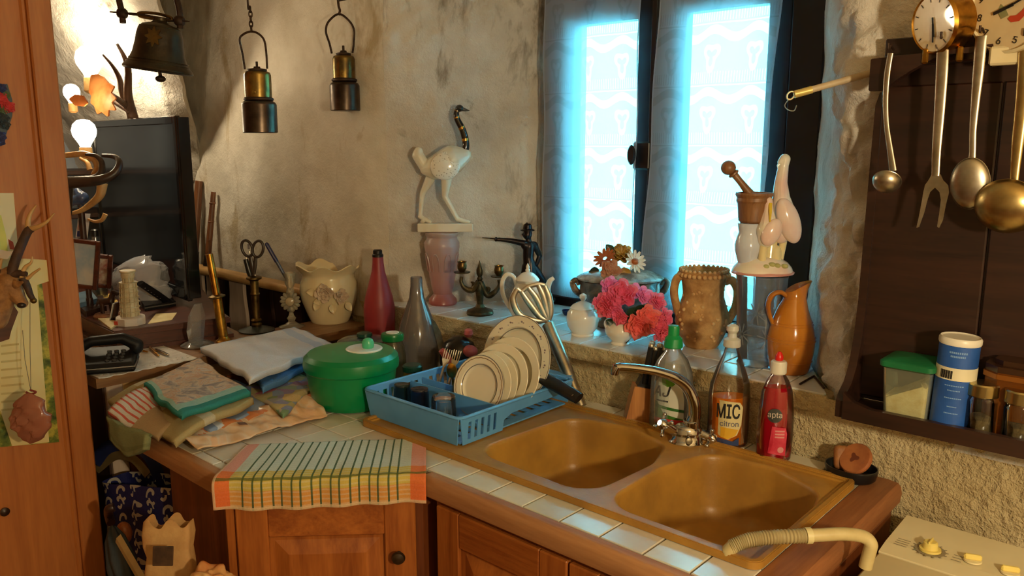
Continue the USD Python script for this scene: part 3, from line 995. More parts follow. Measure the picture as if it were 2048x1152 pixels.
# ---- pole with ring
A, B = aty(1592, 188, 1.80), aty(1752, 143, 1.905)
po = thing('curtain_pole', 'thin pale pole with a ring on its tip jutting past the window', 'pole', A)
dv = (B - A) / np.linalg.norm(B - A)
part(po, 'rod', tube([A, A + (B - A) * 0.5, B], [0.0075, 0.0075, 0.0085], 14), mat('pole_wood', lin(196, 178, 146), lin(170, 148, 116), 16, 0.5))
part(po, 'ferrule', tube([A - dv * 0.004, A + dv * 0.035], 0.0086, 14), mat('pole_ferrule', lin(214, 190, 112), None, 10, 0.35, 0.3))
th = np.linspace(0, 2 * np.pi, 20, endpoint=False)
part(po, 'ring', tube([A - dv * 0.012 + 0.0085 * (np.cos(t) * dv + np.sin(t) * np.array([0, 0, 1.0])) for t in th], 0.002, 8, closed=True), mat('pole_ring', lin(216, 204, 160), None, 10, 0.3, 0.5))
part(po, 'hook_wire', tube(spline([A - dv * 0.014 + (0, 0, -0.006), A - dv * 0.024 + (0, 0, -0.018), A - dv * 0.016 + (0, 0, -0.03), A - dv * 0.002 + (0, 0, -0.036), A + (0.003, 0, -0.025)], 5), 0.0012, 6), STEEL)

# ---- things on the rack's tray
TZ = 1.0965


def trayp(x, y):
    return aty(x, y, 1.80)


p = np.array([-0.478, 1.818, TZ])
fb = thing('flour_box', 'square clear plastic box with green lid, half full of flour', 'food container', p)


def sqloft(rings, n=8):
    out = []
    for w, r, z in rings:
        q = sbox(-w + r, -w + r, w - r, w - r).buffer(r, quad_segs=n)
        c = np.array(q.exterior.coords)[:-1]
        out.append(np.c_[c, np.full(len(c), z)])
    return out


def loftm(rings, cap0=True, cap1=True):
    m = len(rings[0])
    V = list(np.vstack(rings))
    Fc = []
    for i in range(len(rings) - 1):
        for j in range(m):
            j2 = (j + 1) % m
            Fc += [(i * m + j, i * m + j2, (i + 1) * m + j2), (i * m + j, (i + 1) * m + j2, (i + 1) * m + j)]
    if cap0:
        V.append(rings[0].mean(0))
        Fc += [(len(V) - 1, (j + 1) % m, j) for j in range(m)]
    if cap1:
        b = (len(rings) - 1) * m
        V.append(rings[-1].mean(0))
        Fc += [(len(V) - 1, b + j, b + (j + 1) % m) for j in range(m)]
    msh = trimesh.Trimesh(np.array(V), np.array(Fc), process=False)
    trimesh.repair.fix_normals(msh)
    return msh


FROST = glass('frosted_box', (0.80, 0.84, 0.76), 0.15, 0.8, lin(190, 196, 170), 0.22)
part(fb, 'box', move(loftm(sqloft([(0.040, 0.012, 0), (0.043, 0.012, 0.004), (0.049, 0.013, 0.118)]), cap1=False), p), FROST)
rings = sqloft([(0.038, 0.011, 0.004), (0.0415, 0.011, 0.008), (0.044, 0.012, 0.046)])
fl_top = rings[-1].copy()
fl_top[:, 2] += np.where(fl_top[:, 0] > 0.01, 0.034, 0.0) + rng.uniform(-0.004, 0.004, len(fl_top))
mid = fl_top * np.array([0.5, 0.5, 1]) + np.array([0.006, 0, 0.004])
part(fb, 'flour', move(loftm(rings[:2] + [fl_top, mid]), p), mat('flour', lin(236, 222, 176), lin(214, 184, 120), 30, 0.9, bump=0.4, bs=200))
part(fb, 'lid', move(loftm(sqloft([(0.050, 0.013, 0.112), (0.055, 0.014, 0.116), (0.055, 0.014, 0.126), (0.050, 0.013, 0.130), (0.030, 0.010, 0.134)])), p), mat('green_lid', lin(28, 112, 66), lin(20, 92, 54), 8, 0.35))

p = np.array([-0.395, 1.802, TZ])
can = thing('salt_canister', 'blue cardboard salt canister with white lid and barcode band', 'canister', p)
ax = np.array([0.03, 0.0, 1.0])
ax /= np.linalg.norm(ax)
Mcan = axisframe(p, ax, (0, 1, 0))
BLUE_CB = mat('canister_blue', lin(44, 92, 172), lin(34, 78, 152), 12, 0.4)
part(can, 'tube', put(lathe(solidprof([(0.0375, 0.004), (0.0385, 0.0), (0.0385, 0.005), (0.0378, 0.007), (0.0378, 0.183), (0.036, 0.184)]), 48), Mcan), BLUE_CB)
part(can, 'lid', put(lathe(solidprof([(0.0385, 0.181), (0.0398, 0.184), (0.0398, 0.192), (0.037, 0.196), (0.034, 0.1935)]), 48), Mcan), WHITE_PL)


def wrapband(r, a0, a1, z0, z1, th=0.0006, n=24):
    a = np.linspace(a0, a1, n)
    P = np.stack([np.stack([r * np.cos(a), r * np.sin(a), np.full(n, z)], 1) for z in (z0, z1)], 1)
    return sheet(P, th)[0]


def wrapflat(m, r):
    """Bends a flat mesh (x along the curve, y up, z out) around a vertical cylinder, x=0 facing angle 0."""
    m = m.copy()
    v = m.vertices.copy()
    a = v[:, 0] / r
    m.vertices = np.c_[(r + v[:, 2]) * np.cos(a), (r + v[:, 2]) * np.sin(a), v[:, 1]]
    return m


def faceto(p, M):
    """Angle, in the lathe's own frame, that looks towards the viewer."""
    d = np.linalg.inv(M[:3, :3]) @ (EYE - p)
    return math.atan2(d[1], d[0])


a0 = faceto(p, Mcan)
part(can, 'white_band', put(wrapband(0.0380, a0 - 1.6, a0 + 1.7, 0.110, 0.136), Mcan), mat('band_cream', lin(226, 218, 186), None, 6, 0.5))
bars = []
for k in range(16):
    w = 0.0005 + 0.0007 * ((k * 7) % 3)
    bars.append(cbox((-0.030 + k * 0.00155, 0.113, 0.0), (-0.030 + k * 0.00155 + w, 0.130, 0.0005), 0.0001))
Ma = Mcan @ trimesh.transformations.rotation_matrix(a0, (0, 0, 1))
part(can, 'barcode', put(wrapflat(tri(bars), 0.0385), Ma), INK, smooth=False)
lines = []
for k in range(7):
    w = [0.034, 0.028, 0.036, 0.024, 0.032, 0.018, 0.026][k]
    z = [0.166, 0.158, 0.098, 0.088, 0.072, 0.054, 0.040][k]
    h = 0.0022 if k > 1 else 0.004
    for j in range(9):
        lines.append(cbox((-w / 2 + j * w / 9, z, 0), (-w / 2 + (j + 0.78) * w / 9, z + h, 0.0004), 0.0001))
part(can, 'printed_lines', put(wrapflat(tri(lines), 0.0379), Ma), mat('print_pale_blue', lin(120, 160, 214), None, 6, 0.5), smooth=False, kind='stuff')

p = np.array([-0.255, 1.836, TZ])
am = thing('amber_box', 'amber glass octagonal box with a dark lid behind the jars', 'box', p)
AMBER = glass('amber_glass', (0.62, 0.30, 0.08), 0.05, 1.0, lin(150, 84, 26), 0.35)
oct_ = Polygon([(0.085, 0.02), (0.06, 0.042), (-0.06, 0.042), (-0.085, 0.02), (-0.085, -0.02), (-0.06, -0.042), (0.06, -0.042), (0.085, -0.02)])
part(am, 'body', move(ext(oct_.buffer(0.002), 0.135), p), AMBER)
part(am, 'rim', move(ext(oct_.buffer(0.006), 0.010, 0.122), p), mat('amber_rim', lin(150, 92, 36), None, 8, 0.2, 0.4))
part(am, 'lid', move([ext(oct_.buffer(0.003), 0.012, 0.135), ext(oct_.buffer(-0.012), 0.010, 0.147)], p), mat('amber_lid', lin(56, 34, 20), None, 8, 0.25))
jt = None
GOLD = mat('jar_lid_gold', lin(212, 198, 150), lin(180, 164, 112), 9, 0.22, 1.0)
for k, (x, lab) in enumerate(((-0.338, 'small glass jar with gold screw lid beside the blue canister'), (-0.272, 'small glass jar with gold screw lid, at the right edge of the picture'))):
    p = np.array([x, 1.797 - 0.004 * k, TZ])
    j = thing('spice_jar', lab, 'jar', p, group='gold-lidded jars on the rack')
    part(j, 'glass', lathe([(0.0, 0.0), (0.026, 0.0), (0.029, 0.004), (0.029, 0.072), (0.026, 0.080), (0.024, 0.084), (0.0225, 0.084), (0.0245, 0.079), (0.0275, 0.071), (0.0275, 0.006), (0.0, 0.006)], 36, o=p), CLEAR)
    part(j, 'contents', lathe(solidprof([(0.0268, 0.0065), (0.0268, 0.036), (0.018, 0.041)]), 28, o=p), mat('jar_spice', lin(108, 88, 48), lin(70, 56, 32), 60, 0.9, bump=0.5, bs=300))
    part(j, 'lid', lathe(solidprof([(0.027, 0.082), (0.0295, 0.084), (0.0295, 0.106), (0.027, 0.109), (0.020, 0.1095)]), 44, o=p, wob=lambda a, z: 1 + 0.008 * np.sign(np.sin(a * 22))), GOLD)
p = np.array([-0.292, 1.768, TZ])

p = np.array([-0.222, 1.802, TZ])
single('glass_cup', 'clear glass cup at the right end of the rack, mostly past the picture edge', 'cup', lathe([(0, 0), (0.022, 0), (0.026, 0.004), (0.034, 0.075), (0.032, 0.075), (0.0245, 0.006), (0, 0.004)], 36, o=p), CLEAR)
# ---- washing machine
ENAMEL = mat('enamel_cream', lin(228, 216, 178), lin(218, 204, 164), 4, 0.3, coat=0.3)
WX0, WX1, WY0, WY1, WZ = -0.472, 0.12, 1.22, 1.845, 0.842
wm = thing('washing_machine', 'cream top-loading washing machine with dials on its sloping panel', 'washing machine', ((WX0 + WX1) / 2, (WY0 + WY1) / 2, 0))
part(wm, 'body', cbox((WX0, WY0, 0.02), (WX1, WY1, WZ - 0.03), 0.008), ENAMEL)
part(wm, 'top_frame', cbox((WX0 - 0.002, WY0, WZ - 0.03), (WX1 + 0.002, WY1, WZ - 0.004), 0.006), ENAMEL)
part(wm, 'lid', cbox((WX0 + 0.002, WY0 + 0.005, WZ - 0.005), (WX1 - 0.002, 1.655, WZ + 0.006), 0.006), mat('enamel_lid', lin(206, 190, 150), lin(196, 180, 140), 5, 0.35))
pan = Polygon([(1.660, WZ - 0.004), (1.660, WZ + 0.004), (1.70, WZ + 0.010), (WY1, WZ + 0.016), (WY1, WZ - 0.004)]).buffer(0.0015)
part(wm, 'control_panel', ext(pan, WX1 - WX0 - 0.004, 0, frame((WX0 + 0.002, 0, 0), x=(0, 1, 0), y=(0, 0, 1), z=(1, 0, 0))), ENAMEL)


def pn(x, y):
    p = atz(x, y, WZ + 0.0135)
    p[2] = WZ + 0.0115 + 0.006 * (p[1] - 1.70) / 0.145 + 0.0015
    return p


IVORY = mat('dial_ivory', lin(236, 214, 120), None, 6, 0.35)
GREYP = mat('panel_print', lin(150, 138, 112), None, 6, 0.5)
c = pn(1860, 1100)
dl = part(wm, 'dial_ring', lathe([(0.0285, 0), (0.0290, 0.0006), (0.0225, 0.0006), (0.0225, 0)], 40, o=c + (0, 0, -0.0006)), GREYP)
dk = part(wm, 'programme_dial', lathe(solidprof([(0.021, 0), (0.0205, 0.004), (0.015, 0.0045), (0.0135, 0.017), (0.011, 0.019)]), 36, o=c), IVORY)
part(dk, 'grip', cbox(c + (-0.0016, -0.014, 0.017), c + (0.0016, 0.014, 0.0225), 0.0008), IVORY)
tick = [put(cbox((-0.0016, 0.029, 0), (0.0016, 0.034, 0.0005), 0.0001), trimesh.transformations.translation_matrix(c + (0, 0, -0.0004)) @ trimesh.transformations.rotation_matrix(2 * math.pi * k / 14, (0, 0, 1))) for k in range(14)]
tick += [cbox(c + (-0.065, -0.02 + 0.010 * k, -0.0008), c + (-0.04, -0.018 + 0.010 * k, -0.0003), 0.0001) for k in range(4)] + [cbox(c + (0.042, -0.012 + 0.012 * k, -0.0008), c + (0.06, -0.010 + 0.012 * k, -0.0003), 0.0001) for k in range(3)]
part(wm, 'printed_marks', tick, GREYP, smooth=False)
for px, py in ((1945, 1122), (2020, 1146)):
    q = pn(px, py)
    k = part(wm, 'selector_dial', lathe(solidprof([(0.017, 0), (0.0165, 0.003), (0.014, 0.0035)]), 30, o=q), mat('dial_pale', lin(226, 212, 166), None, 6, 0.4))
    part(k, 'grip', put(cbox((-0.016, -0.005, 0.002), (0.016, 0.005, 0.014), 0.003), frame(q, x=(0.93, 0.36, 0), z=(0, 0, 1))), IVORY)

# ---- drain hose laid from the machine into the sink
hs = thing('drain_hose', 'beige ribbed drain hose with an end cuff hanging over the sink', 'hose', atz(1600, 1080, 0.93))
hp = [(1733, 1108, 0.905), (1742, 1090, 0.925), (1728, 1074, 0.940), (1690, 1068, 0.948), (1640, 1070, 0.948), (1600, 1072, 0.947), (1540, 1075, 0.944), (1495, 1081, 0.938), (1462, 1094, 0.925)]
HP = spline([atz(*q) for q in hp], 26)
HP[: 20, 2] -= np.linspace(0.05, 0, 20) ** 1.2
i0 = int(len(HP) * 0.57)
HOSE = mat('hose_beige', lin(206, 190, 140), lin(184, 166, 116), 12, 0.4)
part(hs, 'hose', tube(HP[: i0 + 3], 0.0125, 16), HOSE)
rr = 0.0135 + 0.0012 * np.sin(np.arange(len(HP) - i0) * 2.2)
part(hs, 'ribbed_end', tube(HP[i0:], rr, 16), mat('hose_ribbed', lin(176, 162, 122), lin(156, 140, 100), 12, 0.45))
part(hs, 'collar', tube(HP[i0 - 3:i0 + 6], 0.0155, 18), mat('hose_collar', lin(228, 214, 160), None, 8, 0.35))
tipd = HP[-1] - HP[-4]
tipd /= np.linalg.norm(tipd)
part(hs, 'nozzle', tube([HP[-1] - tipd * 0.006, HP[-1] + tipd * 0.006 + (0, 0, -0.006), HP[-1] + tipd * 0.006 + (0, 0, -0.018)], [0.0135, 0.013, 0.009], 16), HOSE)

# ---- soap dish with two discs
p = atz(1695, 955, CT)
p = np.array([-0.607, 1.872, CT + 0.0005])
sdm = thing('soap_dish', 'black oval dish on the worktop corner below the rack', 'dish', p)
part(sdm, 'dish', put(lathe([(0.0, 0.0), (0.044, 0.0), (0.050, 0.006), (0.054, 0.026), (0.0535, 0.030), (0.051, 0.030), (0.0465, 0.010), (0.0, 0.007)], 40), trimesh.transformations.translation_matrix(p) @ np.diag([1.12, 0.92, 1, 1])), BLACK_PL)
TERRA = mat('terracotta_disc', lin(182, 112, 60), lin(150, 84, 42), 16, 0.7, bump=0.3)
nn = np.array([-0.25, -0.75, 0.62])
nn /= np.linalg.norm(nn)
q = p + (0.010, -0.006, 0.052)
so = thing('scrubbing_disc', 'round terracotta coloured scrubber leaning in the black dish', 'scrubber', q - (0, 0, 0.03))
part(so, 'disc', put(lathe(solidprof([(0.034, -0.010), (0.038, -0.006), (0.039, 0.0), (0.036, 0.005), (0.030, 0.006)]), 36), axisframe(q, nn)), TERRA)
part(so, 'hollow', put(lathe(solidprof([(0.010, 0.0058), (0.0095, 0.0066)]), 20, wob=lambda a, z: 1 + 0.35 * np.sin(3 * a + 1)), axisframe(q, nn)), mat('terracotta_dark', lin(112, 54, 26), None, 8, 0.8))
q2 = p + (-0.022, 0.008, 0.042)
single('soap_piece', 'cracked brown soap lump behind the round scrubber', 'soap', put(rbox((0.044, 0.022, 0.056), 0.010), axisframe(q2, (-0.2, 0.35, 1))), mat('soap_brown', lin(174, 116, 62), lin(128, 78, 40), 40, 0.6, bump=0.5))

# ================================================================ ON THE WINDOW SILL
def base(px, py, z):
    """Base point and metres per picture pixel there."""
    p = atz(px, py, z)
    return p, depth(p) / F_PX


def pp(prof, s):
    return [(r * s, h * s * 1.02) for r, h in prof]


class V2:
    """Side view sketch: pixel (x, y) and depth offset d (metres, + away) around an origin point, in the plane facing the room."""
    def __init__(v, o, px, py):
        v.o, v.px, v.py, v.s = np.asarray(o, float), px, py, depth(o) / F_PX

    def __call__(v, x, y, d=0.0):
        return v.o + RT * (x - v.px) * v.s + UP0 * (v.py - y) * v.s * 1.02 + FW0 * d


PINKG = None
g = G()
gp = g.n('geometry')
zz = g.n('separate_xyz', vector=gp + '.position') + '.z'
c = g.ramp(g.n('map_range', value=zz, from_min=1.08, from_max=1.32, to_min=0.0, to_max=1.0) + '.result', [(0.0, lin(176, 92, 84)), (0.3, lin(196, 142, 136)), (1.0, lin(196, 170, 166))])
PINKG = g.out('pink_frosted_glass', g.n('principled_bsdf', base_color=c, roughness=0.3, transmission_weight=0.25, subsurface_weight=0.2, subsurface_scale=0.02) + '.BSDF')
p, s = base(886, 606, SILL_Z)
p = p + np.array([0.012, -0.012, 0])
OV = p
pv = thing('pink_vase', 'tall pink frosted glass vase carrying the ostrich on the sill', 'vase', p)
fac = lambda a, z: 1 + 0.025 * np.abs(np.cos(4 * a)) - 0.012
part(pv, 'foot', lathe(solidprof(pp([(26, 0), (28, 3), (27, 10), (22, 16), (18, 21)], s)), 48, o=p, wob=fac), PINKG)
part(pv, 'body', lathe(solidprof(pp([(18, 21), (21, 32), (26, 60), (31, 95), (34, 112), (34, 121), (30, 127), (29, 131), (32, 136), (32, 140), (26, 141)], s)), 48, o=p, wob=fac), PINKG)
for k in range(8):
    a = math.pi / 4 * k + 0.4
    arch = [(math.sin(t) * 7 * s, (55 + 48 * abs(math.cos(t)) ** 0.5) * s) for t in np.linspace(-1.5, 1.5, 14)]
    P = [p + np.array([math.cos(a + x / (30 * s)), math.sin(a + x / (30 * s)), 0]) * (24 + (z / s - 55) * 0.165 + 1.8) * s + (0, 0, z) for x, z in arch]
    part(pv, 'moulded_arch', tube(P, 1.3 * s, 6), PINKG)
# ostrich
top = p + np.array([0, 0, 141 * s * 1.02 + 0.001])
v = V2(top, 886, 469)
OSTC = mat('ostrich_glaze', lin(226, 222, 206), lin(214, 204, 178), 7, 0.14, coat=0.5)
NECK = mat('ostrich_neck_black', lin(18, 20, 24), None, 5, 0.10, coat=0.6)
SPOT = None
g = G()
vo = g.n('voronoi_texture', vector=g.pos(), scale=120.0)
c = g.mix(g.n('map_range', value=vo + '.distance', from_min=0.22, from_max=0.3, to_min=0.0, to_max=1.0, clamp=True) + '.result', lin(168, 158, 140), lin(228, 222, 206))
SPOT = g.out('ostrich_wing_speckle', g.n('principled_bsdf', base_color=c, roughness=0.15, coat_weight=0.5) + '.BSDF')
oz = thing('ostrich_figurine', 'white ceramic ostrich with shiny black neck, standing on the pink vase', 'figurine', top)
sl_ = 0.5
part(oz, 'plinth', put(rbox((110 * v.s, 17 * v.s, 0.060), 0.004), frame(v(894, 460.5), x=RT, y=UP0, z=-FW0)), OSTC)
bonesl = [(v(876, 345), 24 * v.s, v(908, 330), 29 * v.s), (v(908, 330), 29 * v.s, v(932, 322), 15 * v.s), (v(876, 345), 24 * v.s, v(858, 348), 13 * v.s),
          (v(858, 348), 12 * v.s, v(842, 322), 12 * v.s), (v(842, 322), 12 * v.s, v(843, 314), 9 * v.s),
          (v(872, 352, 0.012), 12 * v.s, v(848, 396, 0.014), 5.5 * v.s), (v(848, 396, 0.014), 5.5 * v.s, v(843, 440, 0.010), 4.2 * v.s), (v(843, 440, 0.01), 5 * v.s, v(862, 450, 0.006), 4 * v.s),
          (v(899, 352, -0.014), 13 * v.s, v(894, 400, -0.014), 6 * v.s), (v(894, 400, -0.014), 6 * v.s, v(918, 444, -0.010), 4.5 * v.s), (v(918, 444, -0.01), 5 * v.s, v(940, 450, -0.008), 4 * v.s),
          (v(850, 448, 0.008), 4.5 * v.s, v(846, 451, 0.02), 4 * v.s)]
part(oz, 'body', blob(bonesl, 0.005, 10), OSTC, smooth=True)
part(oz, 'wing', put(ball((0, 0, 0), 1, 3, (30 * v.s, 27 * v.s, 0.018)), frame(v(897, 341, -0.040), x=RT * 0.86 + UP0 * 0.45 + FW0 * 0.1, y=-RT * 0.45 + UP0 * 0.86)), SPOT)
npts = spline([v(929, 323), v(936, 303), v(931, 276), v(920, 254), v(918, 242), v(922, 233)], 6)
part(oz, 'neck', tube(npts, np.linspace(8, 5, 5) * v.s, 14), NECK)
hd = part(oz, 'head', [ball(v(924, 233), 7.5 * v.s, 2, (1.2, 1, 0.95))], NECK)
part(hd, 'beak', tube([v(928, 234), v(936, 236), v(944, 237.5)], [5 * v.s, 3 * v.s, 0.6 * v.s], 10), mat('beak_grey', lin(70, 70, 66), None, 5, 0.3))
GILT = mat('gilt', lin(214, 170, 90), None, 10, 0.2, 1.0)
for k in (8, 13, 19, 26):
    part(oz, 'gilt_ring', tube(npts[k % len(npts):k % len(npts) + 2], 0.006 * 0.5 + 8.2 * v.s * (1 - 0.4 * k / 30) - 0.003, 14), GILT)

# candelabra
p, s = base(960, 628, SILL_Z)
v = V2(p, 960, 630)
BRONZE = mat('bronze_green', lin(96, 84, 56), lin(58, 58, 46), 30, 0.42, 0.75, bump=0.3, bs=160)
cd = thing('candelabra', 'small two-armed tarnished bronze candelabra on the sill', 'candelabra', p)
part(cd, 'base', lathe(solidprof(pp([(26, 0), (28, 3), (26, 7), (18, 10), (10, 14), (7, 20)], s)), 32, o=p, wob=lambda a, z: 1 + 0.05 * np.sin(6 * a)), BRONZE)
part(cd, 'stem', lathe(solidprof(pp([(6, 16), (7, 30), (9, 45), (6, 58), (4, 66), (6, 70), (4, 74)], s)), 20, o=p), BRONZE)
part(cd, 'finial', lathe(solidprof(pp([(3, 72), (6, 80), (6, 88), (3, 96), (0.5, 106)], s)), 16, o=p, wob=lambda a, z: 1 + 0.12 * np.sin(3 * a + z * 90)), BRONZE)
for pts, cup in (([(958, 565), (945, 582), (930, 578), (923, 566), (924, 556)], (925, 548)), ([(961, 566), (975, 592), (990, 586), (999, 572), (998, 562)], (998, 556))):
    ar = part(cd, 'arm', tube(spline([v(*q) for q in pts], 6), [6 * s, 6.5 * s, 4 * s, 3.5 * s], 10), BRONZE)
    part(ar, 'leaf', [tube(spline([v(pts[1][0], pts[1][1] - 3), v(pts[1][0] + 3, pts[1][1] - 12), v(pts[1][0] - 3, pts[1][1] - 16)], 4), [3 * s, 4 * s, 1 * s], 8)], BRONZE)
    c0 = v(*cup)
    part(cd, 'drip_pan', lathe(solidprof(pp([(5, -2), (16, 0), (16.5, 2), (6, 2)], s)), 26, o=c0), BRONZE)
    part(cd, 'candle_cup', lathe(pp([(0, 2), (5, 2), (9, 8), (9.5, 14), (8, 20), (10, 22), (8, 22), (7, 14), (0, 10)], s), 24, o=c0), mat('bronze_gold', lin(132, 104, 54), lin(84, 66, 38), 30, 0.35, 0.85))

# bronze fencer
p, s = base(1072, 612, SILL_Z)
v = V2(p, 1072, 604)
FIG = mat('figure_bronze', lin(52, 42, 38), lin(30, 26, 28), 20, 0.28, 0.7)
fg = thing('fencer_statuette', 'dark bronze statuette of a lunging fencer, sword arm stretched out', 'statuette', p)
part(fg, 'base', lathe(solidprof([(0.060, 0), (0.062, 0.004), (0.056, 0.014), (0.05, 0.016)]), 36, M=np.diag([1.0, 0.7, 1, 1]), o=p + RT * 0.012), FIG)
B_ = [(v(1054, 464), 9.5 * s, v(1055, 459), 8.5 * s), (v(1056, 470), 5.5 * s, v(1057, 480), 6.5 * s),
      (v(1050, 484, -.006), 9 * s, v(1067, 486, .006), 9.5 * s), (v(1057, 486), 12 * s, v(1056, 508), 10.5 * s), (v(1056, 508), 10.5 * s, v(1059, 526), 13 * s),
      (v(1048, 480, -.008), 6.5 * s, v(1022, 474, -.02), 5 * s), (v(1022, 474, -.02), 5 * s, v(1000, 471, -.03), 3.6 * s), (v(1000, 471, -.03), 4 * s, v(995, 471, -.032), 3.6 * s),
      (v(1069, 486, .006), 6.5 * s, v(1079, 506, .014), 5 * s), (v(1079, 506, .014), 5 * s, v(1072, 522, .0), 4 * s), (v(1072, 522), 4.2 * s, v(1068, 524, -.006), 4 * s),
      (v(1053, 526, -.006), 10 * s, v(1046, 560, -.012), 7.5 * s), (v(1046, 560, -.012), 7.5 * s, v(1052, 592, -.01), 5 * s), (v(1052, 594, -.01), 5 * s, v(1040, 598, -.02), 4.2 * s),
      (v(1064, 526, .004), 10.5 * s, v(1083, 552, .012), 8 * s), (v(1083, 552, .012), 8 * s, v(1100, 584, .016), 5 * s), (v(1100, 588, .016), 5 * s, v(1108, 593, .01), 4.5 * s)]
part(fg, 'body', blob(B_, 0.0045, 8), FIG, smooth=True)
part(fg, 'skirt', lathe(solidprof(pp([(15, -24), (14.5, -12), (13, 0), (10.5, 10)], s)), 28, o=v(1058, 524), wob=lambda a, z: 1 + 0.05 * np.sin(9 * a)), FIG)
part(fg, 'hat', [lathe(solidprof(pp([(14, 0), (14, 2), (9, 4), (8, 11), (5, 14)], s)), 24, o=v(1054.5, 456)), tube([v(1054, 446), v(1053, 440)], [3.5 * s, 1.2 * s], 8)], FIG)
part(fg, 'nose', [ball(v(1045, 463, -0.006), 2.2 * s, 1)], FIG)
part(fg, 'sword', tube([v(1004, 470.6, -.03), v(985, 469, -.034), v(966, 467, -.038)], [1.6 * s, 1.2 * s, 0.7 * s], 8), FIG)
part(fg, 'sword_guard', ball(v(993, 470.5, -.032), 4.5 * s, 2, (0.5, 1, 1)), FIG)

# white coffee pot
p, s = base(1055, 646, SILL_Z)
v = V2(p, 1055, 648)
tpot = thing('coffee_pot', 'white porcelain coffee pot with looped handle behind the steel turner', 'coffee pot', p)
part(tpot, 'body', lathe(solidprof(pp([(28, 0), (30, 3), (27, 8), (38, 28), (37, 48), (29, 68), (22, 80), (23, 84), (20, 84)], s)), 48, o=p), PORC)
ld = part(tpot, 'lid', lathe(solidprof(pp([(23, 84), (24, 86), (20, 92), (12, 99), (4, 102)], s)), 40, o=p), PORC)
part(ld, 'finial', lathe(solidprof(pp([(3, 101), (5, 105), (3, 108), (3.5, 112), (1, 118)], s)), 20, o=p), PORC)
part(tpot, 'handle', tube(spline([v(1033, 574), v(1027, 556), v(1014, 552), v(1005, 566), (v(1006, 590)), v(1016, 612), v(1026, 624)], 7), [4 * s, 4.6 * s, 4.6 * s, 4 * s], 12), PORC)
part(tpot, 'spout', tube(spline([v(1080, 622), v(1092, 602), v(1094, 580), v(1099, 565), v(1107, 558)], 7), [10 * s, 8 * s, 6.5 * s, 5.5 * s, 4 * s], 14), PORC)

# sugar bowl
p, s = base(1165, 670, SILL_Z)
sb = thing('sugar_bowl', 'white porcelain sugar bowl with knobbed lid at the front of the sill', 'sugar bowl', p)
part(sb, 'body', lathe(solidprof(pp([(22, 0), (23, 2), (21, 5), (30, 18), (33, 32), (31, 45), (25, 53), (23, 53)], s)), 48, o=p), PORC)
ld = part(sb, 'lid', lathe(solidprof(pp([(25, 53), (26, 55), (20, 61), (10, 66), (4, 68)], s)), 40, o=p), PORC)
part(ld, 'knob', lathe(solidprof(pp([(3.5, 67), (4, 69), (7.5, 74), (7, 80), (2, 83)], s)), 24, o=p), PORC)
q = atz(1136, 630, SILL_Z)
single('dark_blue_dish', 'tiny dark blue glass dish beside the white sugar bowl', 'dish', lathe([(0, 0), (0.014, 0), (0.02, 0.008), (0.022, 0.018), (0.02, 0.018), (0.017, 0.009), (0, 0.005)], 26, o=q), mat('cobalt_glass', lin(30, 44, 84), None, 8, 0.15))

# tureen
p, s = base(1238, 664, SILL_Z)
p = atz(1238, 652, SILL_Z)
s = depth(p) / F_PX
v = V2(p, 1238, 652)
Mo = frame((0, 0, 0), x=RT, y=FW0) @ np.diag([1, 0.74, 0.88, 1])
g = G()
nz = g.noise(g.pos(), 16, 4, 0.6, 1.0)
c = g.ramp(nz + '.fac', [(0.35, lin(58, 52, 46)), (0.5, lin(104, 92, 76)), (0.62, lin(132, 112, 88)), (0.72, lin(92, 104, 108))])
nb = g.n('bump', height=nz + '.fac', strength=0.6, distance=0.01) + '.normal'
TUR = g.out('tureen_glaze', g.n('principled_bsdf', base_color=c, roughness=0.24, normal=nb, coat_weight=0.3) + '.BSDF')
tn = thing('soup_tureen', 'large dark majolica soup tureen topped by ceramic flowers', 'tureen', p)
sc_ = lambda a, z: 1 + 0.022 * np.sin(12 * a)
part(tn, 'foot', lathe(solidprof(pp([(46, 0), (48, 4), (40, 12), (34, 18)], s)), 48, M=Mo, o=p, wob=sc_), TUR)
part(tn, 'bowl', lathe(solidprof(pp([(34, 18), (58, 38), (74, 62), (79, 84), (78, 98), (82, 104), (76, 106)], s)), 72, M=Mo, o=p, wob=sc_), TUR)
LIDM = mat('tureen_lid_glaze', lin(196, 186, 170), lin(112, 100, 86), 26, 0.2, coat=0.4)
part(tn, 'lid', lathe(solidprof(pp([(82, 106), (84, 110), (76, 116), (60, 123), (38, 128), (20, 130)], s)), 72, M=Mo, o=p, wob=lambda a, z: 1 + 0.03 * np.abs(np.sin(10 * a))), LIDM)
for sg in (-1, 1):
    hx = 1238 + sg * 80
    part(tn, 'handle', tube(spline([v(hx - sg * 4, 590), v(hx + sg * 8, 580), v(hx + sg * 14, 566), v(hx + sg * 6, 560), v(hx + sg * 2, 570)], 6), [6 * s, 7 * s, 6 * s, 5 * s, 4 * s], 10), TUR)


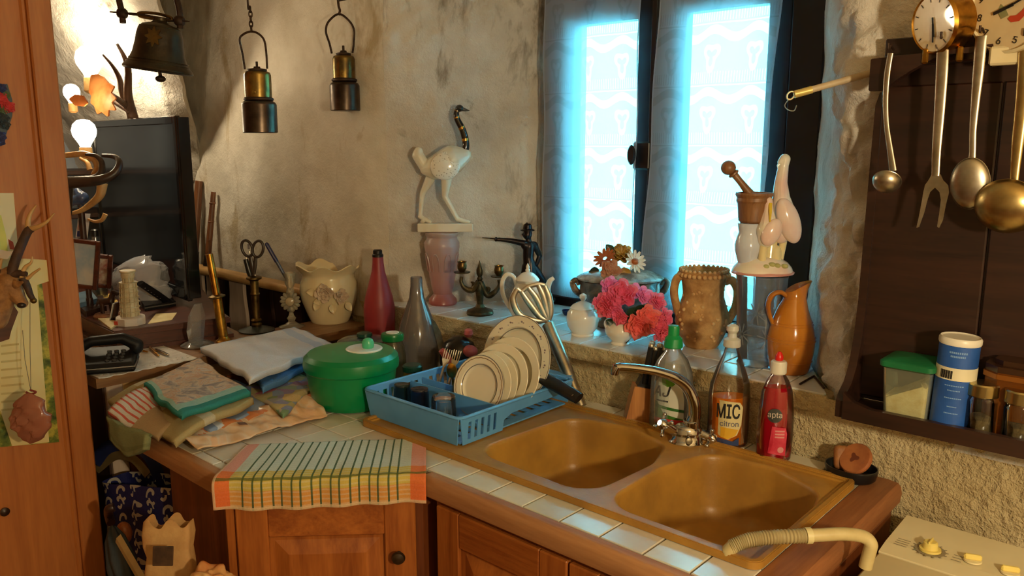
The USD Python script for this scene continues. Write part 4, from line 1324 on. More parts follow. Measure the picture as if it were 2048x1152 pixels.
def ruffle(c, r, nrm, seed, layers=4, petals=5, depth_=0.6):
    """A double blossom: nested wavy cups."""
    rg = np.random.default_rng(seed)
    ms = []
    for L in range(layers):
        R = r * (1 - 0.2 * L)
        ph, up_ = rg.uniform(0, 6.28), 0.25 + 0.55 * L / layers
        th_ = np.linspace(0, 2 * np.pi, 33)
        P = np.zeros((33, 6, 3))
        for j, t in enumerate(np.linspace(0.08, 1, 6)):
            w = 1 + t * (0.14 * np.cos(petals * th_ + ph) + 0.06 * np.cos((2 * petals + 3) * th_ + ph * 2))
            rr = R * t * w * (1 - 0.25 * up_ * t)
            h = R * up_ * t ** 1.5 * depth_ * 1.6 + t * R * 0.13 * np.sin((petals + 2) * th_ + ph) + L * 0.10 * r
            P[:, j] = np.stack([rr * np.cos(th_), rr * np.sin(th_), h], 1)
        P[-1] = P[0]
        ms.append(sheet(P, r * 0.05)[0])
    m = trimesh.util.concatenate(ms)
    m.apply_transform(axisframe(c, nrm))
    return m


def petalflower(c, r, nrm, n, w, cup=0.15, droop=0.0, seed=0):
    """Daisy: n separate petals round a hub, as one list of meshes."""
    out = []
    rg = np.random.default_rng(seed)
    for k in range(n):
        a = 2 * math.pi * k / n + rg.uniform(-0.08, 0.08)
        x = np.linspace(0.18, 1, 6)
        ww = w * np.sin(np.pi * np.clip(x * 0.93, 0, 1)) ** 0.6 + 0.01
        P = np.zeros((6, 3, 3))
        for i in range(6):
            for j, t in enumerate((-1, 0, 1)):
                P[i, j] = (x[i] * r, t * ww[i] * r, cup * r * x[i] ** 1.5 + abs(t) * 0.05 * r + rg.uniform(-0.02, 0.02) * r)
        m = sheet(P, r * 0.05)[0]
        m.apply_transform(trimesh.transformations.rotation_matrix(a, (0, 0, 1)))
        m.apply_transform(axisframe(c, nrm))
        out.append(m)
    return out


def leaf(c, L, w, d, nrm, curl=0.2):
    """A pointed leaf from c along d."""
    d = np.asarray(d, float) / np.linalg.norm(d)
    y = np.cross(nrm, d)
    y /= np.linalg.norm(y)
    n_ = np.cross(d, y)
    x = np.linspace(0, 1, 8)
    ww = w * np.sin(np.pi * x ** 0.8) ** 0.8 + 0.0006
    P = np.zeros((8, 5, 3))
    for i in range(8):
        for j, t in enumerate((-1, -0.5, 0, 0.5, 1)):
            P[i, j] = c + d * L * x[i] + y * t * ww[i] + n_ * (abs(t) * w * 0.3 - curl * L * x[i] ** 2 + 0.06 * w * math.sin(9 * x[i]) * abs(t))
    return sheet(P, 0.0012)[0]


TV = -FW0
CER_TAN = mat('ceramic_rose_tan', lin(196, 146, 116), lin(176, 120, 92), 20, 0.3, coat=0.2)
CER_OR = mat('ceramic_orange', lin(176, 98, 48), lin(150, 76, 34), 20, 0.35)
CER_YE = mat('ceramic_ochre', lin(188, 146, 66), lin(150, 112, 44), 20, 0.35)
CER_WH = mat('ceramic_petal_white', lin(226, 204, 180), lin(214, 184, 150), 20, 0.3)
CER_GR = mat('ceramic_leaf_green', lin(64, 84, 72), lin(40, 58, 54), 20, 0.3)
part(tn, 'ceramic_rose', ruffle(v(1214, 536, -0.060), 21 * s, TV * 0.9 + UP0 * 0.3, 3, 5, 5), CER_TAN)
part(tn, 'ceramic_orange_daisy', petalflower(v(1205, 516, -0.03), 23 * s, TV * 0.5 + UP0 * 0.6 - RT * 0.4, 12, 0.16, seed=4), CER_OR)
dsy = part(tn, 'ceramic_white_daisy', petalflower(v(1262, 521, -0.045), 23 * s, TV * 0.75 + UP0 * 0.35 + RT * 0.4, 13, 0.15, seed=5), CER_WH)
part(dsy, 'daisy_centre', ball(v(1262, 520, -0.05), 8 * s, 2, (1, 1, 0.8)), CER_OR)
part(tn, 'ceramic_yellow_flower', ruffle(v(1238, 512, 0.0), 24 * s, UP0 * 0.7 + TV * 0.6, 8, 3, 6), CER_YE)
for a_, b_, l_, w_ in (((1240, 530), (0.05, -1), 26, 13), ((1224, 524), (-0.3, -1), 20, 8), ((1258, 545), (0.7, -0.5), 20, 8)):
    part(tn, 'ceramic_leaf', leaf(v(*a_, -0.055), l_ * s, w_ * s, RT * b_[0] + UP0 * b_[1], TV, -0.1), CER_YE)
for a_, b_ in (((1195, 540), (-0.9, -0.2)), ((1268, 548), (0.9, -0.2)), ((1222, 505), (-0.5, 0.5))):
    part(tn, 'ceramic_leaf', leaf(v(*a_, -0.01), 20 * s, 8 * s, RT * b_[0] + UP0 * b_[1], TV, 0.1), CER_GR)

# posy in a small vase
p, s = base(1240, 688, SILL_Z)
v = V2(p, 1240, 692)
sv = thing('small_vase', 'small squat ivory china vase with ear handles, holding the pink flowers', 'vase', p)
part(sv, 'body', lathe(pp([(0, 0), (18, 0), (19, 2), (16, 6), (29, 20), (31, 29), (27, 39), (20, 45), (23, 50), (21, 50), (17, 45), (24, 38), (27, 29), (14, 8), (0, 7)], s), 44, o=p), PORC)
for sg in (-1, 1):
    part(sv, 'ear', tube(spline([v(1240 + sg * 27, 660), v(1240 + sg * 30, 650), v(1240 + sg * 25, 643), v(1240 + sg * 19, 646)], 5), 3.5 * s, 10), PORC)
fl = thing('flower_bunch', 'bunch of pink and coral begonias in the small ivory vase', 'flowers', p + (0, 0, 0.03))
COL = {'pink': mat('petal_pink', lin(240, 104, 146), lin(224, 74, 116), 14, 0.5, sss=0.15), 'mag': mat('petal_magenta', lin(240, 128, 192), lin(224, 96, 164), 14, 0.5, sss=0.15),
       'coral': mat('petal_coral', lin(246, 112, 104), lin(234, 84, 84), 14, 0.5, sss=0.15), 'red': mat('petal_rose_red', lin(232, 86, 112), lin(210, 60, 88), 14, 0.5, sss=0.15)}
for i, (x, y, r, d, cn, nx, ny) in enumerate([(1241, 590, 29, -.02, 'pink', -.1, .5), (1212, 604, 22, -.02, 'pink', -.5, .3), (1219, 578, 20, .01, 'mag', -.3, .7), (1207, 616, 20, -.03, 'red', -.6, 0), (1226, 622, 19, -.035, 'pink', -.2, -.2),
                                            (1236, 634, 15, -.04, 'red', 0, -.4), (1268, 590, 18, .01, 'mag', .3, .6), (1284, 596, 19, 0, 'mag', .5, .4), (1310, 608, 20, 0, 'pink', .5, .5), (1270, 648, 26, -.05, 'coral', -.2, -.1),
                                            (1289, 632, 24, -.04, 'coral', .1, .3), (1306, 646, 25, -.03, 'red', .4, 0), (1324, 636, 20, -.02, 'pink', .7, .2), (1318, 664, 20, -.03, 'red', .4, -.5), (1192, 606, 11, -.02, 'pink', -.7, .2)]):
    part(fl, 'blossom', ruffle(v(x, y, d), r * s, TV + RT * nx + UP0 * ny, 40 + i, 4, 5, 0.7), COL[cn])
LEAFG = mat('leaf_dark_green', lin(38, 66, 34), lin(26, 46, 26), 20, 0.4)
for a_, b_, l_, w_ in (((1248, 640), (0.8, 0.45), 40, 17), ((1240, 650), (-0.2, 0.7), 30, 10), ((1262, 622), (0.9, -0.1), 38, 13), ((1232, 650), (-0.8, 0.3), 24, 9), ((1250, 668), (0.0, -1), 20, 7)):
    part(fl, 'leaf', leaf(v(*a_, -0.02), l_ * s, w_ * s, RT * b_[0] + UP0 * b_[1], TV, 0.1), LEAFG)
for x, y, d in ((1222, 620, -.01), (1242, 605, 0), (1275, 640, -.02), (1300, 640, -.01)):
    part(fl, 'stem', tube(spline([p + (0, 0, 14 * s), v(1241, 650), v(x, y, d)], 6), 0.0022, 8), mat('stem_green', lin(70, 100, 50), None, 8, 0.5))

# encrusted clay amphora
p, s = base(1402, 692, SILL_Z)
v = V2(p, 1402, 700)
CLAY = mat('clay_encrusted', lin(198, 154, 98), lin(152, 108, 62), 22, 0.8, bump=0.7, bs=110)
CLAYD = mat('clay_beads', lin(212, 174, 122), lin(186, 142, 92), 22, 0.7, bump=0.3)
am2 = thing('clay_amphora', 'two-handled brown clay jar crusted with beads and shells', 'jar', p)
ap = [(0, 0), (30, 0), (34, 4), (44, 24), (53, 48), (52, 64), (45, 84), (40, 100), (40, 112), (43, 132), (47, 146), (49, 150), (46, 152), (43, 150), (38, 130), (36, 112), (36, 100), (44, 74), (46, 50), (0, 12)]
part(am2, 'body', lathe(pp(ap, s), 64, o=p, wob=lambda a, z: 1 + 0.008 * np.sin(17 * a + z * 200)), CLAY)
for pts in ([(1362, 560), (1349, 566), (1344, 590), (1349, 616), (1358, 640)], [(1444, 572), (1458, 570), (1469, 590), (1466, 624), (1452, 650)]):
    part(am2, 'handle', tube(spline([v(*q) for q in pts], 7), [8 * s, 8.5 * s, 8 * s, 8 * s, 9 * s], 12), CLAY)
for ring, zz_, rr_ in ((0, 143, 47.5), (1, 152, 46)):
    for k in range(30):
        a = 2 * math.pi * k / 30
        part(am2, 'rim_bead', ball(p + np.array([math.cos(a) * rr_ * s, math.sin(a) * rr_ * s, zz_ * s * 1.02]), (4.6 if ring == 0 else 3.4) * s, 1), CLAYD)
rg = np.random.default_rng(5)
for k in range(46):
    a = math.atan2(*( (EYE - p)[:2][::-1])) + rg.uniform(-1.5, 1.5)
    h = rg.uniform(20, 118)
    rr_ = np.interp(h, [0, 24, 48, 64, 84, 100, 112, 132], [32, 44, 53, 52, 45, 38, 37, 42])
    part(am2, 'shell_bead', ball(p + np.array([math.cos(a) * rr_ * s, math.sin(a) * rr_ * s, h * s]), rg.uniform(2.2, 4.6) * s, 1), CLAYD)

# tall glass vase with the herons, vase, mortar on top
p, s = base(1515, 727, SILL_Z)
v = V2(p, 1520, 738)
CUTG = glass('cut_glass', (0.90, 0.93, 0.95), 0.03, 1.0, lin(160, 170, 180), 0.16)
gv = thing('glass_vase', 'tall pressed glass vase with star pattern carrying the herons', 'vase', p)
gpz = [(0, 0), (39, 0), (41, 3), (38, 8), (40, 30), (44, 80), (47, 130), (49, 172), (50, 177), (47, 177), (44, 130), (40, 70), (35, 14), (0, 12)]
part(gv, 'body', lathe(pp(gpz, s), 56, o=p, wob=lambda a, z: 1 + 0.012 * np.sin(14 * a)), CUTG)
Mv = np.eye(4)
af = math.atan2(*((EYE - p)[:2][::-1]))
for dz, da in ((110, -0.15), (60, 0.35), (66, -0.75)):
    for k in range(9):
        t = math.pi * 2 * k / 9
        L = 22 * s
        m = cbox((0.004, -0.0018, 0), (L, 0.0018, 0.003), 0.0012)
        m.apply_transform(trimesh.transformations.rotation_matrix(t, (0, 0, 1)))
        m = wrapflat(m, 46.0 * s)
        m.apply_translation((0, 0, dz * s))
        m.apply_transform(trimesh.transformations.rotation_matrix(af + da, (0, 0, 1)))
        part(gv, 'star_ray', move(m, p), CUTG)
# heron figurine
top = p + np.array([0, 0, 177 * s * 1.02 + 0.001])
v = V2(top, 1520, 552)
s = v.s
g = G()
nz = g.noise(g.pos(), 9, 3, 0.5)
c = g.ramp(nz + '.fac', [(0.36, lin(232, 196, 182)), (0.5, lin(236, 222, 204)), (0.62, lin(236, 230, 206))])
HER = g.out('heron_glaze', g.n('principled_bsdf', base_color=c, roughness=0.12, coat_weight=0.5) + '.BSDF')
PINKW = mat('heron_wing_pink', lin(236, 200, 186), lin(236, 214, 200), 16, 0.14, coat=0.5)
BLUEW = mat('vase_bluish_white', lin(206, 212, 222), lin(196, 200, 214), 8, 0.1, coat=0.5)
hr = thing('heron_figurine', 'pink and white porcelain figurine of two herons beside a small vase', 'figurine', top)
part(hr, 'base', lathe(solidprof(pp([(58, 4), (60, 7), (57, 14), (48, 24), (34, 32), (20, 35)], s)), 56, M=frame((0, 0, 0), x=RT, y=FW0) @ np.diag([1, 0.8, 1, 1]), o=top, wob=lambda a, z: 1 + 0.02 * np.sin(5 * a)), HER)
part(hr, 'pink_rim', lathe(solidprof(pp([(50, 0), (61, 2), (62, 5), (58, 8)], s)), 56, M=frame((0, 0, 0), x=RT, y=FW0) @ np.diag([1, 0.8, 1, 1]), o=top), mat('rim_pink', lin(222, 158, 146), None, 8, 0.15, coat=0.4))
HB = [(v(1552, 476, .0), 17 * s, v(1556, 442, 0), 26 * s), (v(1556, 442), 26 * s, v(1549, 410, 0), 19 * s), (v(1549, 410), 18 * s, v(1546, 374, 0), 12.5 * s), (v(1546, 374), 12.5 * s, v(1549, 342), 10 * s), (v(1549, 342), 10 * s, v(1551, 330), 11 * s), (v(1551, 330), 10 * s, v(1542, 335, -.004), 6 * s)]
part(hr, 'tall_heron', blob(HB, 0.005, 10), HER, smooth=True)
part(hr, 'tall_heron_wing', put(ball((0, 0, 0), 1, 3, (22 * s, 47 * s, 0.022)), frame(v(1560, 446, -0.022), x=RT * 0.93 + UP0 * 0.36, y=-RT * 0.36 + UP0 * 0.93)), PINKW)
part(hr, 'tall_heron_beak', tube([v(1543, 334, -.004), v(1537, 342, -.006), v(1538, 350, -.006)], [3.5 * s, 2.5 * s, 0.8 * s], 8), mat('beak_white', lin(230, 226, 214), None, 8, 0.15))
SB = [(v(1516, 482, -.03), 16 * s, v(1518, 462, -.03), 21.5 * s), (v(1518, 462, -.03), 21 * s, v(1517, 428, -.03), 11 * s), (v(1517, 428, -.03), 11 * s, v(1516, 408, -.03), 9 * s)]
part(hr, 'small_heron', blob(SB, 0.005, 10), HER, smooth=True)
part(hr, 'small_heron_wing', put(ball((0, 0, 0), 1, 3, (18 * s, 28 * s, 0.014)), frame(v(1522, 466, -0.050), x=RT * 0.9 - UP0 * 0.4, y=RT * 0.4 + UP0 * 0.9)), PINKW)
part(hr, 'small_heron_beak', tube([v(1518, 412, -.040), v(1517, 428, -.050), v(1516, 446, -.055)], [4 * s, 3.2 * s, 1.2 * s], 10), mat('beak_yellow', lin(226, 192, 60), None, 8, 0.15))
RB = [(v(1528, 530, -.01), 12 * s, v(1532, 490, 0), 14 * s), (v(1510, 530, -.03), 8 * s, v(1513, 486, -.03), 8 * s), (v(1552, 530, .0), 7 * s, v(1558, 482, 0), 8 * s), (v(1540, 530, -.02), 11 * s, v(1540, 505, -.01), 12 * s)]
part(hr, 'reeds_and_legs', blob(RB, 0.005, 8), mat('heron_reeds', lin(232, 214, 160), lin(224, 204, 150), 14, 0.15, coat=0.4), smooth=True)
for k, (x, y) in enumerate(((1526, 528), (1536, 530), (1514, 532), (1551, 531))):
    part(hr, 'green_tuft', ball(v(x, y, -0.05), 6 * s, 2, (1.2, 1, 0.8)), mat('tuft_green', lin(190, 188, 120), None, 20, 0.2))
vp = v(1489, 536, 0.0)
vs = [(0, 0), (15, 0), (20, 10), (26, 30), (27, 42), (23, 58), (20, 66), (22, 76), (23, 84), (19, 84), (17, 66), (0, 60)]
part(hr, 'little_vase', lathe(pp(vs, s), 44, o=vp), BLUEW)
# mortar and pestle
WOODM = wood('mortar_wood', lin(150, 106, 66), lin(112, 72, 42), 'z', 14)
mp = vp + np.array([0, 0, 85 * s * 1.02]) + RT * 6 * s
mo = thing('wooden_mortar', 'turned wooden mortar standing in the top of the small china vase', 'mortar', mp)
part(mo, 'cup', lathe(pp([(0, 0), (24, 0), (28, 4), (30, 24), (31, 36), (34, 42), (33, 48), (36, 54), (35, 58), (31, 58), (27, 30), (0, 12)], s), 48, o=mp), WOODM)
v = V2(mp, 1495, 447)
ps = thing('pestle', 'wooden pestle with a ball end leaning out of the mortar', 'pestle', v(1492, 430))
pv_ = [v(1502, 420, 0.0), v(1490, 396, 0.004), v(1474, 375, 0.008), v(1458, 356, 0.012), v(1449, 346, 0.013)]
part(ps, 'shaft', tube(spline(pv_, 6), np.array([12, 11, 8, 6.5, 7, 8]) * s, 18), WOODM)
part(ps, 'collar', put(lathe(solidprof(pp([(8, 0), (11, 2), (11, 5), (8, 7)], s)), 24), axisframe(v(1457, 355, .012), v(1443, 340, .014) - v(1459, 358, .012))), WOODM)
part(ps, 'ball_end', ball(v(1444, 341, .014), 14.5 * s, 3), WOODM)

# honey-coloured pitcher
p, s = base(1578, 742, SILL_Z)
v = V2(p, 1578, 750)
PIT = mat('pitcher_glaze', lin(196, 124, 40), lin(164, 96, 28), 7, 0.14, coat=0.5)
pt = thing('pitcher', 'tall honey-brown glazed pitcher with slanted spout, at the sill end', 'pitcher', p)
prof_ = [(0, 0), (34, 0), (37, 3), (40, 16), (45, 42), (46, 66), (42, 86), (37, 104), (29, 126), (21, 142), (18, 150)]
m = lathe(pp(solidprof(prof_ + [(18.5, 158)]), s), 48, o=p)
m2 = m.vertices
h = (m2[:, 2] - p[2]) / (s * 1.02)
k = np.clip((h - 138) / 20, 0, 1)
lat = (m2 - p) @ RT / s
m2 = m2 + np.outer(k * (np.clip((lat + 18) / 36, 0, 1) ** 1.2 * 22) * s, UP0) + np.outer(k * (np.clip(lat / 18, 0, 1) ** 2 * 13 + 2) * s, RT)
m.vertices = m2
part(pt, 'body', m, PIT)
for h0, r0 in ((70, 46.2), (64, 46.6), (100, 38.8), (95, 40.3), (146, 19.6), (24, 42.0)):
    part(pt, 'groove_ring', tube([p + np.array([math.cos(a) * r0 * s, math.sin(a) * r0 * s, h0 * s * 1.02]) for a in np.linspace(0, 2 * np.pi, 48, endpoint=False)], 0.7 * s, 6, closed=True), PIT)
part(pt, 'handle', tube(spline([v(1566, 602), v(1552, 593), v(1536, 598), v(1529, 614), v(1532, 636), v(1541, 656), v(1548, 664)], 7), [4.5 * s, 5 * s, 4.8 * s, 4 * s, 4.2 * s], 12, flat=(FW0, 1.5)), PIT)
q = [atz(x, y, SILL_Z + 0.003) for x, y in ((1600, 768), (1628, 752), (1648, 776))]
single('iron_wire', 'bent iron wire bracket lying beside the honey-brown pitcher', 'wire', tube(np.vstack([np.linspace(q[0], q[1], 8), np.linspace(q[1], q[2], 8)[1:]]), 0.0028, 8), IRON)

# ================================================================ ON THE WORKTOP
# ---- tap
p = np.array([-1.005, 1.806, CT + 0.004])
s = depth(p) / F_PX
v = V2(p, 1383, 893)
tap = thing('mixer_tap', 'chrome mixer tap with long swan spout and two cross handles', 'tap', p)
part(tap, 'body', lathe(solidprof(pp([(32, 0), (33, 3), (28, 8), (26, 20), (25, 30), (20, 36), (15, 38)], s)), 40, o=p, M=frame((0, 0, 0), x=RT, y=FW0) @ np.diag([1.15, 0.85, 1, 1])), CHROME)
sp = [v(1390, 860), v(1395, 835), v(1392, 806), v(1380, 782), v(1355, 760, -.01), v(1318, 745, -.02), v(1278, 736, -.03), v(1245, 731, -.04), v(1232, 731, -.045)]
part(tap, 'spout', tube(spline(sp, 8), np.array([14, 13, 12.5, 12, 11, 9.5, 8.5, 8, 8]) * s, 18), CHROME)
part(tap, 'spout_tip', tube([v(1234, 729, -.045), v(1231, 736, -.045), v(1230, 745, -.045)], np.array([8.5, 8.5, 7.5]) * s, 16), CHROME)
part(tap, 'swivel_nut', lathe(solidprof(pp([(17, 30), (18, 34), (17, 44), (15, 46)], s)), 24, o=p + RT * 7 * s), CHROME)
for sg, cx, cy in ((-1, 1331, 851), (1, 1427, 878)):
    a_ = v(1383 + sg * 20, 872)
    b_ = v(cx, cy, -0.02)
    hnd = part(tap, 'valve_neck', tube([a_, a_ * 0.4 + b_ * 0.6, b_], np.array([11, 10, 8]) * s, 16), CHROME)
    d_ = (b_ - a_) / np.linalg.norm(b_ - a_)
    Mh = axisframe(b_, d_)
    part(tap, 'handle_hub', put(lathe(solidprof(pp([(10, -4), (12, 2), (10, 8), (6, 11)], s)), 20), Mh), CHROME)
    for k in range(4):
        a = k * math.pi / 2 + 0.5
        u = Mh[:3, 0] * math.cos(a) + Mh[:3, 1] * math.sin(a)
        part(tap, 'handle_arm', [tube([b_ + u * 6 * s, b_ + u * 22 * s], np.array([3.6, 3.2]) * s, 10), ball(b_ + u * 22 * s, 4.6 * s, 2)], CHROME)
v0 = v(1384, 884, -0.034)
part(tap, 'round_emblem', put(lathe(solidprof([(0.009, 0), (0.009, 0.0015), (0.007, 0.0025)]), 24), axisframe(v(1380, 880, -0.036), TV + UP0 * 0.2)), mat('emblem_dull', lin(120, 108, 84), None, 8, 0.35, 0.7))

# ---- knife block
p, s = base(1282, 850, CT)
p = np.array([-1.20, 1.868, CT])
v = V2(p, 1277, 845)
BLK = wood('knife_block_wood', lin(190, 128, 66), lin(150, 92, 42), 'z', 9)
kb = thing('knife_block', 'leaning wooden knife block full of black-handled knives', 'knife block', p)
q = [v(1250, 838, -.03), v(1304, 850, -.03), v(1318, 778, -.03), v(1266, 768, -.03)]
q += [x + FW0 * 0.05 for x in q]
part(kb, 'block', trimesh.convex.convex_hull(np.array(q)), BLK, smooth=20)
part(kb, 'collar', trimesh.convex.convex_hull(np.array([v(x, y, d) for x, y in ((1272, 769), (1318, 778), (1322, 758), (1280, 752)) for d in (-.024, .014)])), BLACK_PL, smooth=20)
for k, (x0, x1, d) in enumerate(((1286, 1297, -.022), (1296, 1305, -.022), (1305, 1314, -.022), (1312, 1322, -.022), (1290, 1302, .004), (1304, 1316, .004))):
    kn = thing('kitchen_knife', ['black knife handle at the left of the block front row', 'black knife handle second in the block front row', 'black knife handle third in the block front row', 'black knife handle at the right of the block front row',
                                 'black knife handle at the left of the block back row', 'black knife handle at the right of the block back row'][k], 'knife', v(x0, 760, d), group='knives in the wooden block')
    A_, B_ = v(x0, 764, d), v(x1, 690 + (6 if k % 2 else 0), d)
    part(kn, 'handle', tube(spline([A_, A_ * 0.6 + B_ * 0.4, B_], 4), np.array([6, 7.5, 6]) * s, 10), BLACK_PL)
    part(kn, 'end_cap', ball(B_ + (0, 0, 0.001), 6.2 * s, 2, (1, 1, 1.15)), STEEL)


# ---- bottles
def flatbottle(prof, s, p, ky, yaw):
    return lathe(pp(prof, s), 44, o=p, M=trimesh.transformations.rotation_matrix(yaw, (0, 0, 1)) @ np.diag([1, ky, 1, 1]))


def label_on(poly, W, H, s, p, rad, ky, yaw, th=0.0006, off=0.0006):
    """Flat print bent onto the front of an oval bottle; poly in pixels (x right, y up from the base)."""
    m = ext(poly.segmentize(5.0), th / s, 0)
    m = m.subdivide().subdivide()
    vv = m.vertices * s
    a = vv[:, 0] / rad
    loc = np.c_[(rad + off + vv[:, 2]) * np.sin(a), -(rad * ky + off + vv[:, 2]) * np.cos(a), vv[:, 1] * 1.02]
    m.vertices = loc
    m.apply_transform(trimesh.transformations.rotation_matrix(yaw, (0, 0, 1)))
    m.apply_translation(p)
    return m


def text_on(txt, h, cx, cy, s, p, rad, ky, yaw, off=0.0014, bold=True, slant=0.0, sx=1.0):
    m = meshkit.text_mesh(txt, h, 0.5, bold)
    m = m.subdivide()
    m.apply_translation(-m.bounds.mean(0))
    vv = m.vertices.copy()
    vv[:, 0] = vv[:, 0] * sx + vv[:, 1] * slant + cx
    vv[:, 1] += cy
    vv = vv * s
    a = vv[:, 0] / rad
    m.vertices = np.c_[(rad + off + vv[:, 2]) * np.sin(a), -(rad * ky + off + vv[:, 2]) * np.cos(a), vv[:, 1] * 1.02]
    m.apply_transform(trimesh.transformations.rotation_matrix(yaw, (0, 0, 1)))
    m.apply_translation(p)
    return m


YV = YAW                                                     # a bottle's front facing the viewer
p = np.array([-1.095, 1.870, CT + 0.0005])
s = depth(p) / F_PX
bA = thing('clear_detergent_bottle', 'clear detergent bottle with green cap and green-white label', 'bottle', p)
part(bA, 'bottle', flatbottle([(0, 0), (38, 0), (42, 4), (43, 20), (42, 90), (40, 118), (30, 142), (17, 158), (15, 166), (15, 172), (13, 172), (13, 160), (28, 140), (38, 116), (40, 90), (40, 8), (0, 4)], s, p, 0.62, YV), PLCLEAR)
part(bA, 'cap', lathe(solidprof(pp([(17, 166), (19, 168), (17, 184), (11, 190), (11, 206), (9, 209)], s)), 28, o=p, wob=lambda a, z: 1 + 0.02 * np.sign(np.sin(a * 14))), mat('cap_green', lin(20, 150, 82), None, 8, 0.3))
yl = YV - 0.35
LR = 43 * s
part(bA, 'label', label_on(Polygon([(-36, 6), (30, 6), (30, 70), (22, 100), (6, 124), (-14, 122), (-32, 96), (-37, 60)]), 0, 0, s, p, LR, 0.62, yl), mat('label_white', lin(216, 214, 196), None, 6, 0.35))
part(bA, 'label_green_field', label_on(Polygon([(-36, 6), (30, 6), (30, 30), (-10, 40), (-24, 62), (-37, 66)]), 0, 0, s, p, LR, 0.62, yl, off=0.0012), mat('label_green', lin(90, 140, 48), lin(60, 112, 40), 20, 0.35))
part(bA, 'label_dark_foot', label_on(Polygon([(-36, 6), (30, 6), (30, 22), (-36, 22)]), 0, 0, s, p, LR, 0.62, yl, off=0.0018), mat('label_dark_green', lin(24, 66, 40), None, 8, 0.35))
part(bA, 'label_red_stripe', label_on(Polygon([(-32, 20), (28, 20), (28, 29), (-32, 31)]), 0, 0, s, p, LR, 0.62, yl, off=0.0024), mat('label_red', lin(206, 52, 44), None, 8, 0.35))
part(bA, 'label_green_line', label_on(Polygon([(-28, 52), (30, 44), (30, 49), (-28, 58)]), 0, 0, s, p, LR, 0.62, yl, off=0.0018), mat('label_mid_green', lin(50, 108, 40), None, 8, 0.35))
part(bA, 'label_leaf', label_on(Polygon([(-14, 98), (-16, 110), (-6, 120), (6, 116), (12, 102), (6, 96), (-4, 94)]), 0, 0, s, p, LR, 0.62, yl, off=0.0012), mat('label_leaf_green', lin(96, 156, 36), lin(70, 130, 30), 60, 0.35))
part(bA, 'label_lettering', text_on('AJ', 20, -16, 84, s, p, LR, 0.62, yl, slant=0.25), INK, smooth=False)
part(bA, 'label_small_line', label_on(Polygon([(-26, 64), (-2, 63), (-2, 66), (-26, 67)]), 0, 0, s, p, LR, 0.62, yl, off=0.0014), INK, smooth=False)

p = np.array([-0.925, 1.872, CT + 0.0005])
s = depth(p) / F_PX
bB = thing('orange_detergent_bottle', 'clear bottle half full of orange liquid, lettered MIC citron, clouded cap', 'bottle', p)
outp = [(0, 0), (36, 0), (40, 5), (41, 30), (41, 100), (39, 125), (28, 156), (16, 184), (13, 196), (13, 202)]
part(bB, 'bottle', flatbottle(outp + [(11, 202), (11, 194), (26, 154), (37, 124), (39, 100), (39, 8), (0, 5)], s, p, 0.62, YV), glass('bottle_clear', (0.96, 0.95, 0.93), 0.04, 0.9))
g = G()
ORL = g.out('liquid_orange', g.n('principled_bsdf', base_color=lin(232, 116, 14), roughness=0.2, transmission_weight=0.12, subsurface_weight=0.3, subsurface_scale=0.03) + '.BSDF')
part(bB, 'liquid', flatbottle([(0, 6), (36, 6), (38, 12), (38.4, 30), (38.4, 100), (0, 100)], s, p, 0.60, YV), ORL)
part(bB, 'cap', lathe(solidprof(pp([(16, 198), (17, 200), (16, 212), (9, 216), (8, 224), (12, 230), (11, 238), (5, 242)], s)), 26, o=p), mat('cap_clouded', lin(206, 204, 196), None, 8, 0.3, sss=0.3))
LR = 41 * s
yl = YV - 0.26
part(bB, 'label', label_on(Polygon([(-30, 88), (-30, 96), (20, 92), (26, 84), (24, 50), (16, 30), (0, 22), (-16, 28), (-30, 50)]).buffer(2), 0, 0, s, p, LR, 0.62, yl), mat('label_cream', lin(226, 212, 160), None, 6, 0.4))
part(bB, 'label_lemon', label_on(Polygon([(-14, 44), (20, 40), (14, 28), (0, 20), (-14, 24)]), 0, 0, s, p, LR, 0.62, yl, off=0.0012), mat('lemon_yellow', lin(226, 176, 50), None, 6, 0.4))
part(bB, 'lettering', text_on('MIC', 27, -1, 76, s, p, LR, 0.62, yl, sx=0.62), INK, smooth=False)
part(bB, 'lettering_small', text_on('citron', 10, 2, 51, s, p, LR, 0.62, yl, bold=False), mat('ink_blue_grey', lin(90, 92, 120), None, 5, 0.5), smooth=False)
part(bB, 'label_blue_foot', label_on(Polygon([(-20, 22), (10, 16), (22, 24), (22, 8), (-20, 8)]), 0, 0, s, p, LR, 0.62, yl, off=0.0009), mat('label_navy', lin(50, 66, 110), None, 6, 0.4))

p = np.array([-0.792, 1.858, CT + 0.0005])
s = depth(p) / F_PX
bC = thing('red_soap_bottle', 'dish soap bottle full of red liquid with white and red cap', 'bottle', p)
outp = [(0, 0), (30, 0), (34, 5), (36, 40), (36, 80), (34, 110), (30, 140), (22, 160), (14, 172), (13, 178)]
part(bC, 'bottle', flatbottle(outp + [(11, 178), (12, 172), (20, 159), (28.4, 139), (32.4, 110), (34.4, 80), (34.4, 40), (32, 6), (0, 4)], s, p, 0.64, YV), glass('bottle_red_tint', (0.96, 0.9, 0.9), 0.04, 0.9))
g = G()
RDL = g.out('liquid_red', g.n('principled_bsdf', base_color=lin(160, 4, 34), roughness=0.12, transmission_weight=0.0, subsurface_weight=0.2, subsurface_scale=0.02) + '.BSDF')
part(bC, 'liquid', flatbottle([(0, 5), (31, 5), (33.4, 10), (34, 40), (34, 80), (32, 110), (28, 139), (25, 148), (0, 148)], s, p, 0.61, YV), RDL)
cp_ = part(bC, 'cap', lathe(solidprof(pp([(14, 174), (15.5, 176), (15.5, 196), (13.5, 199), (6, 200)], s)), 32, o=p), WHITE_PL)
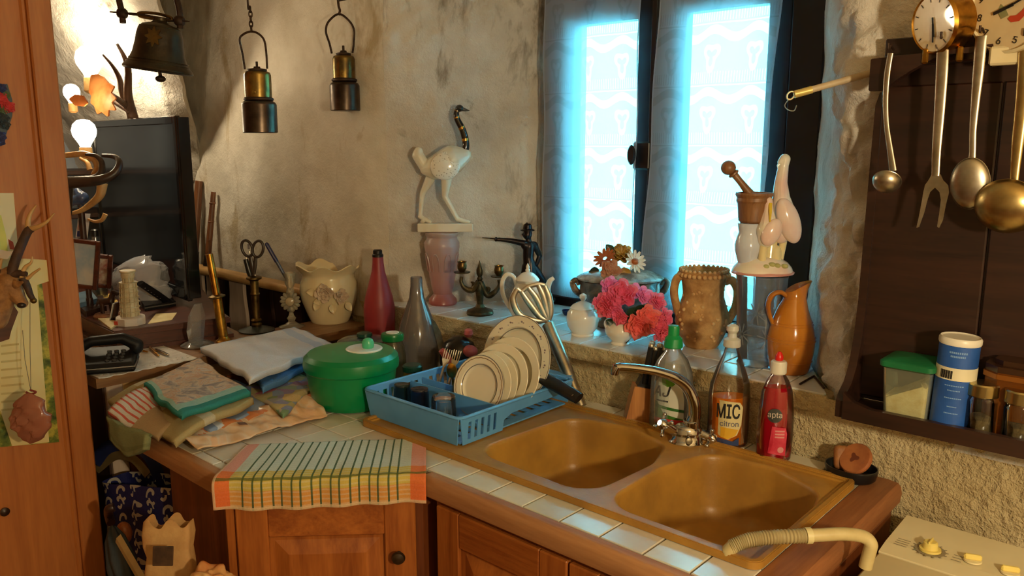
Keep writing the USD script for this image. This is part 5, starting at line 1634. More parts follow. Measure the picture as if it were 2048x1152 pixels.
part(cp_, 'red_tip', lathe(solidprof(pp([(6, 199), (8, 202), (8, 208), (5, 214), (3, 217)], s)), 20, o=p), mat('tip_red', lin(216, 36, 30), None, 6, 0.3))
LR = 36 * s
yl = YV - 0.22
part(bC, 'logo_disc', label_on(Point(-4, 96).buffer(14, quad_segs=10), 0, 0, s, p, LR, 0.64, yl), mat('logo_grey', lin(70, 74, 70), lin(54, 58, 54), 20, 0.35))
part(bC, 'logo_lettering', text_on('apta', 11, -4, 96, s, p, LR, 0.64, yl, sx=0.92, bold=False), mat('logo_ink', lin(206, 190, 176), None, 5, 0.5), smooth=False)
part(bC, 'label_band', label_on(Polygon([(-14, 20), (20, 16), (22, 60), (18, 72), (-8, 74)]), 0, 0, s, p, LR, 0.64, yl), mat('label_rose', lin(214, 70, 92), lin(190, 36, 60), 30, 0.4))
part(bC, 'label_flower', label_on(Point(10, 28).buffer(6), 0, 0, s, p, LR, 0.64, yl, off=0.0013), mat('label_rose_pale', lin(226, 150, 150), None, 30, 0.4))
for k in range(3):
    part(bC, 'label_line', label_on(sbox(-2, 52 + 6 * k, 16, 55 + 6 * k), 0, 0, s, p, LR, 0.64, yl, off=0.0013), mat('label_rose_pale', lin(226, 150, 150)), smooth=False)

# ---- dish rack
BLU = mat('rack_blue', lin(98, 164, 220), lin(86, 150, 208), 7, 0.35)
RX0, RX1, RY0, RY1, RB, RTZ = -1.795, -1.412, 1.368, 1.835, CT + 0.0115, 0.988
dr = thing('dish_rack', 'light blue plastic dish rack beside the sink bowls', 'dish rack', ((RX0 + RX1) / 2, (RY0 + RY1) / 2, RB))
inn = 0.014


def wallpoly(pts, holes=()):
    q = Polygon(pts)
    for h in holes:
        q = q.difference(h)
    return q


def upright(poly, o, xd, th, nrm):
    """Panel from a sketch (x along xd, y up), thickness th to the inside."""
    return ext(poly, th, 0, frame(o, x=xd, y=np.array([0, 0, 1.0]) + np.asarray(nrm) * 0.16, z=np.cross(xd, (0, 0, 1))))


H = RTZ - RB
W_, L_ = RX1 - RX0, RY1 - RY0
front = wallpoly([(inn, 0), (W_ - inn, 0), (W_, H), (0, H)])
part(dr, 'front_wall', ext(front, 0.003, 0, frame((RX0, RY0 + 0.006, RB), x=(1, 0, 0), y=(0, -0.10, 1), z=(0, -1, -0.10))), BLU)
slots = [sbox(0.030 + 0.024 * k, 0.012, 0.041 + 0.024 * k, H - 0.016) for k in range(5)]
rightp = wallpoly([(inn, 0), (0.165, 0), (0.168, 0.03), (0.20, H - 0.034), (L_ - 0.02, H - 0.03), (L_, H), (0, H)], slots)
part(dr, 'right_wall', ext(rightp, 0.003, 0, frame((RX1 - 0.006, RY0, RB), x=(0, 1, 0), y=(0.10, 0, 1), z=(1, 0, -0.10))), BLU)
slots2 = [sbox(0.03 + 0.03 * k, 0.012, 0.045 + 0.03 * k, H - 0.016) for k in range(13)]
leftp = wallpoly([(inn, 0), (L_ - inn, 0), (L_, H), (0, H)], slots2)
part(dr, 'left_wall', ext(leftp, 0.003, 0, frame((RX0 + 0.006, RY0, RB), x=(0, 1, 0), y=(-0.10, 0, 1), z=(1, 0, 0.10))), BLU)
part(dr, 'back_wall', ext(front, 0.003, 0, frame((RX0, RY1 - 0.003, RB), x=(1, 0, 0), y=(0, 0.10, 1), z=(0, -1, 0.10))), BLU)
flr = [sbox(RX0 + inn, RY0 + inn, RX1 - inn, RY0 + 0.17)]
base_p = sbox(RX0 + inn, RY0 + inn, RX1 - inn, RY1 - inn)
for k in range(11):
    for j in range(5):
        base_p = base_p.difference(sbox(RX0 + 0.05 + 0.06 * j, RY0 + 0.035 + 0.038 * k, RX0 + 0.095 + 0.06 * j, RY0 + 0.056 + 0.038 * k))
part(dr, 'floor_grid', ext(base_p, 0.004, RB), BLU)
part(dr, 'divider', ext(Polygon([(0.006, 0), (W_ - 0.01, 0), (W_ - 0.004, H - 0.010), (0.002, H - 0.012)]), 0.004, 0, frame((RX0 + 0.002, RY0 + 0.168, RB), x=(1, 0, 0), y=(0, 0, 1), z=(0, -1, 0))), BLU)
part(dr, 'cutlery_divider', ext(Polygon([(0, 0), (0.13, 0), (0.13, H - 0.012), (0, H - 0.012)]), 0.004, 0, frame((RX0 + 0.004, RY0 + 0.215, RB), x=(1, 0, 0), y=(0, 0, 1), z=(0, -1, 0))), BLU)
rim = [(RX0, RY0), (RX1, RY0), (RX1, RY1), (RX0, RY1)]
rp = np.array(rrect(RX0 - 0.004, RY0 - 0.004, RX1 + 0.004, RY1 + 0.004, 0.02).exterior.coords)[:-1]
rr_ = np.c_[rp, np.full(len(rp), RTZ)]
part(dr, 'rim', tube(rr_, 0.0055, 10, closed=True, flat=((0, 0, 1), 0.8)), BLU)
for sx in (0, 1):
    q = Polygon([(RX0 + 0.10, RY1), (RX1 - 0.02, RY1), (RX1 - 0.03, RY1 + 0.03), (RX0 + 0.12, RY1 + 0.03)])
part(dr, 'grip_lug', ext(q.buffer(0.006), 0.006, RTZ - 0.004), BLU)

# glasses upside down in the front bay
for k, (x, y, r, h, tint, lab) in enumerate(((-1.735, 1.452, 0.027, 0.078, (0.05, 0.16, 0.13), 'dark green tumbler upside down, leftmost in the blue rack'), (-1.655, 1.448, 0.029, 0.083, (0.03, 0.05, 0.16), 'navy tumbler upside down in the middle of the blue rack'), (-1.545, 1.438, 0.036, 0.088, (0.93, 0.95, 0.94), 'clear ridged tumbler upside down at the rack corner'))):
    p = np.array([x, y, RB + 0.0045])
    gm = glass(f'tumbler_{k}', tint, 0.03, 1.0, tuple(np.array(tint) * 0.25 + 0.01), 0.25 if k < 2 else 0.04)
    m = lathe([(r, 0), (r * 1.0, 0.002), (r * 0.90, h * 0.92), (r * 0.84, h), (r * 0.5, h - 0.002), (0, h - 0.002), (0, h - 0.010), (r * 0.80, h - 0.010), (r * 0.93, 0.002)], 44, o=p, wob=(lambda a, z: 1 + 0.012 * np.sin(16 * a)) if k == 2 else None)
    single('tumbler', lab, 'glass', m, gm, group='tumblers upside down in the dish rack')

# plates
CREAMP = mat('plate_cream', lin(236, 228, 204), lin(230, 220, 192), 5, 0.14, coat=0.4)


def plate(nm, lab, C, r, nrm, deep=0.018, deco=None, group=None):
    M = axisframe(C, nrm)
    t = thing(nm, lab, 'plate', C, group='plates standing in the dish rack')
    outp = [(0, 0), (r * 0.60, 0), (r * 0.66, 0.002), (r * 0.74, deep * 0.7), (r * 0.98, deep), (r, deep + 0.002)]
    inp = [(r * 0.985, deep + 0.0035), (r * 0.74, deep * 0.8 + 0.004), (r * 0.66, 0.006), (r * 0.58, 0.004), (0, 0.004)]
    part(t, 'dish', put(lathe(outp + inp, 64), M), CREAMP)
    if deco == 'scallop':
        ring = [(r * 0.90 + r * 0.014 * abs(math.sin(14 * a)), a) for a in np.linspace(0, 2 * np.pi, 120, endpoint=False)]
        part(t, 'gilt_scallop', put(tube([(q * math.cos(a), q * math.sin(a), deep + 0.0024) for q, a in ring], 0.0015, 5, closed=True), M), mat('plate_brown_line', lin(150, 122, 92), None, 8, 0.3))
    if deco in ('scallop', 'spray'):
        for rr2 in (0.70, 0.985):
            part(t, 'rim_line', put(tube([(r * rr2 * math.cos(a), r * rr2 * math.sin(a), (0.0108 * deep / 0.018 + 0.003) if rr2 < 0.9 else deep + 0.003) for a in np.linspace(0, 2 * np.pi, 80, endpoint=False)], 0.0013, 5, closed=True), M), mat('plate_grey_line', lin(128, 122, 116), None, 8, 0.3))
    if deco == 'spray':
        for k in range(16):
            a = 2 * math.pi * k / 16
            for da, dr_, sz in ((0, 0.86, 0.0056), (0.05, 0.89, 0.0036), (-0.06, 0.84, 0.004), (0.1, 0.82, 0.0024)):
                c = np.array([r * dr_ * math.cos(a + da), r * dr_ * math.sin(a + da), deep * 0.93 + 0.0022])
                part(t, 'painted_sprig', put(ball(c, sz, 1, (1, 0.7, 0.25)), M), mat('plate_sprig', lin(146, 136, 134), lin(120, 104, 110), 40, 0.3))
    return t


nS = np.array([0.10, -0.95, 0.30])
nS /= np.linalg.norm(nS)
zc = lambda r: RB + 0.006 + r * math.sqrt(1 - nS[2] ** 2)
x0 = aty(963, 757, 1.575)[0]
plate('side_plate', 'small cream plate with scalloped gilt line, front of the rack row', np.array([x0, 1.575, zc(0.088)]), 0.088, nS, 0.013, 'scallop')
plate('side_plate', 'small cream plate right behind the scalloped front plate', np.array([x0 + 0.006, 1.596, zc(0.090)]), 0.090, nS, 0.013)
plate('side_plate', 'small cream plate third in the rack row', np.array([x0 + 0.010, 1.618, zc(0.091)]), 0.091, nS, 0.014)
plate('dessert_plate', 'mid-sized cream plate fourth in the rack row', np.array([x0 + 0.016, 1.645, zc(0.100)]), 0.100, nS, 0.016)
plate('soup_plate', 'deep cream soup plate just before the big painted plate', np.array([x0 + 0.030, 1.682, zc(0.106)]), 0.106, nS, 0.030)
nB = np.array([0.02, -0.965, 0.26])
nB /= np.linalg.norm(nB)
plate('dinner_plate', 'large plate with grey sprigs painted on its rim, back of the rack', np.array([aty(1040, 714, 1.745)[0], 1.745, RB + 0.006 + 0.128]), 0.130, nB, 0.02, 'spray')

# pan at the back of the rack
pc = np.array([-1.575, 1.80, RB + 0.105])
fp_ = thing('frying_pan', 'black frying pan standing behind the plates, handle jutting right', 'pan', pc)
part(fp_, 'pan', put(lathe([(0, 0), (0.075, 0), (0.088, 0.012), (0.094, 0.024), (0.092, 0.024), (0.085, 0.012), (0.073, 0.003), (0, 0.003)], 44), axisframe(pc, (0.0, -0.97, 0.25))), mat('pan_black', lin(26, 26, 28), None, 8, 0.4, 0.4))
ha, hb = at(1082, 752, 2.34), at(1158, 797, 2.20)
hd_ = tube(spline([pc + (0.085, -0.004, 0.0), ha, ha * 0.5 + hb * 0.5, hb], 6), np.array([0.012, 0.019, 0.021, 0.018]), 16, flat=(TV * 0.8 + UP0 * 0.5, 0.45))
part(fp_, 'handle', hd_, BLACK_PL)
part(fp_, 'handle_eyelet', tube([hb * 0.86 + ha * 0.14 + (0.0045 * math.cos(t) * RT + 0.004 * math.sin(t) * UP0) + TV * 0.009 for t in np.linspace(0, 2 * np.pi, 16, endpoint=False)], 0.0016, 6, closed=True), STEEL)

# cutlery
for k, (x, y, d, kind, lab) in enumerate(((897, 700, 0.0, 'fork', 'steel fork standing in the rack cutlery bay'), (915, 703, .012, 'fork', 'second steel fork standing right of the first in the rack'), (903, 735, -.02, 'spoon', 'brassy spoon standing in the rack cutlery bay'))):
    A_ = np.array([-1.755 + 0.03 * k, 1.60 + 0.012 * k, RB + 0.008])
    top_ = at(x, y, depth(A_) + d)
    t = thing(kind, lab, kind, A_, group='cutlery in the dish rack')
    dd = (top_ - A_) / np.linalg.norm(top_ - A_)
    m_ = STEEL if kind == 'fork' else BRASS
    if kind == 'fork':
        part(t, 'handle', tube([A_, A_ * 0.35 + top_ * 0.65], [0.006, 0.0035], 10, flat=(TV, 0.35)), m_)
        wpol = Polygon([(-0.003, 0), (0.003, 0), (0.011, 0.02), (0.012, 0.055), (0.0095, 0.055), (0.009, 0.026), (0.0055, 0.024), (0.005, 0.055), (0.0028, 0.055), (0.0022, 0.024), (-0.0022, 0.024), (-0.0028, 0.055), (-0.005, 0.055), (-0.0055, 0.024), (-0.009, 0.026), (-0.0095, 0.055), (-0.012, 0.055), (-0.011, 0.02)])
        part(t, 'tines', ext(wpol, 0.0018, 0, frame(A_ * 0.36 + top_ * 0.64, y=dd, z=TV - dd * (TV @ dd))), m_)
    else:
        part(t, 'handle', tube([A_, A_ * 0.3 + top_ * 0.7], [0.006, 0.003], 10, flat=(TV, 0.35)), m_)
        part(t, 'bowl', put(ball((0, 0, 0), 1, 2, (0.016, 0.024, 0.006)), frame(A_ * 0.1 + top_ * 0.9, y=dd, z=TV - dd * (TV @ dd))), m_)

# slotted turner
A_ = np.array([-1.395, 1.862, CT + 0.002])
B_ = aty(1096, 648, 1.895)
td = (B_ - A_) / np.linalg.norm(B_ - A_)
tr = thing('slotted_turner', 'steel slotted turner with thick tube handle, leaning behind the rack', 'turner', A_)
part(tr, 'handle', tube(spline([A_, A_ * 0.5 + B_ * 0.5, B_], 6), [0.016, 0.020, 0.019], 20), STEEL)
part(tr, 'neck', tube([B_ - td * 0.004, B_ + td * 0.02], [0.010, 0.006], 14), CHROME)
v = V2(B_, 1096, 648)
for k, pts in enumerate(([(1094, 640), (1072, 642), (1040, 630), (1026, 600), (1034, 578)], [(1095, 640), (1080, 634), (1058, 606), (1043, 584)], [(1096, 640), (1088, 628), (1072, 596), (1056, 575)], [(1097, 640), (1094, 624), (1086, 592), (1076, 570)], [(1098, 640), (1101, 624), (1098, 596), (1089, 572)])):
    part(tr, 'blade_bar', tube(spline([v(*q) for q in pts], 6), np.array([4.5, 6, 7, 6.5, 5]) * v.s, 12, flat=(TV, 0.45)), STEEL)
part(tr, 'blade_edge', tube(spline([v(*q) for q in ((1034, 578), (1043, 583), (1056, 574), (1076, 569), (1089, 571))], 5), 4.5 * v.s, 10, flat=(TV, 0.45)), STEEL)

# ---- salad spinner
p = np.array([-1.935, 1.424, CT + 0.0005])
s = depth(p) / F_PX
GRN = mat('spinner_green', lin(0, 132, 74), lin(0, 116, 64), 5, 0.28)
sps = thing('salad_spinner', 'green plastic salad spinner with white disc and mint knob on its lid', 'salad spinner', p)
part(sps, 'bowl', lathe(solidprof(pp([(62, 0), (72, 3), (79, 14), (84, 40), (88, 68), (90, 76)], s)), 64, o=p), GRN)
part(sps, 'lid', lathe(solidprof(pp([(90, 72), (93, 75), (94, 84), (92, 96), (84, 104), (60, 108), (30, 109)], s)), 72, o=p), GRN)
tz = np.array([0, 0, 109 * s * 1.02])
dc = p + tz + RT * 0.040 - FW0 * 0.0
w_ = part(sps, 'crank_disc', lathe(solidprof([(0.054, -0.001), (0.055, 0.002), (0.052, 0.0045)]), 44, o=dc), mat('spinner_white', lin(226, 228, 220), None, 6, 0.3))
part(w_, 'crank_knob', lathe(solidprof([(0.016, 0.003), (0.018, 0.010), (0.018, 0.022), (0.014, 0.030), (0.006, 0.034)]), 30, o=dc + RT * 0.012 - FW0 * 0.0), mat('spinner_mint', lin(80, 196, 150), None, 6, 0.25, sss=0.2))

# ---- back corner of the worktop
p = np.array([-2.345, 1.862, CT])
s = depth(p) / F_PX
RED = mat('bottle_red', lin(150, 44, 44), lin(128, 34, 36), 9, 0.45)
rb = thing('red_bottle', 'matt red bottle with black stopper between ivory pot and carafe', 'bottle', p)
part(rb, 'body', lathe(solidprof(pp([(24, 0), (28, 4), (30, 40), (31, 90), (27, 112), (19, 140), (13, 162), (11, 178), (10.5, 190)], s)), 44, o=p), RED)
part(rb, 'stopper', lathe(solidprof(pp([(9, 188), (11, 190), (11, 194), (9, 196), (9, 202), (7, 204)], s)), 24, o=p), BLACK_PL)
p = np.array([-2.075, 1.812, CT])
s = depth(p) / F_PX
CAR = glass('carafe_glass', (0.78, 0.77, 0.76), 0.04, 1.0, lin(150, 144, 142), 0.28)
single('carafe', 'smoky clear glass carafe with slender neck beside the red bottle', 'carafe', lathe(pp([(0, 0), (36, 0), (41, 6), (43, 30), (41, 60), (34, 92), (24, 118), (15, 142), (12, 164), (11.5, 182), (10, 182), (10, 164), (13, 142), (22, 116), (32, 90), (39, 60), (41, 30), (38, 8), (0, 4)], s), 56, o=p), CAR)
p = np.array([-2.19, 1.665, CT])
tn2 = thing('saucepan', 'low dark blue saucepan with glassy grey lid behind the green spinner', 'saucepan', p)
part(tn2, 'pan', lathe(solidprof([(0.075, 0), (0.082, 0.005), (0.085, 0.10), (0.087, 0.104)]), 48, o=p), mat('enamel_navy', lin(26, 40, 62), None, 8, 0.25))
ld = part(tn2, 'lid', lathe(solidprof([(0.087, 0.104), (0.089, 0.108), (0.075, 0.116), (0.04, 0.121)]), 48, o=p), mat('lid_teal_grey', lin(74, 92, 96), None, 8, 0.12))
part(ld, 'lid_knob', lathe(solidprof([(0.020, 0.119), (0.027, 0.126), (0.026, 0.136), (0.016, 0.140)]), 28, o=p + RT * 0.005), mat('knob_dark_green', lin(20, 62, 44), None, 8, 0.3))
p = np.array([-2.02, 1.655, CT])
s = depth(p) / F_PX
j1 = thing('lidded_jar', 'squat glass jar with bright green lid behind the spinner', 'jar', p, group='lidded jars behind the salad spinner')
part(j1, 'glass', lathe(pp([(0, 0), (22, 0), (25, 4), (26, 50), (23, 72), (18, 84), (17, 84), (21, 71), (24, 50), (23, 6), (0, 4)], s), 40, o=p), glass('jar_olive', (0.5, 0.48, 0.38), 0.03, 1.0, lin(120, 110, 80), 0.3))
part(j1, 'lid', lathe(solidprof(pp([(19, 82), (22, 84), (23, 93), (21, 97), (14, 98)], s)), 36, o=p), mat('jar_lid_green', lin(24, 120, 60), None, 8, 0.25))
part(j1, 'lid_label', lathe(solidprof(pp([(13, 97.6), (13, 99)], s)), 28, o=p), WHITE_PL)
p = np.array([-1.86, 1.60, CT])
s = depth(p) / F_PX
j2 = thing('lidded_jar', 'small jar of ochre paste with dark green lid, half behind spinner', 'jar', p, group='lidded jars behind the salad spinner')
part(j2, 'glass', lathe(solidprof(pp([(18, 0), (21, 4), (21, 34), (18, 46), (15, 50)], s)), 36, o=p), mat('jar_ochre', lin(160, 124, 62), lin(130, 92, 40), 20, 0.2))
part(j2, 'lid', lathe(solidprof(pp([(17, 48), (20, 50), (20, 59), (17, 62)], s)), 36, o=p), mat('jar_lid_dark', lin(18, 58, 44), None, 8, 0.25))
p = np.array([-1.905, 1.845, CT])
s = depth(p) / F_PX
v = V2(p, 905, 760)
kt = thing('black_teapot', 'round black teapot with pink spout and knob behind the rack', 'teapot', p)
part(kt, 'body', lathe(solidprof(pp([(24, 0), (30, 6), (38, 28), (38, 48), (30, 66), (20, 74), (10, 80)], s)), 44, o=p), mat('teapot_black', lin(22, 22, 24), None, 8, 0.2))
PKP = mat('teapot_pink', lin(206, 110, 110), lin(186, 90, 92), 14, 0.3)
part(kt, 'spout', tube(spline([v(892, 728, -.05), v(884, 712, -.06), v(874, 698, -.065)], 6), np.array([11, 8, 6]) * s, 14), PKP)
part(kt, 'knob', lathe(solidprof(pp([(5, 78), (9, 84), (8, 92), (3, 95)], s)), 24, o=p + RT * 20 * s), PKP)
part(kt, 'pink_lid', ball(v(928, 704, -.04), 15 * s, 2, (1.2, 1, 0.8)), PKP)
p = np.array([-1.99, 1.872, CT])
bt = at(866, 636, 2.74)
cv = thing('carving_knife', 'upright steel knife blade beside the carafe', 'knife', p)
w2 = np.cross(bt - p, TV)
w2 /= np.linalg.norm(w2)
Lk = np.linalg.norm(bt - p)
part(cv, 'blade', ext(Polygon([(-0.010, 0.07), (0.012, 0.07), (0.013, Lk * 0.72), (0.004, Lk * 0.94), (-0.004, Lk), (-0.008, Lk * 0.9)]), 0.0018, 0, frame(p, x=w2, y=bt - p)), STEEL)
part(cv, 'handle', tube([p + (0, 0, 0.009), p + (bt - p) * 0.34], [0.009, 0.011], 12), BLACK_PL)


# ---- cloths
def clothmat(name, build, rough=0.95):
    g = G()
    u, v_ = g.uv()
    c = build(g, u, v_)
    w = g.n('noise_texture', vector=g.pos(), scale=260.0, detail=2.0) + '.fac'
    c = g.mix(0.25, c, g.mix(1.0, c, g.n('combine_color', r=w, g=w, b=w) + '.color', 'multiply'))
    nb = g.n('bump', height=w, strength=0.35, distance=0.0015) + '.normal'
    MATS[name] = g.out(name, g.n('principled_bsdf', base_color=c, roughness=rough, normal=nb, specular_ior_level=0.15) + '.BSDF')
    return MATS[name]


def line(g, t, n, w, ph=0.0):
    return g.m('less_than', g.m('fract', g.m('add', g.m('multiply', t, float(n)), ph)), float(w))


def band(g, t, a, b):
    return g.m('multiply', g.m('greater_than', t, float(a)), g.m('less_than', t, float(b)))


def check_towel(g, u, v_):
    c = g.mix(band(g, v_, 0.62, 0.84), lin(196, 204, 186), lin(206, 184, 96))
    c = g.mix(g.m('greater_than', v_, 0.84), c, lin(216, 156, 84))
    wv = g.m('multiply', line(g, v_, 26, 0.35), 0.25)
    c = g.mix(wv, c, lin(220, 220, 206))
    side = g.m('add', g.m('less_than', u, 0.075), g.m('greater_than', u, 0.925))
    pk = g.mix(g.m('greater_than', v_, 0.62), lin(222, 150, 132), lin(228, 112, 62))
    c = g.mix(g.m('multiply', side, 0.9), c, pk)
    inn_ = band(g, u, 0.12, 0.90)
    l1 = g.m('multiply', g.m('maximum', line(g, u, 11, 0.10), line(g, u, 11, 0.10, 0.55)), inn_)
    c = g.mix(g.m('multiply', l1, 0.88), c, lin(44, 84, 58))
    l2 = band(g, v_, 0.735, 0.760)
    c = g.mix(g.m('multiply', l2, 0.8), c, lin(90, 104, 50))
    hem = g.m('maximum', g.m('greater_than', v_, 0.975), g.m('less_than', u, 0.012))
    return g.mix(g.m('multiply', hem, 0.7), c, lin(226, 206, 170))


CHK = clothmat('cloth_checked', check_towel)
nu, nv = 90, 46
P = np.zeros((nu, nv, 3))
A0, B0 = atz(492, 889, CT + 0.006), atz(852, 876, CT + 0.006)
L0, R0 = np.array([-1.702, 0.864, CT]), np.array([-1.366, 1.204, CT])
L0, R0 = L0 + (L0 - R0) * 0.03, R0 + (R0 - L0) * 0.01
for i, u in enumerate(np.linspace(0, 1, nu)):
    a, b = A0 * (1 - u) + B0 * u, L0 * (1 - u) + R0 * u
    lt = np.linalg.norm((a - b)[:2])
    hangl = 0.074 + 0.004 * math.sin(5 * u)
    for j, t in enumerate(np.linspace(0, 1, nv)):
        d = t * (lt + hangl)
        wr = 0.0022 * math.sin(u * 31 + 2 * t) * (0.4 + t) + 0.004 * max(0, meshkit.noise(np.array([[u * 7, t * 5, 3.3]]), 2)[0] - 0.45)
        if d < lt:
            q = a + (b - a) * d / lt
            P[i, j] = (q[0], q[1], CT + 0.004 + abs(wr))
        else:
            e = d - lt
            P[i, j] = (*(b[:2] + dn * (0.006 + 0.004 * math.sin(min(e / 0.02, 1) * 1.57) + wr * 1.6)), CT + 0.003 - max(0, e - 0.004))
    # bow at the fold
    for _ in range(2):
        P[i, 1:-1] = 0.25 * P[i, :-2] + 0.5 * P[i, 1:-1] + 0.25 * P[i, 2:]
m, uv = sheet(P, 0.003, (0.3, -0.6, 0.7))
single('checked_towel', 'green-lined checked tea towel with yellow and orange border, draped over the corner', 'towel', m, CHK, uv=uv)


def folded(A, B, C, D, z0, z1, th, seed, amp=0.006, bulge=0.006, drop=None):
    """Folded cloth slab between pixel corners, lying between z0 and z1."""
    g_ = []
    zz_ = (z0 + z1) / 2 + th / 2
    K = [atz(x, y, zz_) for x, y in (A, B, C, D)]
    P = bil(*K, 40, 40)
    q = P * 14.0
    P[..., 2] += (meshkit.fbm(q, 3, seed) - 0.5) * 2 * amp
    e = np.linspace(0, 1, 40)
    ed = np.minimum(np.minimum(e, 1 - e)[:, None], np.minimum(e, 1 - e)[None])
    P[..., 2] -= bulge * np.exp(-ed / 0.05)
    P[..., :2] += (meshkit.fbm(q * 0.6 + 9, 2, seed + 4) - 0.5)[..., None] * np.array([0.03, 0.03])
    if drop is not None:
        P = drop(P, e)
    return sheet(P, th, (0, 0, 1))


def plainstripe(base_, stripes):
    def f(g, u, v_):
        c = g.mix(g.m('multiply', g.n('noise_texture', vector=g.pos(), scale=18.0) + '.fac', 0.35), base_, tuple(np.array(base_) * 0.7))
        for t, a, b, col, amt in stripes:
            c = g.mix(g.m('multiply', band(g, u if t == 'u' else v_, a, b), amt), c, col)
        return c
    return f


WHT = clothmat('cloth_white', plainstripe(lin(212, 212, 216), [('u', 0.80, 0.90, lin(150, 178, 214), 0.5), ('v', 0.0, 0.04, lin(160, 190, 216), 0.6)]))
BLC = clothmat('cloth_blue', plainstripe(lin(92, 140, 196), [('v', 0.0, 0.12, lin(60, 110, 176), 0.8), ('v', 0.3, 0.36, lin(190, 206, 220), 0.8)]))
SLT = clothmat('cloth_slate', plainstripe(lin(136, 150, 172), [('u', 0.1, 0.2, lin(206, 206, 206), 0.8), ('v', 0.4, 0.5, lin(70, 90, 130), 0.8)]))
m, uv = folded((492, 730), (598, 668), (668, 704), (520, 780), 0.950, 0.962, 0.020, 3)
single('folded_towel', 'blue towel folded directly under the white one', 'towel', m, BLC, uv=uv, group='folded towels piled on the worktop')
m, uv = folded((404, 696), (592, 655), (666, 690), (500, 758), 0.990, 1.002, 0.020, 5, 0.007)
single('folded_towel', 'white towel folded on top of the cloth pile', 'towel', m, WHT, uv=uv, group='folded towels piled on the worktop')


def rag(g, u, v_):
    n1_ = g.n('voronoi_texture', vector=g.pos(), scale=26.0)
    return g.ramp(n1_ + '.color', [(0.0, lin(206, 96, 96)), (0.3, lin(120, 150, 190)), (0.55, lin(206, 180, 130)), (0.8, lin(110, 150, 110)), (1.0, lin(190, 190, 190))])


m, uv = folded((490, 775), (600, 745), (640, 770), (560, 830), 0.925, 0.94, 0.014, 9, 0.006)
single('coloured_rag', 'mottled multicoloured rag squeezed under the blue towel', 'cloth', m, clothmat('cloth_rag', rag), uv=uv)
m, uv = folded((300, 800), (430, 745), (560, 800), (420, 862), 0.915, 0.93, 0.016, 11, 0.006)
single('folded_towel', 'slate blue and white towel low in the pile above the bread bag', 'towel', m, SLT, uv=uv, group='folded towels piled on the worktop')


def hangleft(a, b, z_end, outw):
    def f(P, e):
        k = np.clip((0.45 - e) / 0.45, 0, 1)[:, None]
        P[..., 2] -= (k ** 1.6) * z_end
        P[..., 0] -= 0
        P[..., :2] += (k ** 2)[..., None] * np.array(outw)
        return P
    return f


OLV = clothmat('cloth_olive', plainstripe(lin(176, 158, 112), [('u', 0.30, 0.42, lin(196, 186, 160), 0.8), ('v', 0.1, 0.2, lin(150, 124, 60), 0.8), ('v', 0.5, 0.62, lin(206, 200, 186), 0.6)]))
m, uv = folded((238, 778), (356, 744), (505, 800), (372, 858), 0.945, 0.962, 0.018, 13, 0.005, drop=hangleft(0, 0, 0.035, (-0.01, -0.02)))
single('folded_towel', 'olive and beige towel under the teal-edged one', 'towel', m, OLV, uv=uv, group='folded towels piled on the worktop')


def teal(g, u, v_):
    n_ = g.n('noise_texture', vector=g.pos(), scale=20.0, detail=3.0, distortion=1.5) + '.fac'
    c = g.ramp(n_, [(0.36, lin(150, 140, 136)), (0.5, lin(206, 184, 160)), (0.6, lin(200, 160, 130)), (0.7, lin(196, 192, 184))])
    bd = g.m('maximum', g.m('maximum', g.m('less_than', u, 0.10), g.m('greater_than', v_, 0.84)), 0.0)
    c = g.mix(g.m('multiply', bd, 0.85), c, lin(146, 190, 176))
    bd2 = g.m('maximum', g.m('less_than', u, 0.045), g.m('greater_than', v_, 0.93))
    return g.mix(g.m('multiply', bd2, 0.9), c, lin(20, 122, 112))


m, uv = folded((284, 768), (398, 716), (496, 786), (362, 834), 0.972, 0.985, 0.014, 17, 0.009)
single('folded_towel', 'flowered beige towel with teal border, top left of the pile', 'towel', m, clothmat('cloth_teal', teal), uv=uv, group='folded towels piled on the worktop')


def redstripe(g, u, v_):
    c = g.mix(g.m('multiply', line(g, v_, 9, 0.34), band(g, u, 0.0, 0.62)), lin(206, 196, 180), lin(196, 92, 74))
    return g.mix(g.m('greater_than', u, 0.62), c, lin(168, 140, 104))


def hang(pts_top, pts_bot, seed, th=0.012, amp=0.006, m1=22, m2=26):
    """Cloth lying over the edge: pixel rows from top to bottom with their depths."""
    P = np.zeros((m1, m2, 3))
    T_ = spline(pts_top, 8)
    B_ = spline(pts_bot, 8)
    for i, u in enumerate(np.linspace(0, 1, m1)):
        a = np.array([np.interp(u, np.linspace(0, 1, len(T_)), T_[:, k]) for k in range(3)])
        b = np.array([np.interp(u, np.linspace(0, 1, len(B_)), B_[:, k]) for k in range(3)])
        for j, t in enumerate(np.linspace(0, 1, m2)):
            q = a + (b - a) * t
            q = q + UP0 * 0.02 * math.sin(math.pi * t) * 0.8
            P[i, j] = q
    P += (meshkit.fbm(P * 16, 3, seed) - 0.5)[..., None] * np.array([amp, amp, amp]) * 2
    return sheet(P, th, TV)


m, uv = hang([at(300, 776, 2.36), at(330, 800, 2.32), at(372, 846, 2.20)], [at(214, 826, 2.19), at(250, 852, 2.15), at(316, 880, 2.08)], 19)
single('striped_cloth', 'white cloth with red stripes hanging at the pile edge', 'cloth', m, clothmat('cloth_red_stripe', redstripe), uv=uv)
m, uv = hang([at(214, 836, 2.19), at(250, 850, 2.13), at(300, 876, 2.07)], [at(228, 878, 2.17), at(258, 912, 2.12), at(296, 898, 2.06)], 23, 0.016)
single('green_cloth', 'sage green cloth hanging lowest over the worktop corner', 'cloth', m, clothmat('cloth_sage', plainstripe(lin(132, 136, 96), [('v', 0.8, 0.9, lin(112, 116, 80), 0.7)])), uv=uv)


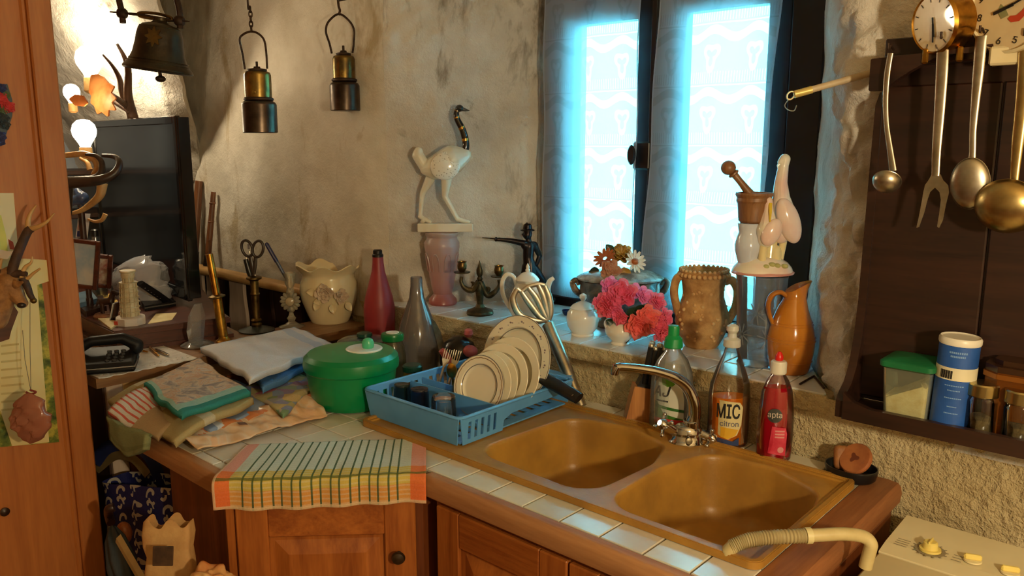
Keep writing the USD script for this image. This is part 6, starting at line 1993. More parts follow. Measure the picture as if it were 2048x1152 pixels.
# printed bread bag
def bag(g, u, v_):
    n_ = g.n('noise_texture', vector=g.pos((0.5, 1, 1)), scale=15.0, detail=2.0, distortion=1.0) + '.fac'
    c = g.ramp(n_, [(0.38, lin(206, 168, 130)), (0.5, lin(214, 188, 160)), (0.58, lin(220, 176, 136))])
    og = g.m('multiply', band(g, v_, 0.0, 0.46), g.m('greater_than', n_, 0.47))
    return g.mix(g.m('multiply', og, 0.85), c, lin(206, 112, 48))


g = G()
u_, v_ = g.uv()
c = bag(g, u_, v_)
nb = g.n('bump', height=g.n('noise_texture', vector=g.pos(), scale=40.0, detail=3.0) + '.fac', strength=0.5, distance=0.006) + '.normal'
BAGM = g.out('bread_bag_film', g.n('principled_bsdf', base_color=c, roughness=0.28, normal=nb) + '.BSDF')
K = [atz(352, 876, CT + 0.02), atz(612, 778, CT + 0.03), atz(655, 832, CT + 0.006), atz(396, 906, CT + 0.006)]
P = bil(*K, 70, 26)
P[..., 2] += 0.012 * np.sin(np.linspace(0, np.pi, 26))[None] + (meshkit.fbm(P * 22, 3, 31) - 0.5) * 0.026 + np.abs(meshkit.fbm(P * 11 + 3, 2, 37) - 0.5) * 0.03
P[..., 2] = np.maximum(P[..., 2], CT + 0.004)
m, uv = sheet(P, 0.004, (0, 0, 1))
bb = thing('bread_bag', 'crumpled plastic bread bag printed orange, lying along the worktop edge', 'bag', K[3])
part(bb, 'bag', m, BAGM, uv=uv)
i, j = 26, 16
Ml = frame(P[i, j] + (0, 0, 0.004), x=P[i + 4, j] - P[i, j], y=P[i, j - 4] - P[i, j])
part(bb, 'printed_square', ext(sbox(-0.012, -0.008, 0.012, 0.012), 0.001, 0, Ml), mat('bag_print_brown', lin(120, 84, 70), None, 30, 0.4))

# ================================================================ LEFT: SIDEBOARD, TELEVISION, BALUSTRADE
SB_Z = 0.98
MAHOG = wood('mahogany', lin(92, 44, 26), lin(58, 26, 16), 'y', 7, 0.35, 0.2)
OAKTOP = wood('sideboard_top_wood', lin(150, 108, 66), lin(112, 76, 44), 'y', 6, 0.4, 0.1)
PALEW = wood('pale_pine', lin(216, 176, 116), lin(190, 146, 88), 'x', 6, 0.45)
PALEV = wood('pale_pine_upright', lin(210, 188, 168), lin(184, 158, 136), 'z', 6, 0.45)
DKBR = wood('dark_brown_board', lin(66, 40, 26), lin(42, 24, 16), 'z', 6, 0.5)
sbd = thing('sideboard', 'long wooden sideboard under the telephone and television, front half hidden by bags', 'sideboard', (-3.2, 1.3, 0))
top = Polygon([(-4.4, 0.90), (-2.50, 0.90), (-2.50, 1.45), (-2.475, 1.45), (-2.475, 1.915), (-2.70, 1.915), (-2.70, 1.50), (-2.95, 1.54), (-3.4, 1.70), (-4.4, 1.78)])
part(sbd, 'top', ext(top, 0.032, SB_Z - 0.032), OAKTOP)
part(sbd, 'carcass', ext(Polygon([(-4.38, 0.93), (-2.54, 0.93), (-2.54, 1.50), (-2.96, 1.52), (-3.41, 1.68), (-4.38, 1.76)]), SB_Z - 0.032 - 0.06, 0.06), DKBR)
part(sbd, 'carcass_end', cbox((-2.69, 1.52, 0.0), (-2.49, 1.905, SB_Z - 0.032), 0.003), DKBR)
for y0 in (0.935, 1.20, 1.46):
    part(sbd, 'front_frame', cbox((-2.54, y0, 0.07), (-2.522, y0 + 0.05, SB_Z - 0.034), 0.002), PALEV)
for z0 in (0.07, SB_Z - 0.088):
    part(sbd, 'front_rail', cbox((-2.54, 0.985, z0), (-2.523, 1.46, z0 + 0.052), 0.002), PALEW)
for y0 in (0.99, 1.255):
    part(sbd, 'front_panel', cbox((-2.54, y0, 0.125), (-2.530, y0 + 0.2, SB_Z - 0.09), 0.004), PINE)
part(sbd, 'plinth', cbox((-4.36, 0.95, 0.0), (-2.56, 1.48, 0.06), 0.002), DKBR)

# doily
DZ = SB_Z + 0.001
ed = []
for t in np.linspace(0, 1, 90):
    ed.append((-2.492 + 0.010 * abs(math.sin(t * 22)), 0.905 + 0.31 * t))
back = [(-2.80 + 0.008 * abs(math.sin(t * 22)), 1.215 - 0.31 * t) for t in np.linspace(0, 1, 60)]
dp = Polygon(ed + back).buffer(0)
for k in range(16):
    dp = dp.difference(Point(-2.515, 0.925 + 0.018 * k).buffer(0.0042, quad_segs=3)).difference(Point(-2.535 - 0.006 * (k % 2), 0.935 + 0.018 * k).buffer(0.003, quad_segs=3))
single('lace_doily', 'white crocheted doily with scalloped edge under the black telephone', 'doily', ext(dp, 0.003, DZ), mat('doily_cotton', lin(216, 212, 204), lin(196, 190, 182), 30, 0.9, bump=0.6, bs=220))

# telephone
p = atz(212, 736, DZ + 0.003)
v = V2(p, 212, 736)
BLKG = mat('bakelite_black', lin(20, 21, 24), None, 6, 0.5, spec=0.25)
tel = thing('telephone', 'glossy black telephone with handset, on the white doily by the cupboard', 'telephone', p)
tf = frame(p, x=RT * 0.95 + FW0 * 0.31, z=UP0)
tl = lambda x, y, z: tf[:3, 3] + tf[:3, 0] * x + tf[:3, 1] * y + tf[:3, 2] * z
hull = mf.Manifold.batch_hull([mf.Manifold.sphere(0.009, 16).translate(tuple(map(float, tl(x, y, z)))) for x, y, z in ((-.085, -.07, .010), (.085, -.07, .010), (-.08, .075, .010), (.08, .075, .010), (-.080, -.055, .022), (.080, -.055, .022), (-.07, .06, .046), (.07, .06, .046))])
part(tel, 'base', hull, BLKG, smooth=40)
part(tel, 'edge_trim', tube([tl(-.093, -.078, .018), tl(0, -.082, .018), tl(.093, -.078, .018), tl(.092, .0, .022), tl(.088, .08, .024)], 0.0025, 8), mat('phone_trim', lin(140, 140, 140), None, 6, 0.25, 0.8))
for j_ in range(4):
    for i_ in range(3):
        part(tel, 'key', cbox(tl(0.012 + 0.02 * i_, -0.045 + 0.02 * j_, 0.031 + 0.0052 * j_) - 0.006, tl(0.012 + 0.02 * i_, -0.045 + 0.02 * j_, 0.031 + 0.0052 * j_) + 0.006, 0.002), mat('phone_key', lin(60, 62, 66), None, 6, 0.3))
HN = blob([(tl(-.085, .02, .060), 0.019, tl(-.04, .02, .084), 0.016), (tl(-.04, .02, .084), 0.016, tl(.05, .03, .086), 0.017), (tl(.05, .03, .086), 0.017, tl(.09, .03, .062), 0.020), (tl(-.085, .02, .060), 0.019, tl(-.085, .02, .05), 0.021), (tl(.09, .03, .062), 0.020, tl(.088, .03, .052), 0.021)], 0.007, 10)
part(tel, 'handset', HN, BLKG, smooth=True)
part(tel, 'cord', tube([tl(-.10 - .012 * math.sin(t * 0.5), -.02 - .012 * t, .012) + tf[:3, 0] * 0.006 * math.cos(9 * t) + UP0 * 0.006 * math.sin(9 * t) for t in np.linspace(-2.0, 3.2, 90)], 0.0025, 6), BLACK_PL)
for k, (a, b, r, m_, nm, lab, cat) in enumerate((((268, 697), (296, 704), 0.004, STEEL, 'ballpoint_pen', 'silver ballpoint pen on the doily right of the telephone', 'pen'), ((300, 696), (318, 712), 0.005, BRASS, 'brass_lighter', 'thin gilt lighter lying on the doily', 'lighter'), ((312, 700), (338, 711), 0.006, CHROME, 'small_torch', 'little chrome torch near the doily corner', 'torch'))):
    A_, B_ = atz(*a, DZ + 0.009), atz(*b, DZ + 0.009)
    t = thing(nm, lab, cat, A_)
    d_ = (B_ - A_) / np.linalg.norm(B_ - A_)
    part(t, 'barrel', tube([A_, A_ + (B_ - A_) * 0.7], r, 12), m_)
    part(t, 'tip', tube([A_ + (B_ - A_) * 0.7, B_ - d_ * 0.006, B_], [r * 0.9, r * 0.7, r * 0.25], 12), BRASS if m_ is STEEL else m_)

# crystal ornament
p = atz(395, 692, SB_Z)
v = V2(p, 395, 692)
s = v.s
CRY = glass('crystal', (0.92, 0.93, 0.93), 0.03, 1.0, lin(214, 214, 212), 0.16)
cr = thing('crystal_ornament', 'upright curved clear crystal ornament on a round foot', 'ornament', p)
part(cr, 'foot', lathe(solidprof(pp([(30, 0), (32, 3), (24, 8), (12, 12)], s)), 36, o=p), CRY)
q = [v(x, y, d) for x, y, d in ((382, 688, -.012), (404, 690, -.012), (382, 688, .012), (404, 690, .012), (380, 660, -.020), (406, 664, -.022), (380, 660, .020), (406, 664, .022), (385, 630, -.018), (411, 634, -.020), (385, 630, .018), (411, 634, .02), (396, 608, -.008), (408, 607, -.008), (396, 608, .008), (408, 607, .008), (393, 650, -.030))]
part(cr, 'blade', trimesh.convex.convex_hull(np.array(q)), CRY, smooth=False)

# brass candle tube
p = atz(448, 684, SB_Z)
v = V2(p, 448, 684)
s = v.s
bt_ = thing('brass_candlestick', 'leaning tall brass tube candlestick with a collar beside the crystal', 'candlestick', p)
part(bt_, 'foot', lathe(solidprof(pp([(15, 0), (16, 3), (11, 7), (9, 12)], s)), 28, o=p), BRASS)
A_, M_, B_ = v(447, 672), v(440, 594), v(430, 510)
part(bt_, 'lower_tube', tube([A_, M_], np.array([9.5, 9]) * s, 22), BRASS)
part(bt_, 'upper_tube', tube([M_, B_], np.array([8, 7]) * s, 22), BRASS)
d_ = (B_ - A_) / np.linalg.norm(B_ - A_)
part(bt_, 'collar', put(lathe(solidprof(pp([(9, -3), (16, 0), (16, 2), (9, 5)], s)), 28), axisframe(M_, d_)), BRASS_OLD)

# candlestick used as holder for scissors
p = atz(514, 662, SB_Z)
v = V2(p, 514, 662)
s = v.s
hs2 = thing('candlestick_holder', 'tarnished tube candlestick on a dark round base, holding scissors', 'candlestick', p)
part(hs2, 'base', lathe(solidprof(pp([(34, 0), (35, 3), (26, 6), (10, 10)], s)), 40, o=p), mat('base_dark_green', lin(38, 46, 42), lin(24, 30, 28), 12, 0.35))
part(hs2, 'tube', lathe(solidprof(pp([(9, 8), (11, 14), (9, 18), (11, 22), (8, 26), (8, 70), (9.5, 74), (8, 78), (8, 100), (15, 104), (15, 107), (9, 110)], s)), 30, o=p), BRASS_OLD)
SCI = mat('scissor_grip', lin(54, 44, 38), lin(40, 32, 28), 10, 0.3)
sci = thing('scissors', 'scissors with dark oval grips standing in the tube candlestick', 'scissors', v(514, 565))
for (cx, cy, rx, ry, sgn) in ((504, 499, 10.5, 16, -1), (525, 500, 10.5, 16, 1)):
    part(sci, 'grip', tube([v(cx, cy) + RT * rx * s * math.cos(t) + UP0 * ry * s * math.sin(t) + (RT * 2.5 * s * sgn * math.sin(t)) for t in np.linspace(0, 2 * np.pi, 36, endpoint=False)], 2.7 * s, 10, closed=True), SCI)
    part(sci, 'shank', tube(spline([v(cx - sgn * 5, cy + 14), v(514 + sgn * 3, 532), v(514 - sgn * 0.5, 552)], 5), np.array([3.4, 4.5, 3.5]) * s, 10, flat=(FW0, 0.6)), SCI)
    part(sci, 'blade', tube([v(514 - sgn * 0.5, 550, sgn * .0015), v(514 - sgn * 1.5, 600, sgn * .0015)], np.array([4, 1.5]) * s, 10, flat=(FW0, 0.3)), STEEL)
pk = thing('penknife', 'black pen-like knife beside the scissors in the candlestick', 'knife', v(508, 562))
part(pk, 'body', tube(spline([v(511, 566, .004), v(505, 545, .004), v(499, 520, .004)], 5), np.array([4, 6, 4.5]) * s, 12), BLACK_PL)
part(pk, 'clip', tube([v(501, 516, 0), v(503, 538, 0)], 1.2 * s, 8), STEEL)
pk2 = thing('small_key_tag', 'small grey tag seen through the left scissor grip', 'tag', v(506, 500, .03))
part(pk2, 'tag', put(rbox((0.008, 0.020, 0.004), 0.0018), VIEW(v(505, 496, .012))), mat('tag_grey', lin(116, 110, 112), None, 6, 0.5))
part(pk2, 'stem', tube([v(506, 505, .012), v(511, 540, .012), v(513, 568, .008)], 1.4 * s, 8), STEEL)

# glass flower bud vase with a pen
p = atz(584, 654, SB_Z)
v = V2(p, 584, 654)
s = v.s
GLF = glass('pressed_glass', (0.95, 0.93, 0.86), 0.05, 1.0, lin(222, 214, 190), 0.2)
gf = thing('glass_flower_vase', 'little clear glass bud vase shaped like a daisy, holding a pen', 'vase', p)
part(gf, 'foot', lathe(solidprof(pp([(23, 0), (25, 2), (14, 6), (6, 12), (9, 18), (5, 24), (4, 30)], s)), 36, o=p), GLF)
part(gf, 'stem_bead', ball(v(585, 618), 7 * s, 2), GLF)
for k in range(14):
    a = 2 * math.pi * k / 14
    c_ = v(583 + 14 * math.cos(a), 603 - 14 * math.sin(a))
    part(gf, 'petal', put(ball((0, 0, 0), 1, 2, (7 * s, 4.2 * s, 4 * s)), frame(c_, x=RT * math.cos(a) + UP0 * math.sin(a), z=TV)), GLF)
part(gf, 'flower_centre', put(lathe(solidprof(pp([(9, 0), (8, 4), (4, 6)], s)), 24), axisframe(v(583, 603, -.004), TV)), mat('glass_centre', lin(176, 158, 124), None, 6, 0.2))
part(gf, 'bud_tube', lathe(pp([(4, 62), (8, 70), (6, 78), (10, 88), (9, 96), (13, 108), (11, 108), (7, 96), (5, 80), (0, 72)], s), 28, o=p), GLF)
pe = thing('blue_pen', 'navy blue pen leaning out of the glass bud vase', 'pen', v(582, 564))
A_, B_ = v(580, 562), v(541, 488)
part(pe, 'barrel', tube([A_, A_ * 0.5 + B_ * 0.5], np.array([3, 3.4]) * s, 12), mat('pen_grey', lin(70, 72, 84), None, 6, 0.3))
part(pe, 'cap', tube([A_ * 0.5 + B_ * 0.5, B_ * 0.96 + A_ * 0.04, B_], np.array([4, 4, 2.5]) * s, 12), mat('pen_navy', lin(40, 40, 82), None, 6, 0.25))
part(pe, 'clip', tube([B_ + TV * 0.006, B_ * 0.6 + A_ * 0.4 + TV * 0.007], 1.1 * s, 6), mat('pen_navy', lin(40, 40, 82)))

# ivory cachepot with roses
p = atz(676, 640, SB_Z)
p[0:2] += np.array([-0.01, -0.03])
s = depth(p) / F_PX
v = V2(p, 676, 645)
IVORY_C = mat('ivory_glaze', lin(222, 206, 166), lin(212, 192, 148), 5, 0.16, coat=0.5)
cpt = thing('ivory_cachepot', 'ivory ceramic flowerpot with ruffled rim and applied roses', 'flowerpot', p)
prof_ = [(36, 0), (38, 3), (44, 16), (54, 44), (57, 62), (55, 78), (50, 88), (51, 96), (58, 104), (63, 110)]
inn_ = [(60, 111), (52, 104), (46, 95), (46, 86), (50, 76), (50, 40), (34, 8)]
m = lathe(pp([(0, 0)] + prof_ + inn_ + [(0, 8)], s), 96, o=p)
h = (m.vertices[:, 2] - p[2]) / (1.02 * s)
a = np.arctan2(*(m.vertices[:, :2] - p[:2]).T[::-1])
k_ = np.clip((h - 92) / 16, 0, 1)
m.vertices[:, 2] += k_ * np.sin(7 * a + 0.8) * 5.0 * s
m.vertices[:, :2] += (m.vertices[:, :2] - p[:2]) * (k_ * np.sin(7 * a + 0.8) * 0.05)[:, None]
part(cpt, 'pot', m, IVORY_C)


def onpot(x, h_, lift=0.0):
    """Point on the pot's wall: x pixels right of its middle, h_ pixels up."""
    r_ = np.interp(h_, [q_[1] for q_ in prof_], [q_[0] for q_ in prof_]) + lift
    dd = math.sqrt(max(0, r_ * r_ - x * x))
    return p + RT * x * s + TV * dd * s + UP0 * h_ * s * 1.02, (RT * x + TV * dd) / r_


ROSE_C = mat('ivory_rose_glaze', lin(212, 190, 164), lin(196, 172, 146), 30, 0.2, coat=0.4)
for x_, h_, r_ in ((4, 66, 18), (32, 58, 15)):
    c_, n_ = onpot(x_, h_, 0)
    rs = part(cpt, 'rose', ruffle(c_, r_ * s, n_, int(x_), 5, 4, 0.85), ROSE_C)
for x_, h_, ax_ in ((-8, 50, (-.4, -1)), (16, 44, (.2, -1)), (2, 52, (-.9, -.2)), (40, 44, (.5, -.9)), (-10, 66, (-1, .1))):
    c_, n_ = onpot(x_, h_, 0.6)
    part(cpt, 'rose_leaf', leaf(c_, 20 * s, 7 * s, RT * ax_[0] + UP0 * ax_[1], n_, 0.0), IVORY_C)

# raised mahogany stand with the television
TVZ = 1.055
stp = Polygon([(-2.765, 1.065), (-2.69, 1.45), (-2.88, 1.50), (-3.3, 1.66), (-4.38, 1.76), (-4.38, 1.17)])
stn = thing('television_stand', 'low dark mahogany stand with moulded edge under the television', 'television stand', (-3.4, 1.4, SB_Z))
part(stn, 'plinth', ext(stp.buffer(-0.012, join_style=2), 0.052, SB_Z), MAHOG)
part(stn, 'top', [ext(stp, 0.016, TVZ - 0.020), ext(stp.buffer(-0.004), 0.005, TVZ - 0.0045)], MAHOG)
part(stn, 'foot_moulding', ext(stp.buffer(0.006, join_style=2), 0.014, SB_Z), MAHOG)
Rb, Lb = atz(379, 603, 1.085), atz(208, 536, 1.085)
xd = (Rb - Lb) / np.linalg.norm(Rb - Lb)
nt = np.array([xd[1], -xd[0], 0])
Wt = np.linalg.norm(Rb - Lb)
Ht = 0.695
tvs = thing('television', 'large flat black television with glossy dark screen in the left corner', 'television', (Rb + Lb) / 2)
Mt = frame(Lb, x=xd, y=(0, 0, 1), z=nt)
TVB = mat('tv_gloss_black', lin(14, 14, 16), None, 5, 0.12, coat=0.4)
part(tvs, 'back_shell', put(cbox((0.01, 0.01, -0.05), (Wt - 0.01, Ht - 0.01, -0.012), 0.008), Mt), BLACK_PL)
b_ = 0.030
for nm, a0_, a1_ in (('bezel_left', (0, 0), (b_, Ht)), ('bezel_right', (Wt - b_, 0), (Wt, Ht)), ('bezel_top', (b_, Ht - b_), (Wt - b_, Ht)), ('bezel_bottom', (b_, 0), (Wt - b_, b_ * 1.5))):
    part(tvs, nm, put(cbox((*a0_, -0.014), (*a1_, 0.006), 0.003), Mt), TVB)
part(tvs, 'screen', put(cbox((b_ - 0.002, b_, -0.010), (Wt - b_ + 0.002, Ht - b_ + 0.002, -0.001), 0.001), Mt), mat('tv_screen', lin(30, 34, 38), None, 5, 0.10, spec=0.7))
part(tvs, 'side_trim', put(cbox((Wt - 0.001, 0.01, -0.045), (Wt + 0.004, Ht - 0.005, -0.002), 0.002), Mt), TVB)
part(tvs, 'foot', put(cbox((Wt * 0.3, -0.028, -0.10), (Wt * 0.7, -0.0, 0.06), 0.006), Mt), TVB)
part(tvs, 'foot_plate', put(cbox((Wt * 0.32, -0.0295, -0.13), (Wt * 0.60, -0.020, 0.07), 0.003), Mt), TVB)

# leaning tower souvenir
p = atz(262, 648, TVZ)
v = V2(p, 262, 648)
s = v.s
TOW = mat('souvenir_stone', lin(206, 194, 160), lin(176, 160, 124), 30, 0.5, bump=0.3)
tw = thing('tower_souvenir', 'small cream leaning tower souvenir with ringed arcades on a white foot', 'souvenir', p)
Mw = frame((0, 0, 0), x=RT, y=FW0)
part(tw, 'foot', lathe(solidprof(pp([(28, 0), (29, 2), (29, 14), (24, 17)], s)), 8, o=p), mat('souvenir_foot', lin(212, 202, 190), lin(190, 176, 160), 10, 0.4))
part(tw, 'red_badge', put(rbox((0.016, 0.014, 0.002), 0.001), axisframe(p + TV * 28 * s - RT * 16 * s + UP0 * 8 * s, TV * 0.95 - RT * 0.3)), mat('badge_red', lin(196, 70, 52), None, 8, 0.4))
axs = UP0 * 0.995 + RT * 0.02
for k in range(8):
    c_ = p + axs * (17 + 9.6 * k) * s * 1.02
    r_ = (18.5 if k < 7 else 13) - 0.3 * k
    part(tw, 'storey', put(lathe(solidprof(pp([(r_ - 2.0, 0), (r_ - 2.0, 7.6), (r_ + 0.6, 8.0), (r_ + 0.6, 9.4), (r_ - 1, 9.6)], s)), 28), axisframe(c_, axs)), TOW)
    for j in range(12):
        aa = 2 * math.pi * j / 12
        Mx_ = axisframe(c_, axs)
        o_ = Mx_[:3, 0] * math.cos(aa) + Mx_[:3, 1] * math.sin(aa)
        if o_ @ TV > -0.2:
            part(tw, 'column', tube([c_ + o_ * (r_ - 0.8) * s, c_ + o_ * (r_ - 0.8) * s + axs * 7.8 * s], 1.1 * s, 6), TOW, smooth=False)
part(tw, 'belfry', put(lathe(solidprof(pp([(13, 0), (13, 10), (15, 11), (15, 14), (12, 15)], s)), 24), axisframe(p + axs * 93 * s * 1.02, axs)), TOW)

# plastic bag, papers, remote, statuette, card holder and others
FILM = glass('bag_film', (0.93, 0.93, 0.95), 0.08, 1.0, lin(206, 208, 214), 0.30)
c_ = at(276, 545, 3.14)
th_ = np.linspace(0, 2 * np.pi, 49)
P = np.zeros((49, 20, 3))
for j, t in enumerate(np.linspace(0.02, 1, 20)):
    rr2 = np.sin(t * np.pi * 0.62) / math.sin(np.pi * 0.62 * 0.806)
    P[:, j] = np.stack([0.118 * rr2 * np.cos(th_), 0.06 * rr2 * np.sin(th_), np.full(49, 0.165 * np.cos(t * np.pi * 0.5))], 1)
P += (meshkit.fbm(P * 24, 3, 5) - 0.5)[..., None] * np.array([0.07, 0.06, 0.05]) + (np.abs(meshkit.fbm(P * 50 + 7, 2, 8) - 0.5) * 0.03)[..., None]
P[-1] = P[0]
P = P @ np.stack([RT, FW0, UP0]) + np.array([c_[0], c_[1], TVZ + 0.012])
P[..., 2] = np.maximum(P[..., 2], TVZ + 0.003)
single('plastic_bag', 'crumpled clear plastic bag in front of the television screen', 'bag', sheet(P, 0.001)[0], FILM, smooth=20)


def boxed(name, lab, cat, pts, z, h, material, th=None):
    """Flat block from four pixel corners on level z."""
    P_ = np.array([atz(x, y, z)[:2] for x, y in pts])
    return single(name, lab, cat, ext(Polygon(P_).buffer(-0.002).buffer(0.002), h, z), material)


boxed('dark_book', 'dark closed book at the left end of the television stand', 'book', ((150, 612), (206, 600), (214, 622), (172, 634)), TVZ + 0.0005, 0.020, mat('book_cover', lin(54, 34, 26), None, 8, 0.4))
boxed('blue_box', 'pale blue flat box lying on the dark book', 'box', ((150, 596), (182, 588), (196, 606), (158, 616)), TVZ + 0.0215, 0.018, mat('box_blue', lin(108, 136, 156), lin(80, 106, 126), 12, 0.35))
boxed('paper_slip', 'cream paper slip at the front edge of the television stand', 'paper', ((296, 648), (312, 628), (354, 626), (344, 640)), TVZ + 0.0005, 0.0015, mat('paper_cream', lin(222, 206, 156), lin(206, 186, 132), 14, 0.8))
boxed('notepad', 'pale notepad lying left of the tower souvenir', 'notepad', ((196, 640), (216, 624), (248, 642), (222, 660)), TVZ + 0.0005, 0.006, mat('paper_pale', lin(214, 200, 158), lin(196, 180, 136), 14, 0.8))
boxed('yellow_envelope', 'yellow envelope behind the small animal statuette', 'envelope', ((178, 596), (222, 588), (236, 604), (196, 612)), TVZ + 0.0005, 0.003, mat('paper_yellow', lin(222, 186, 96), None, 14, 0.8))
bx = thing('set_top_box', 'black sloping receiver box in front of the television', 'receiver', atz(330, 612, TVZ))
q = [atz(290, 622, TVZ + 0.001), atz(352, 612, TVZ + 0.001), atz(318, 592, TVZ + 0.001), atz(268, 600, TVZ + 0.001)]
part(bx, 'body', trimesh.convex.convex_hull(np.array(q + [q[0] + (0, 0, 0.02), q[1] + (0, 0, 0.02), q[2] + (0, 0, 0.045), q[3] + (0, 0, 0.045)])), BLACK_PL, smooth=20)
part(bx, 'front_strip', tube([q[0] + (0, 0, 0.011) + TV * 0.002, q[1] + (0, 0, 0.011) + TV * 0.002], 0.003, 8), mat('strip_grey', lin(92, 88, 80), None, 6, 0.3))
A_, B_ = at(280, 566, 2.96), atz(340, 606, TVZ + 0.013)
rm = thing('remote_control', 'long black remote control resting against the tower souvenir', 'remote control', B_)
d_ = B_ - A_
part(rm, 'body', tube([A_, A_ * 0.5 + B_ * 0.5, B_], [0.014, 0.016, 0.014], 16, flat=(TV, 0.6)), BLKG)
for k in range(6):
    part(rm, 'button', ball(A_ + d_ * (0.2 + 0.1 * k) + TV * 0.0105, 0.004, 1), mat('button_grey', lin(120, 120, 120), None, 6, 0.4))
p = atz(216, 634, TVZ)
v = V2(p, 216, 634)
s = v.s
st = thing('animal_statuette', 'small dark carved animal statuette on a round wooden base', 'statuette', p)
part(st, 'base', lathe(solidprof(pp([(26, 0), (27, 4), (23, 8)], s)), 32, o=p), wood('statuette_base', lin(140, 92, 58), lin(108, 66, 38), 'z', 12))
DKC = mat('carved_dark', lin(64, 36, 22), lin(42, 24, 16), 30, 0.4)
part(st, 'body', blob([(v(206, 604), 7 * s, v(224, 602), 7.5 * s), (v(224, 602), 6.5 * s, v(231, 584), 4.5 * s), (v(231, 584), 5 * s, v(238, 588), 3.6 * s), (v(204, 606, .006), 4 * s, v(203, 628, .006), 2.6 * s), (v(208, 606, -.006), 4 * s, v(209, 628, -.006), 2.6 * s),
                       (v(222, 606, .006), 4 * s, v(222, 628, .006), 2.6 * s), (v(227, 606, -.006), 4 * s, v(229, 628, -.006), 2.6 * s), (v(201, 600), 3 * s, v(195, 612), 1.8 * s), (v(230, 580), 2.4 * s, v(229, 572), 1.2 * s)], 0.004, 8), DKC, smooth=True)
p = atz(229, 642, TVZ)
v = V2(p, 229, 642)
ch = thing('card_holder', 'small dark stand holding two white cards beside the tower souvenir', 'card holder', p)
part(ch, 'foot', lathe(solidprof(pp([(10, 0), (10, 3), (6, 5)], v.s)), 20, o=p), DKC)
for k in (0, 1):
    part(ch, 'card', put(cbox((-0.003, 0, -0.018), (0.0, 0.062, 0.018), 0.0008), frame(v(225 + 5 * k, 638), x=RT, y=UP0 + RT * 0.28, z=FW0)), mat('card_white', lin(214, 208, 200), None, 6, 0.5) if k == 0 else DKC)

# ---- balustrade at the back
bal = thing('balustrade', 'pale pine balustrade with wavy flat balusters along the back wall', 'balustrade', (-3.1, 1.86, 0.6))
ra, rb_ = aty(386, 538, 1.855), aty(628, 583, 1.855)
zr = (ra[2] + rb_[2]) / 2
part(bal, 'handrail', rbox((1.12, 0.075, 0.036), 0.014, o=(-3.295, 1.855, zr)), PALEW)
part(bal, 'bottom_rail', cbox((-3.85, 1.845, 0.60), (-2.73, 1.875, 0.66), 0.004), DKBR)
part(bal, 'backing_board', cbox((-3.85, 1.893, 0.35), (-2.73, 1.905, zr - 0.02), 0.002), DKBR)
for xa, xb in ((399, 411), (417, 436), (462, 492), (520, 545), (584, 606)):
    x0_, x1_ = aty(xa, 600, 1.86)[0], aty(xb, 600, 1.86)[0]
    zz2 = np.linspace(0.66, zr - 0.016, 24)
    wv = 0.008 * np.sin((zz2 - 0.66) * 22)
    pol = Polygon([(x0_ + w, z) for z, w in zip(zz2, wv)] + [(x1_ - w, z) for z, w in zip(zz2[::-1], wv[::-1])])
    part(bal, 'baluster', ext(pol, 0.016, 0, frame((0, 1.868, 0), x=(1, 0, 0), y=(0, 0, 1), z=(0, -1, 0))), PALEV if xa < 500 else DKBR)
for k, (a, b, w, lab) in enumerate((((398, 362), (386, 536), 0.022, 'thicker brown pole leaning behind the television edge'), ((427, 384), (415, 542), 0.014, 'thinner bamboo-like stick leaning right of the thick pole'))):
    A_, B_ = aty(*a, 1.915), aty(*b, 1.87)
    B_ = np.array([B_[0], B_[1], zr + 0.019])
    t = thing('walking_stick', lab, 'stick', B_, group='sticks leaning behind the television')
    part(t, 'shaft', tube([B_, A_ * 0.5 + B_ * 0.5, A_], [w * 1.1, w, w * 0.8], 14), wood('stick_wood', lin(130, 82, 46), lin(88, 52, 30), 'z', 16))
    part(t, 'ferrule', tube([B_, B_ * 0.86 + A_ * 0.14], [w * 1.35, w * 1.2], 14), mat('ferrule_dark', lin(40, 28, 22), None, 8, 0.4))
    for f_ in (0.35, 0.6, 0.85):
        if k:
            q_ = B_ * (1 - f_) + A_ * f_
            part(t, 'knuckle', ball(q_, w * 1.12, 1, (1, 1, 0.5)), wood('stick_wood', (0, 0, 0), (0, 0, 0)))

# ================================================================ HANGING: BELL, TWO LAMPS, ANTLER LAMP
o = at(316, 143, 2.42)
v = V2(o, 316, 143)
s = v.s
tilt = UP0 * 0.992 - RT * -0.12
Mb = axisframe(o, UP0 + RT * 0.13)
BELL = mat('bell_bronze', lin(78, 68, 50), lin(50, 44, 36), 16, 0.42, 0.7, bump=0.2)
be = thing('hanging_bell', 'old bronze bell with embossed crest hanging in an iron yoke', 'bell', o)
bp_ = [(64, 0), (66, 2), (65, 6), (56, 16), (49, 32), (45, 52), (43, 68), (40, 80), (33, 87), (18, 91), (12, 96), (12, 101)]
part(be, 'bell', put(lathe(pp([(58, 3)] + bp_ + [(0, 101)] + [(0, 88), (30, 84), (38, 74), (42, 50), (48, 20), (58, 3)], s), 56), Mb), BELL)
for h_, r_ in ((14, 58), (20, 55), (84, 38)):
    part(be, 'moulding', put(tube([(r_ * s * math.cos(a), r_ * s * math.sin(a), h_ * s) for a in np.linspace(0, 2 * np.pi, 56, endpoint=False)], 1.0 * s, 6, closed=True), Mb), BELL)
star = []
for k in range(16):
    a = math.pi * 2 * k / 16 + math.pi / 2
    r_ = 15 if k % 2 == 0 else 8
    star.append((r_ * s * math.cos(a), r_ * 1.25 * s * math.sin(a)))
nf = TV * 0.97 + UP0 * 0.16 + RT * 0.10
